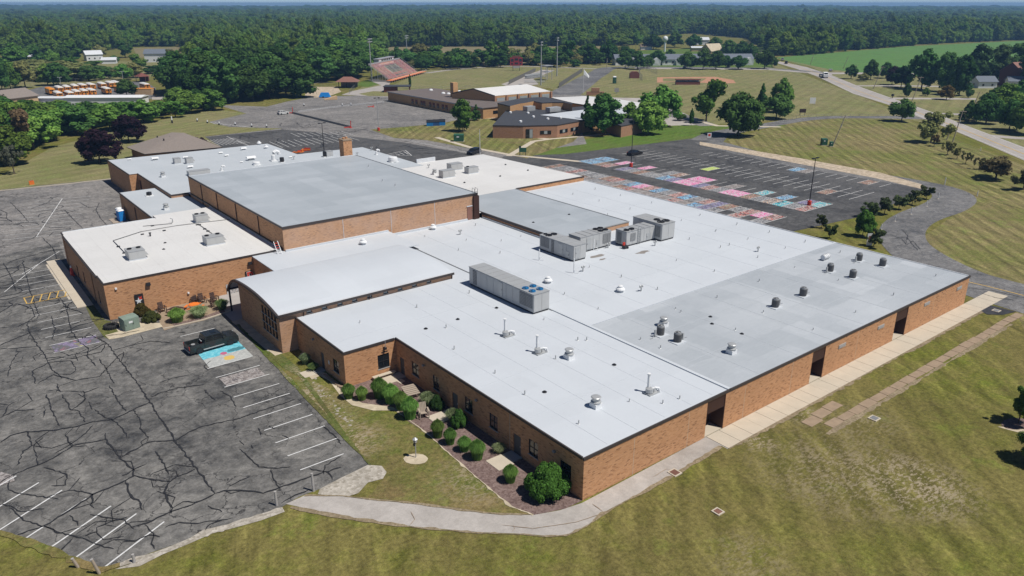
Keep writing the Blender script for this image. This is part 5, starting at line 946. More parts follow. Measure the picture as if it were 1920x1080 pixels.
# ---------------------------------------------------------------- rooftop equipment
RZ = 4.1
def fan(parent, x, y, z, r, mat='dark', blades=6):
    f_ = MB(); n = 16; prof = [(r*.86, 0), (r, 0), (r, .14), (r*.86, .14), (r*.86, 0)]; f_.lathe(prof, n, (x, y), cap=False)
    f_.v = [(a, b, c+z) for a, b, c in f_.v]; o = f_.build('fan', M[mat], parent); b_ = MB()
    for k in range(blades):
        a = 6.283*k/blades; c, s = math.cos(a), math.sin(a); c2, s2 = math.cos(a+.55), math.sin(a+.55)
        b_.quad((x+c*r*.12, y+s*r*.12, z+.03), (x+c*r*.84, y+s*r*.84, z+.03), (x+c2*r*.84, y+s2*r*.84, z+.11), (x+c2*r*.12, y+s2*r*.12, z+.09))
    b_.lathe([(r*.16, z+.02), (r*.16, z+.13)], 8, (x, y)); b_.build('blades', M[mat], o); return o
def ahu(label, x0, x1, y0, y1, z1, axis, fans, panels, grilles, mat='metal2', top='metal_roof', z0=RZ, fanmat='dark', ladder=None, doors=()):
    r = empty('rooftop_air_handler', ((x0+x1)/2, (y0+y1)/2, z0), label, 'air handler'); ox, oy = (x0+x1)/2, (y0+y1)/2
    def B(a, b, c, d_, e, f): return MB().box(a-ox, b-ox, c-oy, d_-oy, e-z0, f-z0)
    B(x0+.08, x1-.08, y0+.08, y1-.08, z0, z0+.22).build('base', M['dark'], r); B(x0, x1, y0, y1, z0+.22, z1-.07).build('casing', M[mat], r)
    B(x0-.05, x1+.05, y0-.05, y1+.05, z1-.07, z1).build('top', M[top], r)
    L = (y1-y0) if axis == 'y' else (x1-x0); n = max(2, int(L/1.3))
    for k in range(n):      # standing seams on top, panels on both long sides
        if axis == 'y':
            a = y0+k*L/n; B(x0-.03, x1+.03, a-.02, a+.02, z1, z1+.05).build('seam', M[top], r)
            B(x0-.03, x0-.001, a+.05, a+L/n-.05, z0+.3, z1-.15).build('panel', M[mat], r); B(x1+.001, x1+.03, a+.05, a+L/n-.05, z0+.3, z1-.15).build('panel', M[mat], r)
        else:
            a = x0+k*L/n; B(a-.02, a+.02, y0-.03, y1+.03, z1, z1+.05).build('seam', M[top], r)
            B(a+.05, a+L/n-.05, y0-.03, y0-.001, z0+.3, z1-.15).build('panel', M[mat], r)
    if axis == 'y':
        w = (x1-x0)/2
        for k in range(2): B(x0+k*w+.05, x0+(k+1)*w-.05, y0-.03, y0-.001, z0+.3, z1-.15).build('panel', M[mat], r)
    else:
        w = (y1-y0)/2
        for k in range(2): B(x0-.03, x0-.001, y0+k*w+.05, y0+(k+1)*w-.05, z0+.3, z1-.15).build('panel', M[mat], r)
    for (side, u0, u1, q0, q1) in grilles:
        g_ = (B(x0-.07, x0-.035, u0, u1, q0, q1) if side == 'x' else B(u0, u1, y0-.07, y0-.035, q0, q1)).build('louver', M['louver'], r); s_ = MB()
        for j in range(9):
            q = q0+(q1-q0)*(j+.5)/9
            if side == 'x': s_.box(x0-.1-ox, x0-.071-ox, u0-oy, u1-oy, q-.03-z0, q+.03-z0)
            else: s_.box(u0-ox, u1-ox, y0-.1-oy, y0-.071-oy, q-.03-z0, q+.03-z0)
        s_.build('slats', M['metal_roof'], g_)
    for (side, u0, u1, q0, q1) in doors:
        d_ = (B(x0-.075, x0-.035, u0, u1, q0, q1) if side == 'x' else B(u0, u1, y0-.075, y0-.035, q0, q1)).build('hatch', M['metal'], r)
        (B(x0-.1, x0-.076, u0+.06, u0+.12, (q0+q1)/2-.08, (q0+q1)/2+.08) if side == 'x' else B(u0+.06, u0+.12, y0-.1, y0-.076, (q0+q1)/2-.08, (q0+q1)/2+.08)).build('handle', M['dark'], d_)
    for (fx, fy, fr) in fans: fan(r, fx-ox, fy-oy, z1-z0, fr, fanmat)
    if ladder:
        a, = ladder; l_ = MB()
        for k in range(8): l_.box(a-ox, a+.6-ox, y0-.16-oy, y0-.12-oy, .3+.27*k, .34+.27*k)
        for q in (a, a+.6): l_.box(q-.03-ox, q+.03-ox, y0-.17-oy, y0-.11-oy, .1, z1-z0+.4)
        l_.build('ladder', M['metal'], r)
    return r
ahu('longest grey rooftop air handler with four blue fans at its near end', 16.6, 19.05, 26.5, 39.9, 6.65, 'y', [(17.2, 27.5, .42), (17.2, 28.8, .42), (18.4, 27.5, .42), (18.4, 28.8, .42)], 0, [('x', 26.7, 27.9, 4.75, 6.4), ('x', 28.0, 29.1, 4.75, 6.4), ('x', 38.2, 39.0, 4.5, 6.4)], fanmat='fanblue', doors=[('x', 32.6, 33.4, 4.6, 6.4)])
ahu('grey rooftop air handler nearest the camera in the cluster of four', 33.9, 36.35, 38.3, 45.9, 6.5, 'y', [(34.6, 44.6, .5), (35.6, 44.6, .5), (34.6, 45.4, .3)], 0, [('x', 44.7, 45.6, 4.8, 6.3), ('x', 43.7, 44.6, 4.8, 6.3), ('x', 42.6, 43.2, 4.4, 6.3)], doors=[('x', 40.6, 41.7, 4.6, 6.2), ('x', 39.2, 39.9, 4.5, 5.4), ('y', 34.2, 35.0, 4.5, 6.2)])
ahu('ribbed grey air handler second in the cluster, dark fans at its right end', 37.3, 43.8, 40.6, 43.1, 6.6, 'x', [(42.2, 41.3, .45), (43.2, 41.3, .45), (42.2, 42.4, .45), (43.2, 42.4, .45)], 0, [('y', 42.0, 42.8, 4.8, 6.3), ('y', 42.9, 43.65, 4.8, 6.3)], doors=[('y', 38.6, 39.5, 4.5, 6.2), ('y', 40.6, 41.4, 4.4, 5.6)])
ahu('grey air handler with an open dark doorway and a side ladder', 45.1, 51.6, 38.6, 40.9, 6.5, 'x', [(45.8, 39.3, .45), (46.9, 39.3, .45)], 0, [('x', 39.6, 40.5, 4.5, 6.2), ('y', 46.0, 47.1, 4.9, 6.1)], ladder=(47.6,), doors=[('y', 49.6, 50.6, 4.4, 5.5)])
ahu('tall grey air handler farthest right in the rooftop cluster', 51.6, 54.6, 37.2, 43.4, 6.9, 'y', [(52.5, 38.3, .6), (53.7, 38.3, .6), (53.0, 39.6, .5)], 0, [('x', 37.5, 38.3, 4.7, 6.5), ('x', 38.4, 39.2, 4.7, 6.5)])
M['stain'] = plain('roof_stain', (.24, .22, .20), .9, .3, 1)
for px, py, a, b in ((1120, 480, 1.4, .5), (1205, 473, 1.5, .5), (1040+90, 486, .7, .3)):
    x, y = G(px, py, RZ); MB().poly([(x+a*math.cos(t)*random.uniform(.6, 1.2), y+b*math.sin(t)*random.uniform(.6, 1.3)) for t in np.linspace(0, 5.9, 14)], RZ+.006).build('water_stain', M['stain'], school)
tk = empty('tool_trolley', (*G(1172, 466, RZ), RZ), 'small black and red equipment trolley beside the open air handler', 'trolley'); MB().box(-.4, .4, -.3, .3, .15, .5).build('body', M['dark'], tk); MB().box(-.3, .1, .1, .3, .5, .95).build('canister', M['red'], tk); MB().wheel(.3, 0, .15, .15, .7, 10).build('wheels', M['black'], tk)
def rtu(px, by, w, d_, h, z, label, mat='metal2', hood=True, rz=0.0, fans=2):
    x, y = G(px, by, z); r = empty('rooftop_unit', (x, y, z), label, 'air conditioner', None, rz)
    MB().box(-w/2-.1, w/2+.1, -.1, d_+.1, 0, .12).build('kerb', M['roof_light'], r); MB().prism([(0, .12), (w, .12), (w, h), (0, h)], 0, d_).build('casing', M[mat], r).location = (-w/2, 0, 0)
    MB().box(-w/2-.03, w/2+.03, -.03, d_+.03, h, h+.05).build('top', M['metal_roof'], r)
    if hood: MB().add([(w/2, .2, h*.9), (w/2, d_-.2, h*.9), (w/2+.45, d_-.2, h*.35), (w/2+.45, .2, h*.35), (w/2, .2, h*.35), (w/2, d_-.2, h*.35)], [(0, 3, 2, 1), (0, 4, 3), (1, 2, 5), (3, 4, 5, 2)]).build('hood', M[mat], r)
    for k in range(fans): fan(r, -w/2+.5+k*(w-1)/(max(1, fans-1)), d_*.65, h+.05, .32)
    for k in range(2): MB().box(-w/2+.08+k*w/2, -.08+k*w/2, -.03, -.001, .2, h-.15).build('panel', M[mat], r)
    return r
rtu(259, 487, 2.2, 2.4, 1.25, 5.1, 'grey rooftop unit on the west wing nearest the front wall'); rtu(405, 459, 2.6, 2.0, 1.2, 5.1, 'grey rooftop unit on the west wing nearest the gym'); rtu(380, 417, 2.0, 1.7, 1.2, 5.1, 'smallest rooftop unit on the west wing, at the back')
rtu(842, 333, 3.0, 1.6, 1.5, 5.0, 'pale grey unit with side grille in front of the trio on the white roof', fans=0); rtu(857, 319, 3.0, 1.8, 1.4, 5.0, 'pale grey unit with two square openings behind the trio on the white roof', fans=0); rtu(888, 325, 2.6, 1.6, 1.3, 5.0, 'pale grey unit at the right of the trio on the white roof', fans=1)
rtu(334, 307, 1.4, 1.4, 1.2, 5.05, 'small upright unit at the far edge of the pale north roof', fans=0, hood=False); rtu(357, 307, 1.5, 1.4, 1.3, 5.05, 'square louvred unit in the middle of the pale north roof', fans=0); rtu(375, 328, 4.4, 1.6, .9, 5.05, 'long low louvred unit behind the gym roof corner', fans=0, hood=False); rtu(619, 294, 1.6, 1.2, 1.3, 5.05, 'square grey unit left of the brick chimney', fans=0, hood=False)
# unit prototypes that repeat
def condenser(px, py, z, label, line=True, rz=0):
    global _cond
    x, y = G(px, py, z)
    if '_cond' not in globals() or _cond is None:
        r = empty('condenser', (x, y, z), label, 'condenser unit', 'dark condenser units on the grey roof', rz)
        r.scale = (1.0, 1.0, 1.12); MB().box(-.75, .75, -.65, .65, 0, .07).build('pad', M['roof_light'], r); m_ = MB(); m_.lathe([(.42, .1), (.44, .12), (.44, .9), (.40, .96)], 18); m_.build('casing', M['louver'], r, smooth=False); s_ = MB()
        for k in range(6): s_.lathe([(.455, .18+.12*k), (.455, .22+.12*k)], 18, cap=False)
        s_.build('grille', M['dark'], r); fan(r, 0, 0, .93, .38, 'metal_roof'); p_ = MB(); p_.tube([(.5, 0, .2), (.9, 0, .25), (1.0, 0, .5), (1.1, 0, .1), (1.5, .2, .06), (1.8, .1, .06)], .03, 5); p_.build('pipe', M['metal'], r); MB().box(.75, .95, -.12, .06, .05, .75).build('disconnect_box', M['metal'], r); _cond = r; return r
    r = copy_tree(_cond); r.location = (x, y, z); r.rotation_euler = (0, 0, rz); r['label'] = label; return r
_cond = None
for px, py, lb, rz in [(1238, 628, 'condenser second from the front edge, beside the capped vent', math.pi), (1270, 641, 'condenser nearest the corner seam on the grey roof', 0), (1453, 576, 'middle condenser of the grey roof, lower of the pair', 0), (1505, 555, 'middle condenser of the grey roof, upper of the pair', 0), (1556, 509, 'condenser left of the far group of four', math.pi), (1598, 521, 'condenser nearest the south edge in the far group', 0), (1610, 489, 'condenser beyond the white drum in the far group', math.pi), (1654, 499, 'rightmost condenser near the east roof edge', 0)]: condenser(px, py, 4.12, lb, rz=rz)
def lathe_thing(nm, px, py, z, prof, mat, label, cat, group=None, base=None, n=14):
    x, y = G(px, py, z); r = empty(nm, (x, y, z), label, cat, group)
    if base: MB().box(-base, base, -base, base, 0, prof[0][1]+.01).build('kerb', M['white'], r)
    MB().lathe(prof, n).build('hood', M[mat], r, smooth=False); return r
MUSH = [(.22, .12), (.22, .32), (.62, .34), (.55, .5), (.34, .62), (.34, .82), (.12, .92)]
UPB = [(.34, .45), (.5, .5), (.5, .62), (.36, .68), (.42, .95), (.5, 1.05), (.42, 1.12), (.1, 1.14)]
for px, py, z, pr, lb in [(1027.5, 530, 4.1, MUSH, 'white mushroom vent right of the longest air handler'), (1163, 547, 4.1, MUSH, 'largest white mushroom vent in the middle of the main roof'), (812, 430, 4.1, MUSH, 'white mushroom vent close below the gym wall'), (681, 458, 4.93, MUSH, 'small white hood vent on the hall side roof'),
    (1067, 672, 4.1, UPB, 'upblast exhaust fan right of the second blower stack'), (1117, 763, 4.1, UPB, 'upblast exhaust fan nearest the front corner'), (1371, 662, 4.12, UPB, 'low capped exhaust fan near the south roof edge'), (1244, 611, 4.12, UPB, 'pale capped exhaust fan behind the condensers'), (306, 332, 5.05, UPB, 'upblast fan near the step of the north roof'), (312, 393, 4.5, UPB, 'upblast fan on the low roof between the west wing and north block'), (815, 327, 5.0, UPB, 'upblast fan beside the trio of units on the white roof'),
    (486, 271, 5.05, MUSH, 'first white mushroom vent at the far corner of the north roof'), (499, 278, 5.05, MUSH, 'second white mushroom vent at the far corner of the north roof')]:
    lathe_thing('roof_vent', px, py, z, pr, 'white' if pr is MUSH else 'metal', lb, 'roof vent', base=.42 if pr is UPB else .3)
lathe_thing('roof_vent', 737, 303, 5.05, [(1.1, .1), (1.1, .75), (1.0, .8), (1.0, 1.0), (.9, 1.1)], 'white', 'wide white drum-shaped vent behind the gym', 'roof vent', base=1.0, n=20)
lathe_thing('roof_vent', 481, 309, 5.05, [(.8, .1), (.8, .6), (.7, .7)], 'white', 'round white drum vent on the north roof', 'roof vent', base=.8, n=18)
lathe_thing('roof_vent', 280, 367, 4.5, [(.5, .1), (.5, .7), (.45, .75)], 'dark', 'black square-looking fan on the lower roof behind the west wing', 'roof vent', base=.7, n=4)
lathe_thing('roof_vent', 529, 304, 5.05, [(.5, .1), (.5, 1.0), (.45, 1.1)], 'dark', 'dark round condenser behind the gym roof', 'condenser unit', base=.6, n=14); lathe_thing('roof_vent', 610, 294, 5.05, [(.6, .1), (.6, 1.2), (.5, 1.3)], 'dark', 'dark unit at the foot of the car park lamp behind the gym', 'condenser unit', base=.6, n=4)
dr_ = empty('roof_vent', (*G(1547, 487, 4.12), 4.12), 'white drum lying on its side on the grey roof', 'roof vent'); m_ = MB(); m_.wheel(0, 0, .5, .36, 1.5, 14, 'x'); m_.build('drum', M['white'], dr_); 
rg = MB().wheel(0, 0, .5, .39, .06, 14, 'x').mesh('band', M['metal'])
for k in range(4): put('band', rg, dr_, (-.6+.4*k, 0, 0))
MB().box(-.6, .6, -.2, .2, 0, .2).build('feet', M['metal'], dr_)
def gooseneck(px, py, z, s, label):
    r = empty('gooseneck_vent', (*G(px, py, z), z), label, 'roof vent'); r.scale = (s, s, s); m_ = MB(); m_.tube([(0, 0, 0), (0, 0, .8), (.12, 0, 1.15), (.45, 0, 1.3), (.78, 0, 1.15), (.85, 0, .85)], .26, 10); m_.build('duct', M['white'], r); MB().box(-.4, .4, -.4, .4, 0, .12).build('kerb', M['white'], r)
for a in [(513, 302, 5.05, 1.7, 'big white gooseneck duct at the back of the north roof'), (706, 290, 5.05, .9, 'white gooseneck vent right of the chimney'), (416, 320, 5.05, .8, 'small white dish-like vent behind the gym roof')]: gooseneck(*a)
hoodm = MB().add([(-.7, -.45, .35), (.7, -.45, .35), (.7, .45, .35), (-.7, .45, .35), (-.7, 0, .62), (.7, 0, .62)], [(0, 1, 5, 4), (2, 3, 4, 5), (0, 4, 3), (1, 2, 5), (0, 3, 2, 1)]).mesh('hood', M['white']); legm = MB().box(-.4, .4, -.2, .2, 0, .35).mesh('neck', M['metal'])
for i, (px, py, s) in enumerate([(291, 300, 1.1), (348, 297, .8), (357, 315, .9), (414, 288, .7), (425, 293, .7), (457, 281, 1.0), (471, 300, 1.5), (243, 300, .6), (453, 305, .5), (415+130, 296, .6)]):
    z = 5.05; r = empty('roof_hood', (*G(px, py, z), z), 'low white ridge-topped hood on the pale north roof', 'roof vent', 'low white hoods on the pale north roof'); r.scale = (s, s, s); put('hood', hoodm, r); put('neck', legm, r)
def stack(px, py, label):
    r = empty('blower_stack', (*G(px, py, RZ), RZ), label, 'exhaust stack'); m_ = MB(); m_.tube([(0, 0, .2), (0, 0, 1.95)], .13, 10); m_.lathe([(.17, 1.9), (.19, 2.05)], 10); m_.build('pipe', M['white'], r)
    m_ = MB(); m_.lathe([(.05, .15), (.38, .2), (.38, .6), (.05, .66)], 14, (-.1, -.25)); m_.build('blower', M['metal'], r); MB().box(-.5, .9, -.7, .25, 0, .14).build('frame', M['metal'], r); MB().box(.25, .65, -.55, -.15, .14, .5).build('motor', M['metal2'], r); MB().tube([(0, -.3, .5), (.4, -.5, .62), (.8, -.6, .5), (.95, -.62, .05)], .11, 8).build('elbow', M['white'], r)
for a in [(947, 629, 'leftmost white blower stack on the main roof'), (1007, 661, 'middle white blower stack on the main roof'), (1215, 736, 'white blower stack nearest the south wall')]: stack(*a)
for px, py, h, lb in [(1011, 488, 1.7, 'thin white pipe left of the air handler cluster'), (1076, 512, 2.1, 'tall thin white pipe in front of the nearest cluster unit'), (1113, 469, 1.7, 'thin white pipe beside the ribbed air handler')]:
    r = empty('vent_pipe', (*G(px, py, RZ), RZ), lb, 'vent pipe'); MB().tube([(0, 0, 0), (0, 0, h)], .075, 8).build('pipe', M['white'], r); MB().tube([(0, -.1, .45), (.2, -.3, .5), (.35, -.5, .35), (.35, -.55, 0)], .04, 6).build('elbow', M['white'], r)
for px, py, z, lb in [(1093, 509, 4.1, 'twin-headed flue right of the tall thin pipe'), (1202, 546, 4.1, 'twin-headed flue right of the largest mushroom vent'), (1140, 465, 4.1, 'capped flue in front of the ribbed air handler'), (1228, 461, 4.1, 'capped flue in front of the farthest air handler'), (1421, 472, 4.1, 'bent flue alone on the upper light roof'), (551, 299, 5.05, 'twin flue behind the gym roof'), (670, 292, 5.05, 'small flue beside the chimney'), (697, 282, 5.05, 'black capped flue right of the chimney'), (804, 315, 5.0, 'dark pipe at the white parapet screen'), (863, 440, 4.1, 'small bent flue below the gym door')]:
    r = empty('flue', (*G(px, py, z), z), lb, 'flue'); MB().tube([(0, 0, 0), (0, 0, .55)], .09, 8).build('pipe', M['metal'], r); MB().box(-.28, .28, -.12, .12, .55, .62).build('yoke', M['metal'], r)
    for q in (-.2, .2): MB().lathe([(.11, .62), (.13, .8), (.05, .86)], 8, (q, 0)).build('cap', M['metal'], r)
pm = MB(); pm.lathe([(.13, 0), (.07, .05), (.07, .42), (.09, .44), (.02, .46)], 8); pmesh = pm.mesh('vent_pipe', M['metal'])
q3z = lambda ox, oy, k, l: [(ox+x/k, oy+y/k) for x, y in l]
PW = q3z(640, 360, 3, [(425, 650), (590, 765), (720, 570), (105, 737), (635, 885), (865, 1020), (1140, 720), (1205, 940), (1330, 835), (1380, 835), (1445, 660), (1255, 578), (1575, 480), (1778, 550), (1885, 388), (1395, 425), (893, 345), (660, 330), (755, 190), (900, 277), (703, 273), (470, 252), (1010, 252)])+q3z(640, 720, 3, [(1032, 60), (1620, 100), (1808, 110), (1335, 225), (1903, 85)])
PE = q3z(1280, 360, 3, [(487, 230), (688, 283), (422, 370), (178, 448), (37, 268), (97, 133), (185, 222), (305, 185), (367, 267), (577, 318), (262, 300), (212, 315)])+q3z(1040, 260, 6, [(205, 630), (455, 572), (500, 705), (742, 642), (1092, 727), (848, 795), (595, 860), (1637, 865), (1425, 925), (1815, 1040)])
PG = q3z(1280, 360, 3, [(630, 428), (430, 505), (193, 597), (885, 343), (1185, 583), (1423, 475), (453, 680), (972, 680), (733, 778), (297, 778), (875, 500)])+q3z(640, 360, 3, [(1795, 880), (1683, 832), (1880, 660), (1910, 678)])
for l, lb in ((PW, 'small upright vent pipe on the pale near roof'), (PE, 'small upright vent pipe on the light roof beyond the seam'), (PG, 'small upright vent pipe on the patchy grey roof')):
    for i, (px, py) in enumerate(l):
        x, y = G(px, py, RZ)
        if 14.9 < x < 19.3 and 25 < y < 41: continue
        o = put('vent_pipe', pmesh, None, (x, y, RZ+.02), random.uniform(0, 6), lb, 'vent pipe', 'small vent pipes: '+lb[29:]); s_ = random.uniform(.65, .95); o.scale = (s_, s_, s_)
dm = MB(); dm.lathe([(.24, 0), (.24, .03), (.2, .05)], 12); dm.lathe([(.13, .05), (.13, .12), (.05, .15)], 8); dmesh = dm.mesh('roof_drain', M['dark'])
for px, py in q3z(640, 360, 3, [(873, 652), (655, 716), (475, 769), (1535, 972)])+[(1021, 735), (1335, 600+7.3), (1391, 626), (1332, 594)]:
    x, y = G(px, py, RZ+.02); put('roof_drain', dmesh, None, (x, y, RZ+.02), 0, 'dark round drain set in the pale roof', 'roof drain', 'dark roof drains on the lower roof')
for px, py in [(1000, 417), (1067, 402)]: x, y = G(px, py, 5.0); put('roof_drain', dmesh, None, (x, y, 4.99), 0, 'dark drain on the raised grey roof before the air handlers', 'roof drain', 'drains on the raised grey roof')
for px, py in [(309.5, 455.5), (307, 467.5), (948, 308.5), (948+42, 319), (958-20, 330), (871, 342)]:
    x, y = G(px, py, 5.1); put('roof_drain', dmesh, None, (x, y, 5.1), 0, 'dark roof drain on a white roof with stained surround', 'roof drain', 'drains on the white roofs')
for px, py in [(691, 313), (741, 349), (705+12, 340)]: x, y = G(px, py, 8.52); put('vent_pipe', pmesh, None, (x, y, 8.52), 0, 'small pipe poking through the gym roof', 'vent pipe', 'small pipes in the gym roof')
# gas pipe run on the west wing roof
pr_ = empty('roof_pipe_run', (0, 0, 0), 'thin dark gas pipe on blocks crossing the white west wing roof', 'pipe'); m_ = MB()
for l in ([(212, 451), (265, 434), (330, 423), (430, 411)], [(212, 451), (247, 487)], [(268, 424), (322, 419), (324, 413)], [(372, 420), (398, 438)]): m_.tube([(*G(a, b, 5.2), 5.2) for a, b in l], .045, 5)
m_.build('pipe', M['dark'], pr_); bm = MB().box(-.22, .22, -.15, .15, 5.1, 5.24).mesh('block', M['dark'])
for px, py in [(222, 463), (233, 475), (267, 440), (286, 424), (308, 433), (370, 422), (374, 422), (384, 430), (390, 434)]: put('block', bm, pr_, (*G(px, py, 5.1), 0))
r = empty('vent_pipe', (*G(282, 443, 5.1), 5.1), 'short black vent standing mid-way on the west wing roof', 'vent pipe'); MB().lathe([(.12, 0), (.12, .5), (.2, .5), (.2, .6)], 8).build('pipe', M['dark'], r)
r = empty('vent_pipe', (*G(324, 417, 5.1), 5.1), 'bent grey pipe at the rear of the west wing roof', 'vent pipe'); MB().tube([(0, 0, 0), (0, 0, .6), (-.3, 0, .75)], .08, 8).build('pipe', M['metal'], r)
# ---------------------------------------------------------------- poles
def lamp(px, by, ty, label, base='orange', arms=2, mat='dark', cat='lamp post', r0=.11, group=None):
    x, y = G(px, by); h = HGT(px, by, ty); r = empty('lamp_post', (x, y, 0), label, cat, group)
    MB().tube([(0, 0, .8 if base else 0), (0, 0, h)], [r0, r0*.65], 8).build('pole', M[mat], r)
    if base: MB().lathe([(.42, 0), (.42, .95), (.36, 1.0)], 14).build('base', M['red' if base == 'orange' else base], r)
    for k in range(arms):
        s = 1 if k % 2 else -1; a_ = MB().tube([(0, 0, h-.1), (s*.5, .15*s, h)], .05, 5).build('arm', M[mat], r); MB().box(min(s*.4, s*1.05), max(s*.4, s*1.05), -.2, .25, h-.05, h+.14).build('lamp_head', M[mat], a_)
    return r
lamp(1517, 385, 297, 'black double-headed lamp post with red base at the near end of the painted car park'); lamp(1183, 313, 222, 'black lamp post with red base beside the blue painted stalls', arms=1); lamp(609, 297, 231, 'dark lamp post rising behind the gym roof', base=None); lamp(710, 245, 184, 'pale lamp post with red base on the grass corner', mat='metal', arms=4); lamp(900, 293, 243, 'plain white pole beside the dark parked car', base=None, arms=0, mat='white')
for px, by, ty, lb in [(116, 168, 145, 'left floodlight post in the bus yard'), (232, 155, 134, 'right floodlight post in the bus yard')]: lamp(px, by, ty, lb, base=None, mat='metal', r0=.14)
def mast(px, by, ty, lb, w=5):
    x, y = G(px, by); h = HGT(px, by, ty); r = empty('floodlight_mast', (x, y, 0), lb, 'floodlight mast', None, math.radians(35)); MB().tube([(0, 0, 0), (0, 0, h)], [.38, .2], 8).build('pole', M['metal'], r)
    lm = MB().box(-.32, .32, -.25, .25, -.25, .25).mesh('lamp', M['metal'])
    for j in range(2):
        b_ = MB().box(-w/2, w/2, -.06, .06, h-.35-j*1.4, h-.2-j*1.4).build('crossbar', M['metal'], r)
        for k in range(6): put('lamp', lm, b_, (-w/2+.3+k*(w-.6)/5, -.25, h-.1-j*1.4+.1))
mast(697, 153, 73, 'stadium floodlight mast left of the grandstand'); mast(764, 123, 67, 'stadium floodlight mast behind the grandstand'); mast(1014, 160, 79, 'stadium floodlight mast beside the small bleachers', 3.2); mast(1044, 143, 71, 'stadium floodlight mast between the bleachers and the access road', 3.2)
def upole(px, by, tx, ty, lb, cross=True, light=False):
    x, y = G(px, by); h = HGT(px, by, ty); D_ = DEP(x, y); lx = (tx-px)*D_/FPX; r = empty('utility_pole', (x, y, 0), lb, 'utility pole'); top = (lx*_rt[0], lx*_rt[1], h)
    MB().tube([(0, 0, 0), top], [.17, .11], 7).build('pole', M['wood_pale'], r)
    if cross: c_ = MB().tube([(top[0]-1.1*_rt[0], top[1]-1.1*_rt[1], h-.5), (top[0]+1.1*_rt[0], top[1]+1.1*_rt[1], h-.5)], .07, 5).build('crossarm', M['wood_pale'], r); [MB().lathe([(.05, h-.45), (.05, h-.2)], 6, (top[0]+q*_rt[0], top[1]+q*_rt[1])).build('insulator', M['dark'], c_) for q in (-1, 0, 1)]
    MB().lathe([(.22, h*.62), (.22, h*.62+.7)], 8, (top[0]*.62+.25, top[1]*.62)).build('transformer', M['metal'], r)
for a in [(1561, 274, 1577, 216, 'leaning utility pole beside the green cabinets on the mown lawn'), (1637, 167, 1649, 124, 'utility pole between the roadside yard and the far field'), (1709, 192, 1719, 143, 'utility pole in front of the big yard trees'), (1595, 148, 1602, 122, 'short utility pole near the field entrance'), (1581, 129, 1587, 106, 'slanted pole by the soybean field'), (1519, 122, 1523, 103, 'left slanted pole by the soybean field'), (1786, 266, 1794, 206, 'utility pole standing beside the pale airy tree'), (1775, 262, 1780, 240, 'short stub pole beside the utility pole near the airy tree'), (1448, 103, 1451, 79, 'distant pole by the road bend'), (1423, 108, 1427, 92, 'distant pole at the side road'), (1815, 222, 1827, 172, 'utility pole before the right-hand grove'), (1083, 122, 1084, 106, 'pale pole on the hedgerow left of the access road'), (1118, 120, 1118, 99, 'pale pole before the access road bend'), (1152, 118, 1153, 103, 'pale pole right of the access road bend'), (1137, 127, 1138, 109, 'street light beside the access road junction'), (939, 123, 940, 108, 'white pole in front of the tall hedgerow tree')]: upole(*a, cross=a[1] > 140)
def wire(a, b, sag=1.2): 
    P0, P1 = Vector(a), Vector(b); return [(P0.lerp(P1, t)-Vector((0, 0, sag*4*t*(1-t)))) for t in np.linspace(0, 1, 9)]
tops = []
for px, by, tx, ty in [(1637, 167, 1649, 124), (1709, 192, 1719, 143), (1815, 222, 1827, 172), (1786, 266, 1794, 206)]: x, y = G(px, by); h = HGT(px, by, ty); D_ = DEP(x, y); lx = (tx-px)*D_/FPX; tops.append((x+lx*_rt[0], y+lx*_rt[1], h-.4))
m_ = MB(); m_.tube(wire(tops[0], tops[1]), .03, 4); m_.tube(wire(tops[1], tops[2]), .03, 4); m_.build('power_lines', M['dark'], label='thin power lines strung between the roadside poles', cat='cable')
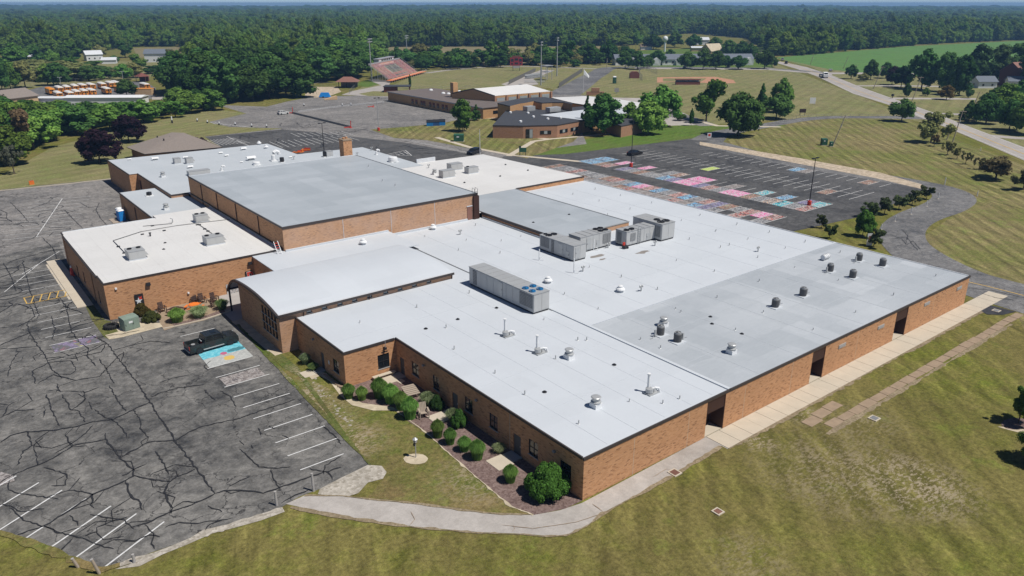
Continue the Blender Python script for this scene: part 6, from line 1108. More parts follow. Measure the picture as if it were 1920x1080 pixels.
# ---------------------------------------------------------------- vehicles
def wheelm(r, w): return MB().wheel(0, 0, 0, r, w, 18).mesh('tyre', M['black']), MB().wheel(0, 0, 0, r*.58, w+.03, 10).mesh('rim', M['dark'])
def car(loc, rz, L, Wd, H, color, label, cat, kind='sedan', sc=1, nm='parked_car'):
    cm = plain('car_paint_%d' % random.randint(0, 9999), color, .25, .03, 1, spec=.6); r = empty(nm, (*loc, 0), label, cat, None, rz); h = L/2; y = Wd/2; wr = .34 if kind != 'pickup' else .44; g = wr*.62
    def wa(x): return [(x-wr-.06, g), (x-wr*.8, g+wr*.85), (x, g+wr*1.2), (x+wr*.8, g+wr*.85), (x+wr+.06, g)]
    xf, xr = h-L*.18, -h+L*.19
    if kind == 'sedan': up = [(h, .62), (h-.05, .78), (h-1.1, .95), (-h+.75, 1.0), (-h, .92)]; cab = [(h-1.35, .93), (h-2.0, H-.04), (h-3.3, H), (-h+.45, .98)]
    elif kind == 'suv': up = [(h, .7), (h-.05, .9), (h-1.0, 1.08), (-h+.1, 1.1), (-h, 1.0)]; cab = [(h-1.1, 1.06), (h-1.75, H-.03), (-h+.6, H), (-h+.12, 1.08)]
    else: up = [(h, .75), (h-.05, 1.12), (h-1.15, 1.26), (-h+.02, 1.24), (-h, .7)]; cab = [(h-1.3, 1.24), (h-2.05, H-.03), (h-3.9, H), (h-4.12, 1.23)]
    body = [(-h, g)]+wa(xr)+wa(xf)+[(h, g)]+up
    b_ = MB()
    if kind == 'pickup':
        bx0, bx1 = -h+.12, h-4.2; lower = [(-h, g)]+wa(xr)+[(bx1+.05, g), (bx1+.05, 1.24), (-h+.02, 1.24), (-h, .7)]
        for s in (-1, 1): b_.prism(lower, min(s*y, s*(y-.13)), max(s*y, s*(y-.13)))
        b_.box(-h, -h+.1, -y+.14, y-.14, g+.1, 1.23); b_.box(-h+.1, bx1, -y+.14, y-.14, .62, .7); fr = [(bx1+.06, g)]+wa(xf)+[(h, g), (h, .75), (h-.05, 1.12), (h-1.15, 1.26), (bx1+.06, 1.24)]; b_.prism(fr, -y, y)
    else: b_.prism(body, -y, y)
    bo = b_.build('body', cm, r)
    mod = bo.modifiers.new('bevel', 'BEVEL'); mod.width = .05; mod.segments = 2; mod.limit_method = 'ANGLE'
    n = len(cab); ins = .16; vs = [(x, -y+.04 if z < 1.3 and i in (0, n-1) else -y+ins, z) for i, (x, z) in enumerate(cab)]+[(x, y-.04 if z < 1.3 and i in (0, n-1) else y-ins, z) for i, (x, z) in enumerate(cab)]
    MB().add(vs, [tuple(range(n)), tuple(range(2*n-1, n-1, -1))]+[(k, n+k, n+(k+1) % n, (k+1) % n) for k in range(n)]).build('cabin', cm, r)
    def glass(pts, nm_='window', mt='glass'): MB().quad(*pts).build(nm_, M[mt], r)
    c0, c1, c2, c3 = cab; e = .012
    def lerp(a, b, t): return a+(b-a)*t
    yb, yt = y-.04, y-ins
    glass([(lerp(c0[0], c1[0], .1)+e, -yb+.1, lerp(c0[1], c1[1], .1)+e), (lerp(c0[0], c1[0], .1)+e, yb-.1, lerp(c0[1], c1[1], .1)+e), (lerp(c0[0], c1[0], .92)+e, yt-.08, lerp(c0[1], c1[1], .92)+e), (lerp(c0[0], c1[0], .92)+e, -yt+.08, lerp(c0[1], c1[1], .92)+e)], 'windscreen')
    glass([(lerp(c3[0], c2[0], .15)-e, yb-.1, lerp(c3[1], c2[1], .15)+e), (lerp(c3[0], c2[0], .15)-e, -yb+.1, lerp(c3[1], c2[1], .15)+e), (lerp(c3[0], c2[0], .88)-e, -yt+.08, lerp(c3[1], c2[1], .88)+e), (lerp(c3[0], c2[0], .88)-e, yt-.08, lerp(c3[1], c2[1], .88)+e)], 'rear_window')
    zb, zt = c0[1]+.06, H-.1; xm = (c1[0]+c2[0])/2-.05
    for s in (-1, 1):
        def SP(x, z): t = (z-c0[1])/(H-c0[1]); return (x, s*(lerp(yb, yt, t)+e), z)
        f0 = lerp(c0[0], c1[0], .2)-.12; r0_ = lerp(c3[0], c2[0], .25)+.12
        for pts in ([SP(f0-.1, zb), SP(c1[0]-.08, zt), SP(xm+.05, zt), SP(xm+.05, zb)], [SP(xm-.05, zb), SP(xm-.05, zt), SP(c2[0]+.12, zt), SP(r0_, zb)]): glass(pts if s < 0 else pts[::-1], 'side_window')
        MB().box(f0-.35, f0-.15, min(s*y, s*(y+.2)), max(s*y, s*(y+.2)), zb, zb+.17).build('mirror', cm, r)
        MB().box(h-.12, h+.015, min(s*(y-.5), s*(y-.05)), max(s*(y-.5), s*(y-.05)), .72 if kind != 'pickup' else .9, .88 if kind != 'pickup' else 1.1).build('headlight', M['pane_pale'], r)
        MB().box(-h-.015, -h+.08, min(s*(y-.26), s*(y-.02)), max(s*(y-.26), s*(y-.02)), .75, 1.05 if kind != 'pickup' else 1.2).build('tail_light', M['red'], r)
    tm, rm2 = wheelm(wr, .25)
    for x in (xf, xr):
        for s in (-1, 1): w_ = put('wheel', tm, r, (x, s*(y-.1), wr)); put('rim', rm2, w_)
    MB().box(h-.02, h+.06, -y+.15, y-.15, .4, .62).build('bumper', M['dark'], r); MB().box(-h-.08, -h+.02, -y+.15, y-.15, .42, .62).build('bumper', M['metal_roof'] if kind == 'pickup' else M['dark'], r)
    if kind == 'pickup':
        MB().box(h-.03, h+.02, -.6, .6, .7, 1.08).build('grille', M['dark'], r)
        for s in (-1, 1): MB().box(-1.4, 1.1, min(s*(y-.05), s*(y+.12)), max(s*(y-.05), s*(y+.12)), .42, .5).build('running_board', M['metal'], r)
        MB().box(c1[0]-.9, c1[0]-.35, -.35, .35, H, H+.02).build('sunroof', M['glass'], r)
    return r
ang = math.atan2(50.15-49.35, -11.3+17.6)
tr = car((-14.45, 50.35), math.radians(3.5), 5.95, 2.03, 1.96, (.018, .022, .022), 'dark green-black crew cab pickup parked nose-in beside the curved hall', 'pickup', 'pickup', nm='pickup_truck')
sp = empty('spare_wheel', (-16.6, 50.4, .70), 'silver rimmed spare wheel lying in the truck bed', 'wheel'); MB().lathe([(.3, 0), (.37, .05), (.37, .2), (.3, .25)], 16).build('tyre', M['black'], sp); MB().lathe([(.24, .2), (.24, .27)], 12).build('rim', M['metal'], sp)
cb = empty('cooler_box', (-15.35, 50.65, .70), 'red and white cooler box behind the cab in the truck bed', 'cooler'); MB().box(-.3, .3, -.4, .4, 0, .42).build('body', M['red'], cb); MB().box(-.32, .32, -.42, .42, .42, .5).build('lid', M['white'], cb)
x, y = G(891, 289); car((x, y+.6), math.radians(200), 4.6, 1.85, 1.65, (.012, .013, .018), 'black SUV parked beside the white pole on the north lot', 'car', 'suv')
x, y = G(1190, 290.5); car((x, y), math.radians(4), 4.8, 1.85, 1.42, (.012, .012, .014), 'black sedan alone in the big car park', 'car', 'sedan')
x, y = G(531, 214.5); car((x, y), math.radians(10), 4.2, 1.8, 1.5, (.55, .55, .53), 'pale small car driving on the far car park', 'car', 'suv', nm='car')
for px, py, c, lb, k in [(1474, 119.5, (.03, .03, .035), 'dark car on the road by the far junction', 'suv'), (1467, 113.5, (.4, .4, .4), 'grey pickup-like car behind the dark one at the junction', 'suv'), (1557, 133.5, (.6, .6, .6), 'white car waiting on the side road by the green field', 'sedan'), (1366, 126, (.05, .05, .05), 'dark car parked before the round trees', 'suv'), (1284, 127.5, (.6, .6, .6), 'white car before the long grey-roofed house', 'sedan'), (13, 206, (.65, .65, .65), 'white van in front of the tan gabled shed', 'suv'), (25, 203, (.6, .6, .62), 'white car behind the van at the tan shed', 'suv'), (1185, 121, (.6, .6, .6), 'white van among the round trees left of the grey-roofed house', 'suv'), (165+45, 118, (.6, .6, .6), 'white car beside the far left house', 'suv')]:
    x, y = G(px, py); car((x, y), math.radians(30), 4.9, 1.9, 1.9 if k == 'suv' else 1.45, c, lb, 'van' if 'van' in lb else 'car', k, nm='van' if 'van' in lb else 'car')
# lorry on the road
x, y = G(1545, 145.5); rd = G(1533, 143); rd2 = G(1600, 175); az = math.atan2(rd2[1]-rd[1], rd2[0]-rd[0]); r = empty('tractor_truck', (x, y, 0), 'white truck cab pulling an empty dark flatbed on the road', 'truck', None, az)
MB().prism([(2.6, .7), (4.9, .7), (4.9, 1.9), (4.6, 2.1), (4.2, 3.0), (2.6, 3.3)], -1.2, 1.2).build('cab', M['white'], r); MB().quad((4.63, -1.0, 2.12), (4.63, 1.0, 2.12), (4.25, .95, 2.95), (4.25, -.95, 2.95)).build('windscreen', M['glass'], r); MB().box(-9, 2.5, -1.25, 1.25, .95, 1.3).build('trailer_deck', M['dark'], r); MB().box(.9, 2.4, -1.1, 1.1, 1.3, 3.2).build('sleeper', M['white'], r)
tm, rm2 = wheelm(.5, .3)
for xx in (-8, -6.8, .2, 1.3, 4.0):
    for s in (-1, 1): w_ = put('wheel', tm, r, (xx, s*1.05, .5)); put('rim', rm2, w_)
# school buses
def make_bus():
    r = empty('school_bus', (0, 0, 0), 'x', 'school bus', 'school buses parked in the yard'); m_ = MB(); m_.prism([(-5, .6), (4.1, .6), (4.1, 2.55), (-5, 2.55)], -1.2, 1.2); m_.prism([(4.1, .6), (5.2, .6), (5.2, 1.5), (5.0, 1.65), (4.1, 1.75)], -1.05, 1.05); m_.build('body', M['busy'], r)
    MB().add([(-5.02, -1.22, 2.55), (4.15, -1.22, 2.55), (4.15, 1.22, 2.55), (-5.02, 1.22, 2.55), (-4.9, -.8, 2.95), (4.0, -.8, 2.95), (4.0, .8, 2.95), (-4.9, .8, 2.95)], [(4, 5, 6, 7), (0, 1, 5, 4), (1, 2, 6, 5), (2, 3, 7, 6), (3, 0, 4, 7), (0, 3, 2, 1)]).build('roof', M['busw'], r)
    wm = MB().box(-.32, .32, -1.225, 1.225, 1.7, 2.3).mesh('window', M['glass'])
    for k in range(10): put('window', wm, r, (-4.4+.88*k, 0, 0))
    for y0, y1, z0, z1 in ((-1.0, -.5, 1.65, 2.3), (.5, 1.0, 1.65, 2.3), (-.38, .38, 1.6, 2.35), (-.38, .38, .9, 1.4)): MB().box(-5.03, -5.001, y0, y1, z0, z1).build('rear_window', M['glass'], r)
    MB().box(-5.12, -5.02, -1.2, 1.2, .55, .75).build('bumper', M['dark'], r); MB().box(4.101, 4.13, -1.0, 1.0, 1.8, 2.45).build('windscreen', M['glass'], r)
    MB().box(-5, 4.1, -1.215, 1.215, 1.25, 1.33).build('black_stripe', M['dark'], r)
    for s in (-1, 1): MB().box(-5.04, -5.0, min(s*.75, s*1.05), max(s*.75, s*1.05), 1.05, 1.3).build('tail_light', M['red'], r)
    tm, rm2 = wheelm(.5, .3)
    for xx in (-3.2, 3.6):
        for s in (-1, 1): w_ = put('wheel', tm, r, (xx, s*1.05, .5)); put('rim', rm2, w_)
    return r
bus = make_bus(); a1, a2 = G(176, 176), G(150, 166.5); baz = math.atan2(a2[1]-a1[1], a2[0]-a1[0]); BUS = []
fr_ = [(172, 178.5), (158, 179.5), (144, 181), (131, 183.5), (110, 184)]; bk = [(171, 167.5), (155, 168.5), (141, 170), (126, 172), (112, 173.5), (95, 176.5)]
for i, p in enumerate(fr_): BUS.append((p, ['rightmost bus of the front row', 'second bus from the right in the front row', 'third bus from the right in the front row', 'fourth bus from the right in the front row, half behind leaves', 'leftmost bus of the front row, half behind leaves'][i]))
for i, p in enumerate(bk): BUS.append((p, ['rightmost bus of the back row', 'second bus from the right in the back row', 'third bus from the right in the back row', 'fourth bus from the right in the back row', 'fifth bus from the right in the back row', 'orange-roofed bus at the left end of the back row'][i]))
for p, l in [((200, 175.5), 'front left bus of the right-hand group of five'), ((192, 166), 'back left bus of the right-hand group of five'), ((207, 164), 'back middle bus of the right-hand group of five'), ((217, 163), 'back right bus of the right-hand group of five'), ((224, 173), 'orange-roofed front right bus of the right-hand group'), ((272, 167), 'lone bus beside the small red-roofed hut')]: BUS.append((p, l))
for i, (p, l) in enumerate(BUS):
    b_ = bus if i == 0 else copy_tree(bus); x, y = G(*p); b_.location = (x, y, 0.02); b_.rotation_euler = (0, 0, baz+random.uniform(-.03, .03)); b_['label'] = 'yellow school bus, '+l
    if 'orange-roofed' in l:
        for ch in b_.children:
            if ch.name.startswith('roof'): ch.data = ch.data.copy(); ch.data.materials[0] = M['busy']
# bus yard ground and sheds
sheet('bus_yard', P((-100, 205), (20, 177), (85, 161), (270, 152), (292, 165), (290, 185), (60, 205), (40, 225), (-100, 250)), L2, 'asph_drive')
sheet('yard_road', P((285, 180), (340, 180), (345, 186), (285, 187)), L3, 'road')
def gable(px0, px1, label, w, d_, h, rh, wall, roofm, az=0, base=None, name='house', cat='house', wins=0, trim=None):
    x, y = base; r = empty(name, (x, y, 0), label, cat, None, az); MB().add([(-w/2, -d_/2, 0), (w/2, -d_/2, 0), (w/2, d_/2, 0), (-w/2, d_/2, 0), (-w/2, -d_/2, h), (w/2, -d_/2, h), (w/2, d_/2, h), (-w/2, d_/2, h), (-w/2, 0, h+rh), (w/2, 0, h+rh)], [(0, 1, 5, 4), (2, 3, 7, 6), (0, 4, 8, 7, 3), (1, 2, 6, 9, 5)]).build('wall', M[wall], r)
    e = .5; t = .2
    for s in (-1, 1): MB().add([(-w/2-e, s*(d_/2+e), h-rh*e/(d_/2)), (w/2+e, s*(d_/2+e), h-rh*e/(d_/2)), (w/2+e, 0, h+rh+.02), (-w/2-e, 0, h+rh+.02), (-w/2-e, s*(d_/2+e), h-rh*e/(d_/2)+t), (w/2+e, s*(d_/2+e), h-rh*e/(d_/2)+t), (w/2+e, 0, h+rh+t), (-w/2-e, 0, h+rh+t)], [(4, 5, 6, 7), (0, 3, 2, 1), (0, 1, 5, 4), (0, 4, 7, 3), (1, 2, 6, 5)]).build('roof', M[roofm], r)
    for k in range(wins):
        xx = -w/2+(k+.5)*w/wins; f = MB().box(xx-.6, xx+.6, -d_/2-.05, -d_/2-.002, 1.0, 2.2).build('window', M['white'], r); MB().box(xx-.5, xx+.5, -d_/2-.07, -d_/2-.052, 1.1, 2.1).build('pane', M['glass'], f)
    for s in (-1,):
        f = MB().box(s*w/2-.05, s*w/2-.002, -.6, .6, 1, 2.2).build('window', M['white'], r); MB().box(s*w/2-.07, s*w/2-.052, -.5, .5, 1.1, 2.1).build('pane', M['glass'], f)
    return r
VA = math.radians(-YAW)          # roughly facing the camera
gable(0, 0, 'tan gabled shed with brown roof at the left edge of the bus yard', 22, 14, 4.2, 2.6, 'tanwall', 'shingle', VA+math.radians(68), G(4, 203), 'shed', 'shed')
r = empty('long_shed', (*G(200, 196), 0), 'long low building with a white roof in front of the buses', 'shed', None, VA+math.radians(2)); MB().box(-15, 16, -3.5, 3.5, 0, 3.2).build('wall', M['white'], r); MB().add([(-15.4, -3.9, 3.2), (16.4, -3.9, 3.2), (16.4, 3.9, 3.2), (-15.4, 3.9, 3.2), (-15.4, 0, 3.9), (16.4, 0, 3.9)], [(0, 1, 5, 4), (2, 3, 4, 5), (0, 4, 3), (1, 2, 5)]).build('roof', M['white'], r)
r = empty('long_shed', (*G(108, 196), 0), 'flat white roof half hidden by leaves left of the long shed', 'shed', None, VA); MB().box(-8, 8, -3, 3, 0, 2.8).build('wall', M['white'], r); MB().box(-8.3, 8.3, -3.3, 3.3, 2.8, 3.0).build('roof', M['white'], r)
r = empty('storage_box', (*G(272, 177), 0), 'yellow-brown storage container below the lone bus', 'container', None, VA); MB().box(-4, 4, -2, 2, 0, 2.6).build('body', M['tanwall'], r); MB().box(-4.05, 4.05, -2.05, 2.05, 2.6, 2.75).build('lid', M['busy'], r)
r = empty('hut', (*G(268, 153), 0), 'small open hut with dark red roof behind the lone bus', 'hut', None, VA)
for sx in (-2.5, 2.5):
    for sy in (-2, 2): MB().box(sx-.1, sx+.1, sy-.1, sy+.1, 0, 2.8).build('post', M['redbrown'], r)
MB().lathe([(4.4, 2.8), (.1, 4.6)], 4).build('roof', M['redbrown'], r); MB().box(-2.4, 2.4, 1.7, 1.9, 0, 2.6).build('wall', M['redbrown'], r)
gable(0, 0, 'white two-storey house with grey roof in front of the small hay field', 17, 9, 6.0, 2.6, 'siding', 'slate', VA+.15, G(299, 116), wins=4); gable(0, 0, 'low front wing of the white house with a dark porch', 10, 8, 3.2, 2.2, 'siding', 'slate', VA+.15+1.57, G(318, 121), wins=1, name='garage', cat='garage')
gable(0, 0, 'white barn-like house partly behind a round tree at the far left', 11, 8, 4.4, 2.4, 'siding', 'coping_white', VA+.7, G(176, 113), wins=3); gable(0, 0, 'small white shed right of the barn-like house', 9, 6, 2.6, 1.4, 'siding', 'coping_white', VA+.3, G(206, 119), name='shed', cat='shed'); gable(0, 0, 'low pink-roofed cabin in the trees at the far left', 9, 6, 2.5, 1, 'tanwall', 'coping_white', VA, G(70, 112), name='cabin', cat='cabin')
gable(0, 0, 'dark brick house with red-brown roof near the right edge', 14, 11, 7.2, 4.2, 'redbrown', 'door_rust', VA+.5, G(1905, 160), wins=3); gable(0, 0, 'white garage below the dark brick house', 9, 7, 3.5, 2, 'siding', 'slate', VA-.3, G(1905, 165), name='garage', cat='garage'); gable(0, 0, 'small white house with grey roof behind the long drive', 9, 8, 3.2, 2.2, 'siding', 'slate', VA, G(1842, 164), wins=2)
gable(0, 0, 'small pale house up the slope behind the grey-roofed house', 12, 8, 5, 2.2, 'siding', 'coping_white', VA, G(1316, 84), wins=2); gable(0, 0, 'house with a tan hipped roof above the row of round trees', 15, 12, 4.0, 5, 'tanwall', 'sand', VA+.6, G(1334, 104)); gable(0, 0, 'tiny pale house at the top of the green clearing', 10, 7, 3, 1.6, 'siding', 'conc_old', VA, G(1211, 93)); gable(0, 0, 'pale low garage beside the hipped-roof house', 10, 6, 3, 1, 'tanwall', 'coping_white', VA, G(1306, 96), name='garage', cat='garage')
hb = empty('apartment_row', (*G(1275, 121), 0), 'long white row house with grey-blue roofs behind the round trees', 'house', None, VA+math.radians(4)); m_ = MB()
for k in range(6):
    x0 = -46+k*16; wl_ = MB().add([(x0, -6, 0), (x0+15, -6, 0), (x0+15, 6, 0), (x0, 6, 0), (x0, -6, 4), (x0+15, -6, 4), (x0+15, 6, 4), (x0, 6, 4)], [(0, 1, 5, 4), (1, 2, 6, 5), (2, 3, 7, 6), (3, 0, 4, 7)]).build('wall', M['siding'], hb)
    MB().add([(x0-.5, -6.6, 3.8), (x0+15.5, -6.6, 3.8), (x0+15.5, 6.6, 3.8), (x0-.5, 6.6, 3.8), (x0-.5, 0, 7.0), (x0+15.5, 0, 7.0)], [(0, 1, 5, 4), (2, 3, 4, 5), (0, 4, 3), (1, 2, 5), (0, 3, 2, 1)]).build('roof', M['slate'], hb)
    for j in range(3): f = MB().box(x0+2+j*4.5, x0+3.6+j*4.5, -6.06, -6.002, 1.2, 2.8).build('window', M['conc_grey'], hb); MB().box(x0+2.2+j*4.5, x0+3.4+j*4.5, -6.09, -6.062, 1.4, 2.6).build('pane', M['glass'], f)
    g_ = MB().add([(x0+9, -9, 0), (x0+14, -9, 0), (x0+14, -6.1, 0), (x0+9, -6.1, 0), (x0+8.7, -9.3, 3), (x0+14.3, -9.3, 3), (x0+14.3, -6.1, 3), (x0+8.7, -6.1, 3), (x0+11.5, -9.3, 5.2), (x0+11.5, -5.0, 5.2)], [(0, 1, 5, 8, 4), (1, 2, 6, 5), (3, 0, 4, 7), (4, 8, 9, 7), (5, 6, 9, 8)]).build('porch', M['siding'], hb)
# hip-roofed brown building by the purple maples
Zr = 2.9; fc = [G(px, py, Zr) for px, py in ((237, 276), (271, 289), (417, 276), (355, 258))]
rr_ = [G(x_, y_, 5.3) for x_, y_ in ((322, 248), (345, 249))]
gz = empty('hip_roofed_building', (0, 0, 0), 'low building with a broad taupe shingled hip roof beside the purple maples', 'building')
cen = (sum(p[0] for p in fc)/4, sum(p[1] for p in fc)/4); inn = [(cen[0]+(p[0]-cen[0])*.9, cen[1]+(p[1]-cen[1])*.9) for p in fc]
MB().slab(inn, 0, Zr).build('wall', M['brick_red'], gz); MB().slab(fc, Zr-.15, Zr+.02).build('fascia', M['dark'], gz)
A0, B0, C0, D0 = [(*p, Zr+.03) for p in fc]; R0, R1 = [(*p, 5.3) for p in rr_]
MB().add([A0, B0, C0, D0, R0, R1], [(0, 1, 4), (1, 2, 5, 4), (2, 3, 5), (3, 0, 4, 5)]).build('roof', M['shingle'], gz)
for px, py in ((307, 262), (295, 257), (318, 257), (340, 256)): x, y = G(px, py, 4.6); MB().box(x-.15, x+.15, y-.15, y+.15, 3.8, 4.9).build('roof_vent', M['dark'], gz)
# ---------------------------------------------------------------- elementary school
es = empty('elementary_school', (0, 0, 0), 'tan brick school with brown, black and white roofs beyond the north car park', 'building')
def prism(pts, z, wall, roofm, z0=-.3, over=.12, trim=True, nm='wing'):
    Q = [G(px, py, z) for px, py in pts]; ar = sum(Q[i][0]*Q[(i+1) % len(Q)][1]-Q[(i+1) % len(Q)][0]*Q[i][1] for i in range(len(Q)))
    if ar < 0: Q = Q[::-1]
    n = len(Q); MB().add([(*p, z0) for p in Q]+[(*p, z-.05) for p in Q], [(k, (k+1) % n, n+(k+1) % n, n+k) for k in range(n)]).build('brick_wall', M[wall], es)
    c_ = np.mean(Q, 0); Q2 = [(c_[0]+(p[0]-c_[0])*1.004, c_[1]+(p[1]-c_[1])*1.004) for p in Q]
    MB().slab(Q2, z-.35, z-.06).build('fascia', M['coping'], es); MB().slab(Q2, z-.05, z).build('roof', M[roofm], es); return Q
x0, y0 = 127, 188; zE = 4.0
w1 = MB().box(127, 150, 188, 257, -.3, zE-.2).build('brick_wall', M['brick_tan'], es); MB().box(126.7, 150, 187.7, 257.3, zE-.2, zE).build('roof', M['roofbrown'], es); MB().box(126.62, 126.69, 187.62, 257.4, zE-.35, zE+.05).build('fascia', M['metal_roof'], es)
for y in [191, 193.6, 196.2, 199.5, 203, 206, 211, 213.5, 217, 220, 222.5, 227, 229, 233, 236]:
    f = MB().box(126.93, 126.998, y, y+1.7, .9, 2.7).build('window', M['redbrown'], es); MB().box(126.90, 126.928, y+.15, y+1.55, 1.0, 1.8).build('pane', M['glass'], f)
f = MB().box(131.5, 134.5, 187.9, 187.998, 1.5, 2.6).build('window', M['glass'], es)
for px, py in [(888, 182.5), (869, 181.5), (860, 181), (850, 178.5), (841, 180.5), (831, 179.5), (808, 173.5), (861, 176)]:
    x, y = G(px, py-4, 4.0); 
    m_ = MB(); m_.lathe([(.9, 4.0), (.8, 4.35), (.45, 4.6), (.05, 4.68)], 10, (x, y)); m_.build('skylight_dome', M['white'], es)
for px, py, s in ((885, 184, 1.6), (917, 186, 1.5)): x, y = G(px, py, 4); MB().box(x-s, x+s, y-s, y+s, 4, 6).build('roof_unit', M['metal'], es)
# gym of the elementary school
ez = 6.0; C1, C2 = G(928, 180, ez), G(1033, 171.5, ez); R1_, R2_ = G(887, 166.5, 8.2), G(988, 158, 8.2)
C3 = (2*R1_[0]-C1[0], 2*R1_[1]-C1[1]); C4 = (2*R2_[0]-C2[0], 2*R2_[1]-C2[1])
MB().add([(*C1, 0), (*C2, 0), (*C4, 0), (*C3, 0), (*C1, ez), (*C2, ez), (*C4, ez), (*C3, ez), (*R1_, 8.15), (*R2_, 8.15)], [(0, 1, 5, 4), (2, 3, 7, 6), (3, 0, 4, 8, 7), (1, 2, 6, 9, 5)]).build('gym_wall', M['brick_tan'], es)
MB().add([(*C1, ez+.05), (*C2, ez+.05), (*R2_, 8.25), (*R1_, 8.25)], [(0, 1, 2, 3)]).build('gym_roof', M['roof_warm'], es); MB().add([(*C4, ez+.05), (*C3, ez+.05), (*R1_, 8.25), (*R2_, 8.25)], [(0, 1, 2, 3)]).build('gym_roof', M['roof_warm'], es)
for a, b in ((C1, R1_), (C3, R1_)): MB().tube([(*a, ez+.0), (*b, 8.2)], .22, 4).build('fascia', M['dark'], es)
t_ = (Vector(C2)-Vector(C1)); L_ = t_.length; t_.normalize(); n_ = Vector((t_.y, -t_.x))
for k in range(6):
    u = L_*k/5; p = Vector(C1)+t_*u; q = [p-t_*.4, p+t_*.4, p+t_*.4+n_*.5, p-t_*.4+n_*.5]; MB().slab([(v.x, v.y) for v in q], 0, ez).build('pilaster', M['brick_red'], es)
    if k < 5: p = Vector(C1)+t_*(u+.9); q = [p+n_*.03, p+t_*(L_/5-1.8)+n_*.03, p+t_*(L_/5-1.8)+n_*.1, p+n_*.1]; f = MB().slab([(v.x, v.y) for v in q], 3.0, 5.2).build('window', M['pane_pale'], es)
x, y = G(851.5, 170, 6.5); MB().box(x-1.1, x+1.1, y-1.1, y+1.1, 0, 6.5+HGT(851.5, 170, 154.5, 6.5)).build('chimney', M['brick_tan'], es)
prism([(933, 193), (977, 184), (1000, 182.5), (1023, 182), (1055, 189), (1073, 194), (1073, 195.5), (1057, 191.5), (1035, 191.5), (1016, 192.5), (1001, 189.5), (983, 193), (975, 194), (956.5, 198.5)], 6.0, 'brick_tan', 'roofblack')
prism([(978, 196), (1016, 205), (1073, 201), (1095, 199), (1130, 203), (1060, 214), (1000, 210)], 3.5, 'brick_tan', 'roofblack')
QF = prism([(924, 234.5), (950, 206), (1000, 208), (1060, 219), (1100, 224), (1090, 226), (1045, 234), (981, 235.5)], 4.0, 'brick_red', 'roofblack')
prism([(1013, 215.5), (1100, 205), (1165, 203), (1190, 214), (1110, 222), (1092, 225)], 4.1, 'brick_tan', 'roof_white')
prism([(1034, 183), (1100, 180), (1160, 186), (1215, 195), (1240, 207), (1180, 212), (1120, 200), (1075, 193)], 4.0, 'brick_tan', 'roof_warm')
prism([(1135, 225), (1175, 221), (1205, 228), (1165, 236)], 3.6, 'brick_red', 'roofblack')
def facewin(a, b, z0, z1, n, nm='window', mat='glass', d0=.02, d1=.12, m0=.06):
    pa, pb = Vector(a), Vector(b); t = (pb-pa); L = t.length; t.normalize(); nn = Vector((t.y, -t.x)); 
    q = [pa+nn*d0, pb+nn*d0, pb+nn*d1, pa+nn*d1]; f = MB().slab([(v.x, v.y) for v in q], z0, z1).build(nm, M['dark'], es)
    for k in range(n):
        p0 = pa+t*(L*(k+m0)/n); p1 = pa+t*(L*(k+1-m0)/n); q = [p0+nn*(d1+.002), p1+nn*(d1+.002), p1+nn*(d1+.03), p0+nn*(d1+.03)]; MB().slab([(v.x, v.y) for v in q], z0+.1, z1-.1).build('pane', M['pane_pale' if k % 2 else 'glass'], f)
F0, F1, F2, F3 = [G(px, py, 4.0) for px, py in ((924, 234.5), (981, 235.5), (1045, 234), (1090, 226))]
def lp(a, b, t): return (a[0]+(b[0]-a[0])*t, a[1]+(b[1]-a[1])*t)
facewin(lp(F1, F2, .08), lp(F1, F2, .28), .1, 2.9, 2, 'entrance'); facewin(lp(F1, F2, .50), lp(F1, F2, .82), 1.2, 2.3, 3); facewin(lp(F2, F3, .1), lp(F2, F3, .42), 1.2, 2.3, 3); facewin(lp(F2, F3, .55), lp(F2, F3, .85), 1.2, 2.3, 3)
for px, py in ((957, 201+14), (1000, 223), (1027, 227), (1051, 225), (976, 232), (990, 216)): x, y = G(px, py-3, 4); MB().lathe([(.5, 4.0), (.5, 4.4), (.2, 4.6)], 8, (x, y)).build('roof_vent', M['white'], es)
x, y = G(992, 207, 4); MB().box(x-1.8, x+1.8, y-1.3, y+1.3, 4, 5.5).build('roof_unit', M['metal'], es); x, y = G(1037, 209, 4); MB().box(x-2.5, x+2.5, y-1.2, y+1.2, 4, 5.5).build('roof_unit', M['metal'], es)
for k in range(7): x, y = G(1018+k*8, 199.5-.25*k, 4.4); f = MB().box(x-.35, x+.35, y-.35, y+.35, 3.6, 4.9).build('window', M['glass'], es)
# ---------------------------------------------------------------- sports ground
gs = empty('grandstand', (0, 0, 0), 'red and white grandstand with an orange front walk and dark seat blocks', 'grandstand')
A_g, B_g = Vector(G(730, 154)), Vector(G(784, 139)); u_ = (B_g-A_g).normalized(); Lg = (B_g-A_g).length; b_ = Vector((-u_.y, u_.x))
print('STAND', Lg, A_g, B_g)
def gp(u, v, z): p = A_g+u_*u+b_*v; return (p.x, p.y, z)
def gbox(mb_, u0, u1, v0, v1, z0, z1): return mb_.add([gp(u0, v0, z0), gp(u1, v0, z0), gp(u1, v1, z0), gp(u0, v1, z0), gp(u0, v0, z1), gp(u1, v0, z1), gp(u1, v1, z1), gp(u0, v1, z1)], [(0, 3, 2, 1), (4, 5, 6, 7), (0, 1, 5, 4), (1, 2, 6, 5), (2, 3, 7, 6), (3, 0, 4, 7)])
NR = 14; M['seat_pink'] = plain('seat_red', (.55, .13, .13), .6); M['walk_or'] = plain('walk_orange', (.75, .22, .07), .7); M['tread'] = plain('aluminium_tread', (.62, .60, .60), .5)
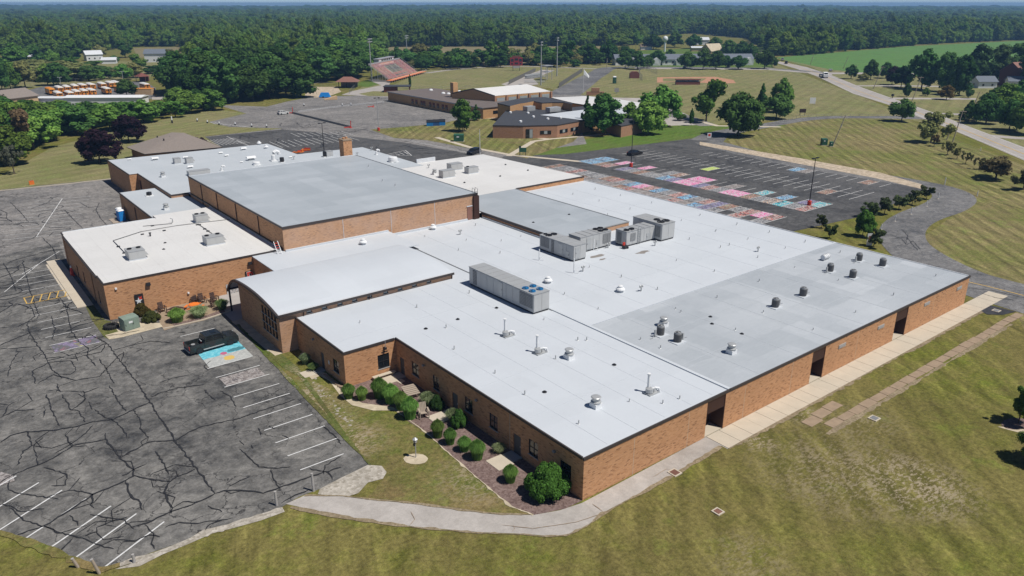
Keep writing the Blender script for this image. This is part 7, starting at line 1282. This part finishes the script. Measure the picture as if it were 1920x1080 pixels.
for k in range(NR):
    v, z = .6+k*.72, 1.5+k*.50; gbox(MB(), 0, Lg, v, v+.70, z, z+.1).build('tread', M['tread'], gs)
    bz = [(.02, .13, 'seat_pink'), (.15, .30, 'seat_pink'), (.70, .85, 'seat_pink'), (.87, .98, 'seat_pink')]
    if k >= 12: bz.append((.31, .69, 'walk_or'))
    elif 4 <= k <= 10: bz += [(.35, .41, 'dark'), (.43, .49, 'dark'), (.52, .58, 'dark'), (.60, .66, 'dark')]
    elif k == 1: bz += [(q, q+.035, 'dark') for q in (.32, .38, .44, .52, .6)]
    else: bz.append((.31, .69, 'seat_pink'))
    for a, b, m_ in bz: gbox(MB(), Lg*a, Lg*b, v+.1, v+(.5 if m_ != 'dark' else .62), z+.3, z+.42).build('bench' if m_ != 'dark' else 'seat_block', M[m_], gs)
gbox(MB(), -3, Lg+8, -2.6, .5, .9, 1.1).build('walkway', M['walk_or'], gs); m_ = MB()
for q in np.linspace(-3, Lg+8, 18): gbox(m_, q, q+.1, -2.75, -2.65, .0, 2.0)
for z in (1.5, 1.95): gbox(m_, -3, Lg+8, -2.75, -2.67, z, z+.08)
m_.build('railing', M['tread'], gs); m_ = MB()
for s_ in (-.25, Lg+.1):
    for k in range(0, NR, 2): gbox(m_, s_, s_+.1, .6+k*.72, .72+k*.72, .0, 2.5+k*.50)
    m_.add([gp(s_, .6, 2.3), gp(s_+.15, .6, 2.3), gp(s_+.15, 11, 9.4), gp(s_, 11, 9.4), gp(s_, .6, 2.45), gp(s_+.15, .6, 2.45), gp(s_+.15, 11, 9.55), gp(s_, 11, 9.55)], [(0, 3, 2, 1), (4, 5, 6, 7), (0, 1, 5, 4), (3, 7, 6, 2), (0, 4, 7, 3), (1, 2, 6, 5)])
for q in np.linspace(.5, Lg-.5, 6): gbox(m_, q, q+.2, 10, 10.2, 0, 8.0)
gbox(m_, 0, Lg, 11, 11.1, 8.4, 9.3)
m_.build('frame', M['metal'], gs)
gbox(MB(), Lg*.32, Lg*.80, 11.2, 14, 6.2, 10.4).build('press_box', M['siding'], gs); gbox(MB(), Lg*.30, Lg*.82, 10.9, 14.3, 10.4, 10.65).build('press_box_roof', M['metal'], gs)
for k in range(6): gbox(MB(), Lg*(.40+.06*k), Lg*(.44+.06*k), 11.1, 11.19, 9.0, 10.1).build('window', M['glass'], gs)
def fence_px(pts, h, label, mat='dark', post=3.0, nm='fence', slat=False, zb=0.0, mesh_=True):
    r = empty(nm, (0, 0, 0), label, 'fence'); q = [Vector((*G(*p), 0)) for p in pts]; pm_ = MB().tube([(0, 0, 0), (0, 0, h)], .05, 5).mesh('post', M[mat]); m2 = MB()
    for a, b in zip(q, q[1:]):
        n = max(1, int((b-a).length/post))
        for k in range(n+1): put('post', pm_, r, a.lerp(b, k/n))
        for z in ((h-.05, .1) if not slat else ()): m2.tube([(*a[:2], z), (*b[:2], z)], .035, 4)
        if slat: t = (b-a).normalized(); nn = Vector((-t.y, t.x, 0))*.03; m2.slab([(v.x, v.y) for v in (a-nn, b-nn, b+nn, a+nn)], zb+.05, h-.05)
        elif mesh_:
            for j in range(max(2, int((b-a).length/.9))): p = a.lerp(b, j/max(2, int((b-a).length/.9))); m2.tube([(*p[:2], .1), (*p[:2], h-.05)], .012, 3)
    m2.build('rail' if not slat else 'windscreen_panel', M[mat], r); return r
M['fence_slat'] = plain('fence_slat', (.13, .125, .11), .8); M['fence_grey'] = plain('fence_grey', (.22, .22, .21), .6)
fence_px([(954, 158.5), (1004, 134)], 2.2, 'dark screened fence along the near side of the small bleachers', 'fence_slat', 8, slat=True)
fence_px([(1048, 164.5), (1092, 135)], 2.4, 'dark slatted fence running along the access road', 'fence_slat', 8, slat=True)
fence_px([(724, 166), (850, 167), (895, 164)], 1.2, 'low dark fence across the near end of the football field', 'fence_grey', 5, slat=False)
fence_px([(800, 137), (850, 131), (960, 128), (1000, 129)], 1.2, 'thin fence along the far side of the football field', 'fence_grey', 6)
fence_px([(655, 176), (668, 163), (672, 156)], 1.8, 'grey fence beside the red-roofed pavilion', 'fence_grey', 4); fence_px([(575, 166), (600, 161), (632, 162)], 1.8, 'chain-link fence behind the gravel yard', 'fence_grey', 4)
fence_px([(0, 165), (85, 160), (160, 152), (260, 148)], 1.8, 'chain-link fence behind the parked buses', 'fence_grey', 6)
fence_px([(1440, 235), (1500, 221), (1560, 217.5), (1680, 219)], .8, 'low post fence along the entrance drive', 'fence_grey', 3, mesh_=False)
fence_px([(1500, 134), (1530, 146), (1556, 158)], 1.0, 'low wooden rail fence beside the main road', 'wood_pale', 3, mesh_=False)
fence_px([(1204, 152), (1197, 145), (1200, 131), (1212, 130), (1232, 140)], 3.2, 'tall backstop fence behind the home plate', 'fence_grey', 3)
fence_px([(548, 213), (658, 240)], .75, 'grey traffic barrier running across the far car park', 'fence_grey', 2.4, slat=True, nm='barrier')
pl_ = fence_px([(560, 210), (640, 200), (720, 192)], .5, 'low white-posted line across the far car park', 'coping_white', 3, nm='barrier', mesh_=False)
# orange barrier frames
for px, py, lb in ((549, 213, 'red pole support at the far left end of the traffic barrier'), (658, 240, 'red pole support at the near end of the traffic barrier'), (700, 201, 'small red barricade near the elementary school wall')):
    r = empty('barrier_stand', (*G(px, py), 0), lb, 'barrier'); MB().tube([(0, 0, 0), (0, 0, 2.4 if py != 201 else .9)], .13, 6).build('post', M['red'], r); MB().box(-2.5, .1, -.1, .1, .25, .5).build('arm', M['red'], r); MB().box(-.4, .4, -.4, .4, 0, .12).build('foot', M['red'], r)
for px, py, lb in ((570, 199, 'black and white bollard on the far car park, leftmost'), (642, 199, 'black and white bollard on the far car park, middle'), (658, 198, 'black and white bollard on the far car park, right'), (370, 228, 'first small white marker at the mown slope edge'), (389, 231, 'second small white marker at the mown slope edge'), (411, 234, 'third small white marker at the mown slope edge'), (441, 235, 'fourth small white marker at the mown slope edge'), (472, 238, 'fifth small white marker at the mown slope edge'), (500, 239, 'sixth small white marker at the mown slope edge'), (323, 231, 'taller white marker post in the bushes')):
    r = empty('bollard', (*G(px, py), 0), lb, 'bollard'); h = 1.1 if px != 323 else 2.4; MB().lathe([(.3, 0), (.28, h*.45)], 8).build('base', M['dark'], r); MB().lathe([(.24, h*.45), (.2, h)], 8).build('top', M['white'], r)
# orange mound of barriers behind the gym
r = empty('barricade_pile', (*G(566, 286), 0), 'heap of orange traffic barricades behind the gym roof', 'barricades')
for k in range(9):
    a = random.uniform(-1, 1); x, y = random.uniform(-2.4, 2.4), random.uniform(-1.6, 1.6); MB().box(x-.9, x+.9, y-.08, y+.08, .1+.12*(k % 3), .4+.15*(k % 4), rz=a, c=(x, y)).build('barricade', M['orange' if k % 3 else 'red'], r)
# scoreboard
sb = empty('scoreboard', (*G(968, 133), 0), 'dark red scoreboard on two posts beyond the football field', 'scoreboard', None, VA+.15); sb.scale = (.52, .52, .62)
for s in (-4, 4): MB().box(s-.25, s+.25, -.2, .2, 0, 6).build('post', M['dark'], sb)
MB().box(-7.5, 7.5, -.4, .4, 5.2, 13).build('board', plain('score_red', (.28, .03, .04), .5), sb); MB().box(-5, 5, -.45, .45, 13, 14.6).build('header', M['redbrown'], sb)
for a, b, c, d_ in ((-6.6, -3.2, 9, 11.6), (3.2, 6.6, 9, 11.6), (-2.2, 2.2, 10, 12.2), (-6, -4, 6.2, 7.8), (4, 6, 6.2, 7.8), (-2, 2, 6.4, 8.2)): MB().box(a, b, -.46, -.405, c, d_).build('display', M['dark'], sb)
MB().box(-4, 4, -.3, .3, 2.8, 5.1).build('sponsor_panel', M['conc_grey'], sb)
# small bleachers and tower
bl = empty('bleachers', (*G(1010, 146), 0), 'small silver bleachers beside the track apron', 'bleachers', None, VA+math.radians(55)); bl.scale = (.62, .62, .62)
for k in range(7): MB().box(-14, 14, k*.8, k*.8+.6, .3+.35*k, .4+.35*k).build('bench', M['metal'], bl)
MB().box(-14, 14, 5.6, 5.7, 0, 3.6).build('back_rail', M['metal'], bl)
tw = empty('camera_tower', (*G(1025, 150), 0), 'grey scaffold tower with a flat roof beside the silver bleachers', 'tower', None, VA+math.radians(35))
for sx in (-2, 2):
    for sy in (-2, 2): MB().box(sx-.12, sx+.12, sy-.12, sy+.12, 0, 7.5).build('post', M['metal'], tw)
MB().box(-2.2, 2.2, -2.2, 2.2, 4.2, 4.4).build('platform', M['metal'], tw); MB().box(-2.5, 2.5, -2.5, 2.5, 7.5, 7.8).build('roof', M['metal_roof'], tw)
b2 = empty('bleachers', (*G(1003, 155), 0), 'lower silver bleachers in front of the scaffold tower', 'bleachers', None, VA+math.radians(5)); b2.scale = (.55, .6, .6)
for k in range(5): MB().box(-10, 10, k*.8, k*.8+.6, .3+.3*k, .4+.3*k).build('bench', M['metal'], b2)
# pavilion, dugouts, misc
pv = empty('pavilion', (*G(653, 164), 0), 'small pavilion with red-brown hipped roof below the grandstand', 'pavilion', None, VA)
for sx in (-4, 0, 4):
    for sy in (-3, 3): MB().box(sx-.15, sx+.15, sy-.15, sy+.15, 0, 3).build('post', M['dark'], pv)
MB().box(-4, 4, 2.4, 2.8, 0, 2.6).build('wall', M['fence_grey'], pv); MB().add([(-5.5, -4.2, 3), (5.5, -4.2, 3), (5.5, 4.2, 3), (-5.5, 4.2, 3), (-2, 0, 5.2), (2, 0, 5.2)], [(0, 1, 5, 4), (1, 2, 5), (2, 3, 4, 5), (3, 0, 4), (0, 3, 2, 1)]).build('roof', M['door_rust'], pv)
dg = empty('dugout', (*G(1289, 158.5), 0), 'long dark red dugout beside the infield', 'dugout', None, VA+math.radians(0)); MB().box(-6.2, 6.2, -1.2, 1.2, 0, 1.5).build('wall', M['redbrown'], dg); MB().box(-6.4, 6.4, -1.5, 1.5, 2.4, 2.7).build('roof', M['redbrown'], dg); MB().box(-6.1, 6.1, 1, 1.2, 1.5, 2.4).build('back_panel', M['coping_white'], dg); [MB().box(s-.1, s+.1, -1.3, -1.1, 1.5, 2.4).build('post', M['dark'], dg) for s in (-6, 0, 6)]
dg = empty('dugout', (*G(1189, 146.5), 0), 'round-backed dark red dugout left of the backstop', 'dugout', None, VA); MB().prism([(-2.6, 0), (2.6, 0), (2.6, 2.6), (1.4, 3.6), (-1.4, 3.6), (-2.6, 2.6)], -1.5, 1.5).build('shell', M['redbrown'], dg)
def toilet(x, y, label, rz, body='blue', lid='white', s=1.0):
    r = empty('portable_toilet', (x, y, 0), label, 'portable toilet', None, rz); r.scale = (s, s, s); MB().box(-.55, .55, -.55, .55, 0, 2.05).build('body', M[body], r); MB().add([(-.6, -.6, 2.05), (.6, -.6, 2.05), (.6, .6, 2.05), (-.6, .6, 2.05), (-.35, -.35, 2.3), (.35, -.35, 2.3), (.35, .35, 2.3), (-.35, .35, 2.3)], [(4, 5, 6, 7), (0, 1, 5, 4), (1, 2, 6, 5), (2, 3, 7, 6), (3, 0, 4, 7)]).build('roof', M[lid], r)
    d_ = MB().box(-.4, .4, -.58, -.551, .1, 1.95).build('door', M[body], r); MB().box(.25, .32, -.62, -.581, 1.0, 1.15).build('handle', M['white'], d_); MB().box(-.6, .6, -.6, .6, -.02, .06).build('skid', M['dark'], r); [MB().box(-.57, -.551, -.4, .4, .3+.5*k, .36+.5*k).build('rib', M[body], r) for k in range(3)]
x, y = G(230, 414); toilet(x-.1, y, 'front blue portable toilet against the dark west wall', .15); toilet(x+.1, y+1.7, 'rear blue portable toilet against the dark west wall', .1); toilet(*G(1152, 156.5), 'green portable toilet on the far lawn', VA, 'green_dark', 'white', 1.6)
MB().box(x-1.9, x-.9, y-1.2, y+2.6, .02, .12).build('timber_pallet', M['wood_pale'], label='grey timber boards beside the blue portable toilets', cat='pallet')
for k, (px, lb) in enumerate([(806, 'leftmost blue rubbish container with light blue front'), (818, 'middle blue rubbish container'), (829, 'rightmost blue rubbish container')]):
    r = empty('rubbish_container', (*G(px, 236-.7*k), 0), lb, 'dumpster', None, VA+.1); MB().add([(-1.1, -.9, 0), (1.1, -.9, 0), (1.1, .9, 0), (-1.1, .9, 0), (-1.1, -1.0, 1.3), (1.1, -1.0, 1.3), (1.1, .9, 1.9), (-1.1, .9, 1.9)], [(0, 1, 5, 4), (1, 2, 6, 5), (2, 3, 7, 6), (3, 0, 4, 7), (0, 3, 2, 1)]).build('body', M['blue'] if k != 1 else plain('container_navy', (.03, .10, .28), .5), r); MB().add([(-1.15, -1.05, 1.3), (1.15, -1.05, 1.3), (1.15, .95, 1.9), (-1.15, .95, 1.9), (-1.15, -1.05, 1.38), (1.15, -1.05, 1.38), (1.15, .95, 1.98), (-1.15, .95, 1.98)], [(0, 3, 2, 1), (4, 5, 6, 7), (0, 1, 5, 4), (2, 3, 7, 6), (1, 2, 6, 5), (3, 0, 4, 7)]).build('lid', M['dark'], r)
r = empty('blue_boat_cover', (*G(609, 183), 0), 'blue covered trailer at the edge of the gravel yard', 'trailer', None, VA); MB().add([(-2.5, -1, .3), (2.5, -1, .3), (2.5, 1, .3), (-2.5, 1, .3), (-1.5, -.5, 2.2), (1.8, -.5, 2.2), (1.8, .5, 2.2), (-1.5, .5, 2.2)], [(4, 5, 6, 7), (0, 1, 5, 4), (1, 2, 6, 5), (2, 3, 7, 6), (3, 0, 4, 7)]).build('cover', M['blue'], r); MB().wheel(-.5, 0, .35, .35, 2.2, 12).build('wheels', M['black'], r)
r = empty('ramp', (*G(621, 187), 0), 'pale sloping ramp trailer beside the blue cover', 'ramp', None, VA+.4); MB().prism([(-3, .1), (2.5, .1), (2.5, 1.5), (2.2, 1.6), (-3, .3)], -1.1, 1.1).build('deck', M['tanwall'], r)
# green cabinets
def cabinet(px, py, w, d_, h, label, mat, rz=0, doors=2):
    r = empty('electrical_cabinet', (*G(px, py), 0), label, 'electrical cabinet', None, rz); MB().box(-w/2-.12, w/2+.12, -.12, d_+.12, 0, .1).build('pad', M['conc'], r); MB().prism([(0, .1), (d_, .1), (d_, h), (d_*.5, h), (0, h*.93)], -w/2, w/2).build('body', M[mat], r).rotation_euler = (0, 0, math.pi/2)
    if False: pass
    for k in range(doors): d2 = MB().box(-w/2+.05+k*w/doors, -w/2-.05+(k+1)*w/doors, -.03, -.001, .2, h*.85).build('door', M[mat], r); MB().box(-w/2+.12+k*w/doors, -w/2+.18+k*w/doors, -.06, -.031, h*.45, h*.6).build('handle', M['dark'], d2)
    MB().box(-w*.2, w*.05, -.035, -.031, h*.6, h*.75).build('notice', M['white'], r)
    return r
cabinet(250, 619, 1.9, 1.5, 1.75, 'large sage green transformer cabinet in the sandy island', 'green_box', .22); cabinet(860, 266, 3.0, 2.2, 2.2, 'green utility cabinet on the school lawn beyond the dark SUV', 'green_dark', VA); cabinet(1546, 273, 1.6, 1.4, 2.0, 'dark green cabinet on the mown lawn, larger of two', 'green_dark', VA); cabinet(1559, 275, .9, .8, 1.4, 'small green cabinet at the foot of the leaning pole', 'green_dark', VA, 1)
# tyre
r = empty('large_tyre', (*G(209, 615), 0), 'big black tractor tyre lying on the grass beside the green cabinet', 'tyre'); m_ = MB(); n = 26
m_.lathe([(.48, .04), (.82, 0), (.9, .12), (.9, .38), (.82, .5), (.48, .46), (.55, .25), (.48, .04)], n, cap=False); m_.build('carcass', M['black'], r); lm_ = MB().box(.86, .96, -.05, .05, .04, .46).mesh('tread_lug', M['black'])
for k in range(22): put('tread_lug', lm_, r, None, k*6.283/22)
# furniture in front of the west wing
def picnic(px, py, label, mat, rz=0):
    r = empty('picnic_table', (*G(px, py), 0.03), label, 'picnic table', None, rz); m_ = MB(); MB().lathe([(.75, .70), (.75, .76)], 8).build('table_top', M[mat], r)
    for k in range(4):
        a = k*math.pi/2+.4; c, s = math.cos(a), math.sin(a); b_ = MB().box(-.5, .5, -.15, .15, .42, .47); o = b_.build('bench', M[mat], r); o.location = (c*1.1, s*1.1, 0); o.rotation_euler = (0, 0, a+math.pi/2); MB().tube([(c*.2, s*.2, .7), (c*.45, s*.45, .4), (c*1.1, s*1.1, .4), (c*1.15, s*1.15, 0)], .035, 5).build('leg', M[mat], r)
picnic(330, 588, 'dark brown round picnic table in front of the west wing wall', 'wood_dark'); picnic(365, 580, 'bright orange round picnic table beside the dark brown one', 'orange', .5)
def chair(px, py, label, mat, rz, s=1.0, z=.03):
    r = empty('armchair', (*G(px, py), z), label, 'chair', None, rz); r.scale = (s, s, s); m = M[mat]
    sl_ = MB().box(-.26, .26, -.04, .04, 0, .03)
    for k in range(5): o = put('seat_slat', sl_.mesh('seat_slat', m) if k == 0 else o.data, r, (0, -.22+.11*k, .40-.03*k))
    bl_ = MB().box(-.045, .045, -.015, .015, 0, .75).mesh('back_slat', m)
    for k in range(5): o2 = put('back_slat', bl_, r, (-.22+.11*k, .30, .28)); o2.rotation_euler = (-.35, 0, 0)
    for s_ in (-1, 1):
        MB().box(min(s_*.28, s_*.4), max(s_*.28, s_*.4), -.35, .32, .58, .61).build('armrest', m, r)
        for yy in (-.3, .25): MB().box(min(s_*.3, s_*.36), max(s_*.3, s_*.36), yy-.04, yy+.04, 0, .58).build('leg', m, r)
chair(795, 782, 'weathered wooden armchair among the grass clumps in the courtyard', 'wood_pale', math.radians(-20), 1.35)
for px, py, lb, rz in [(305, 585, 'dark armchair left of the brown picnic table', .1), (366, 568, 'left dark armchair behind the orange picnic table', -.1), (380, 568, 'right dark armchair behind the orange picnic table', .05), (403, 566, 'dark armchair against the wall nearest the canopy', .2), (401, 575, 'dark armchair in front of the one nearest the canopy', 1.4)]: chair(px, py, lb, 'wood_dark', rz, 1.25)
# courtyard table, board, bench
r = empty('garden_table', (*G(770, 741), 0), 'grey tilted plank table in the mulch bed', 'table', None, -.15); pk = MB().box(-.75, .75, -.14, .14, 0, .05).mesh('plank', M['wood_pale'])
for k in range(6): put('plank', pk, r, (0, -.8+.31*k, .5+.05*k))
for a, b in ((-.6, -.7), (.6, -.7), (-.6, .7), (.6, .7)): MB().box(a-.05, a+.05, b-.05, b+.05, 0, .55 if b < 0 else .78).build('leg', M['wood_pale'], r)
r = empty('pale_bench', (*G(722, 707), 0), 'long pale bench standing below the courtyard window', 'bench', None, .0); MB().box(-1.5, 1.3, -.25, .25, .35, .43).build('seat', M['conc'], r); [MB().box(s-.1, s+.1, -.2, .2, 0, .35).build('leg', M['conc'], r) for s in (-1.2, 1.0)]
sheet('door_pad', P((733, 709), (745, 706), (760, 715), (752, 720)), L4, 'conc'); 
for px, py in ((654, 737), (656, 733)): pass
r = empty('plank', (*G(651, 722), 0), 'pale board leaning on the wall at the courtyard corner', 'board'); MB().add([(-.1, -.5, 0), (.1, -.5, 0), (.1, .5, 1.3), (-.1, .5, 1.3), (-.1, -.55, 0), (.1, -.55, 0), (.1, .45, 1.3), (-.1, .45, 1.3)], [(0, 1, 2, 3), (4, 7, 6, 5), (0, 3, 7, 4), (1, 5, 6, 2)]).build('board', M['wood_pale'], r)
# red edging blocks near the upper door
eb = MB().box(-.3, .3, -.15, .15, 0, .14).mesh('edging_block', M['conc_old'])
for k in range(7): t = k/6; o = put('edging_block', eb, None, (*G(611+27*t, 705+21*t), .02), math.radians(-80+k*4), 'rust coloured edging block along the bed at the hall side wall', 'edging block', 'rust coloured edging blocks')
# lamp / bird feeder
x, y = G(780, 858); r = empty('garden_lamp', (x, y, 0), 'small lantern post standing in a round sandy patch on the yard', 'garden lamp'); MB().tube([(0, 0, 0), (0, 0, 1.65)], .05, 7).build('post', M['metal'], r); h_ = MB().lathe([(.12, 1.6), (.2, 1.68), (.2, 1.95)], 6).build('lantern', M['conc_grey'], r); MB().lathe([(.27, 1.95), (.04, 2.15)], 6).build('cap', M['metal'], h_); MB().box(-.2, -.05, -.08, .08, 1.3, 1.55).build('bracket', M['dark'], r)
# lot edge posts
for px, by, ty, lean, lb in [(147, 1063, 1045, -.25, 'leaning grey wooden post, leftmost at the lot corner'), (187, 1075, 1046, -.3, 'leaning wooden post at the bottom corner of the lot'), (252, 1055, 1040, 0, 'short dark wooden post right of the lot corner'), (519, 948, 922, 0, 'wooden post beside the start of the grey path'), (588, 921, 888, 0, 'wooden post at the gravel edge of the lot')]:
    r = empty('wooden_post', (*G(px, by), 0), lb, 'post'); h = HGT(px, by, ty); m_ = MB(); m_.tube([(0, 0, -.1), (lean, 0, h)], [.12, .1], 8); m_.build('post', M['wood_pale'] if lean else M['conc_grey'], r); MB().tube([(lean, 0, h), (lean*1.02, 0, h+.03)], .11, 8).build('cap', M['conc_grey'], r)
# drains in the lawn
def grate(px, py, w, d_, label, red=False, rz=0):
    r = empty('drain_grate', (*G(px, py), 0), label, 'drain', None, rz); f_ = MB()
    for a in ((-w/2, w/2, -d_/2, -d_/2+.12), (-w/2, w/2, d_/2-.12, d_/2), (-w/2, -w/2+.12, -d_/2+.12, d_/2-.12), (w/2-.12, w/2, -d_/2+.12, d_/2-.12)): f_.box(a[0], a[1], a[2], a[3], .0, .09)
    f_.build('frame', M['conc'], r); MB().box(-w/2+.12, w/2-.12, -d_/2+.12, d_/2-.12, .0, .062).build('pit', M['dark'], r); b_ = MB().box(-.035, .035, -d_/2+.12, d_/2-.12, .063, .085).mesh('bar', M['door_rust' if red else 'metal_roof'])
    for k in range(6): put('bar', b_, r, (-w/2+.2+k*(w-.4)/5, 0, 0))
grate(1265, 887, .95, .95, 'rusty red drain grate at the edge of the grey path', True); grate(1346, 960, .8, .8, 'drain grate in the dry foreground lawn', True); grate(1639, 785, 1.0, .9, 'drain grate far out on the right-hand lawn'); grate(1868, 583, 1.0, .9, 'drain grate set in the black asphalt patch'); 
# little marks: markers along the loop, signs
for px, by, ty in [(1652, 431, 420), (1678, 415, 404), (1708, 402, 388), (1737, 387, 376), (1759, 373, 362)]:
    r = empty('marker_post', (*G(px, by), 0), 'thin white marker post on the inner edge of the loop drive', 'marker post', 'white marker posts along the loop drive'); MB().lathe([(.07, 0), (.07, HGT(px, by, ty))], 6).build('post', M['white'], r); MB().lathe([(.25, 0), (.22, .08)], 8).build('base', M['conc'], r)
for px, by, ty, lb in [(1832, 368, 358, 'white marker post on the outer bend of the loop'), (1771, 347, 333, 'thin white stake on the mown lawn above the loop'), (1838, 283, 277, 'small white stake near the main road')]:
    r = empty('marker_post', (*G(px, by), 0), lb, 'marker post'); MB().lathe([(.08, 0), (.08, HGT(px, by, ty))], 6).build('post', M['white'], r); MB().lathe([(.12, 0), (.12, .1)], 6).build('base', M['conc'], r)
r = empty('small_sign', (*G(1629, 462), 0), 'small white sign with red figures under the dark thin tree', 'sign', None, VA); MB().box(-.5, .5, -.04, .04, .2, 2.3).build('board', M['white'], r); MB().box(-.28, .28, -.06, -.041, .8, 1.9).build('red_figure', M['door_rust'], r)
r = empty('stop_sign', (*G(1329, 266), 0), 'red and white sign at the mouth of the loop drive', 'sign', None, VA); MB().box(-.05, .05, -.05, .05, 0, 1.6).build('post', M['metal'], r); MB().box(-.6, .6, -.07, -.051, 1.3, 2.7).build('board', M['white'], r); MB().box(-.35, .35, -.09, -.071, 1.7, 2.4).build('red_panel', M['red'], r)
r = empty('notice_board', (*G(980, 292), 0), 'black notice board on two legs at the lawn corner', 'sign', None, VA); [MB().box(s-.06, s+.06, -.05, .05, 0, 1.5).build('leg', M['dark'], r) for s in (-.8, .8)]; MB().box(-1.0, 1.0, -.08, .08, 1.0, 2.2).build('board', M['green_dark'], r)
r = empty('information_post', (*G(975, 290), 0), 'thin dark post beside the black notice board', 'post'); MB().lathe([(.1, 0), (.1, 1.7)], 6).build('post', M['dark'], r); MB().box(-.25, .25, -.15, .15, 1.7, 2.4).build('box', M['dark'], r)
r = empty('school_sign', (*G(1116, 179), 0), 'low brick sign bench beside the elementary driveway', 'sign', None, VA); MB().box(-4, 4, -.5, .5, 0, 1.8).build('wall', M['brick_red'], r); MB().box(-1.8, 1.8, -.6, .6, 1.8, 3.4).build('centre', M['brick_red'], r)
fp = empty('flagpole', (*G(1093.5, 175), 0), 'white flagpole with a white and red flag by the elementary drive', 'flagpole'); MB().tube([(0, 0, 0), (0, 0, 11)], .09, 6).build('pole', M['white'], fp); MB().add([(0, 0, 10.8), (0, 0, 8.6), (2.2, -1.2, 6.8), (2.6, -1.0, 7.8)], [(0, 1, 2, 3)]).build('flag', M['white'], fp)
r = empty('goal', (*G(1523, 196), 0), 'white square board standing alone on the ball field', 'board', None, VA); MB().box(-1.2, 1.2, -.05, .05, .4, 2.8).build('board', M['white'], r); [MB().box(s-.05, s+.05, -.05, .05, 0, .4).build('leg', M['metal'], r) for s in (-1, 1)]
r = empty('field_box', (*G(1156, 176), 0), 'small white box on a post beyond the plaza', 'sign', None, VA); MB().box(-1.0, 1.0, -.2, .2, .8, 2.6).build('board', M['conc_grey'], r); MB().box(-.1, .1, -.1, .1, 0, .8).build('post', M['metal'], r)
r = empty('mailbox', (*G(1673, 184.5), 0), 'dark mailbox at the end of the long drive', 'mailbox'); MB().box(-.1, .1, -.1, .1, 0, 1.0).build('post', M['wood_dark'], r); MB().box(-.5, .5, -.4, .4, .9, 1.9).build('box', M['dark'], r)
r = empty('shelter', (*G(1504, 217.5), 0), 'small dark sign shelter by the entrance drive', 'sign', None, VA); [MB().box(s-.1, s+.1, -.1, .1, 0, 1.4).build('post', M['wood_pale'], r) for s in (-.9, .9)]; MB().box(-1.1, 1.1, -.3, .3, 1.3, 2.6).build('board', M['wood_dark'], r)
r = empty('traffic_cone', (*G(136, 517), 0), 'red traffic cone beside the west wing wall', 'traffic cone'); MB().lathe([(.28, .05), (.24, .7), (.14, 1.3)], 10).build('cone', M['red'], r); MB().lathe([(.13, 1.3), (.1, 1.65)], 10).build('band', M['white'], r); MB().box(-.35, .35, -.35, .35, 0, .05).build('base', M['red'], r)
r = empty('orange_marker', (*G(60, 346), 0), 'small orange marker on the mown slope', 'marker'); MB().box(-.5, .5, -.2, .2, 0, .8).build('body', M['orange'], r); MB().box(-.4, .4, -.15, .15, .8, .9).build('lid', M['red'], r)
r = empty('speaker_box', (*G(733, 172.5), 0), 'small dark red shed at the corner of the elementary school', 'shed', None, VA); MB().box(-3, 3, -2, 2, 0, 2.5).build('wall', M['redbrown'], r); MB().box(-3.3, 9, -2.4, 6, 2.5, 2.8).build('roof', M['roofblack'], r); MB().box(8, 8.6, 4.8, 5.4, 0, 2.5).build('post', M['redbrown'], r)
r = empty('water_tower', (*G(1246, 97), 0), 'distant white ball-shaped tank above the houses', 'tank'); MB().tube([(0, 0, 0), (0, 0, 9)], .8, 8).build('stem', M['white'], r); MB().lathe([(.5, 8), (1.8, 9), (2.3, 10.6), (1.8, 12.2), (.5, 13)], 14).build('tank', M['white'], r, smooth=True)
# haze: one closed box of thin air round the camera and everything built
hz = bpy.data.materials.new('haze_air'); hz.use_nodes = True; t = hz.node_tree; t.nodes.remove(t.nodes['Principled BSDF']); pvn = t.nodes.new('ShaderNodeVolumePrincipled'); pvn.inputs['Color'].default_value = (.31, .57, .95, 1); pvn.inputs['Density'].default_value = .00019; pvn.inputs['Anisotropy'].default_value = .1; t.links.new(pvn.outputs[0], t.nodes['Material Output'].inputs['Volume'])
MB().box(-9200, 9700, -3200, 9700, -2, 46).build('haze', hz, kind='stuff')
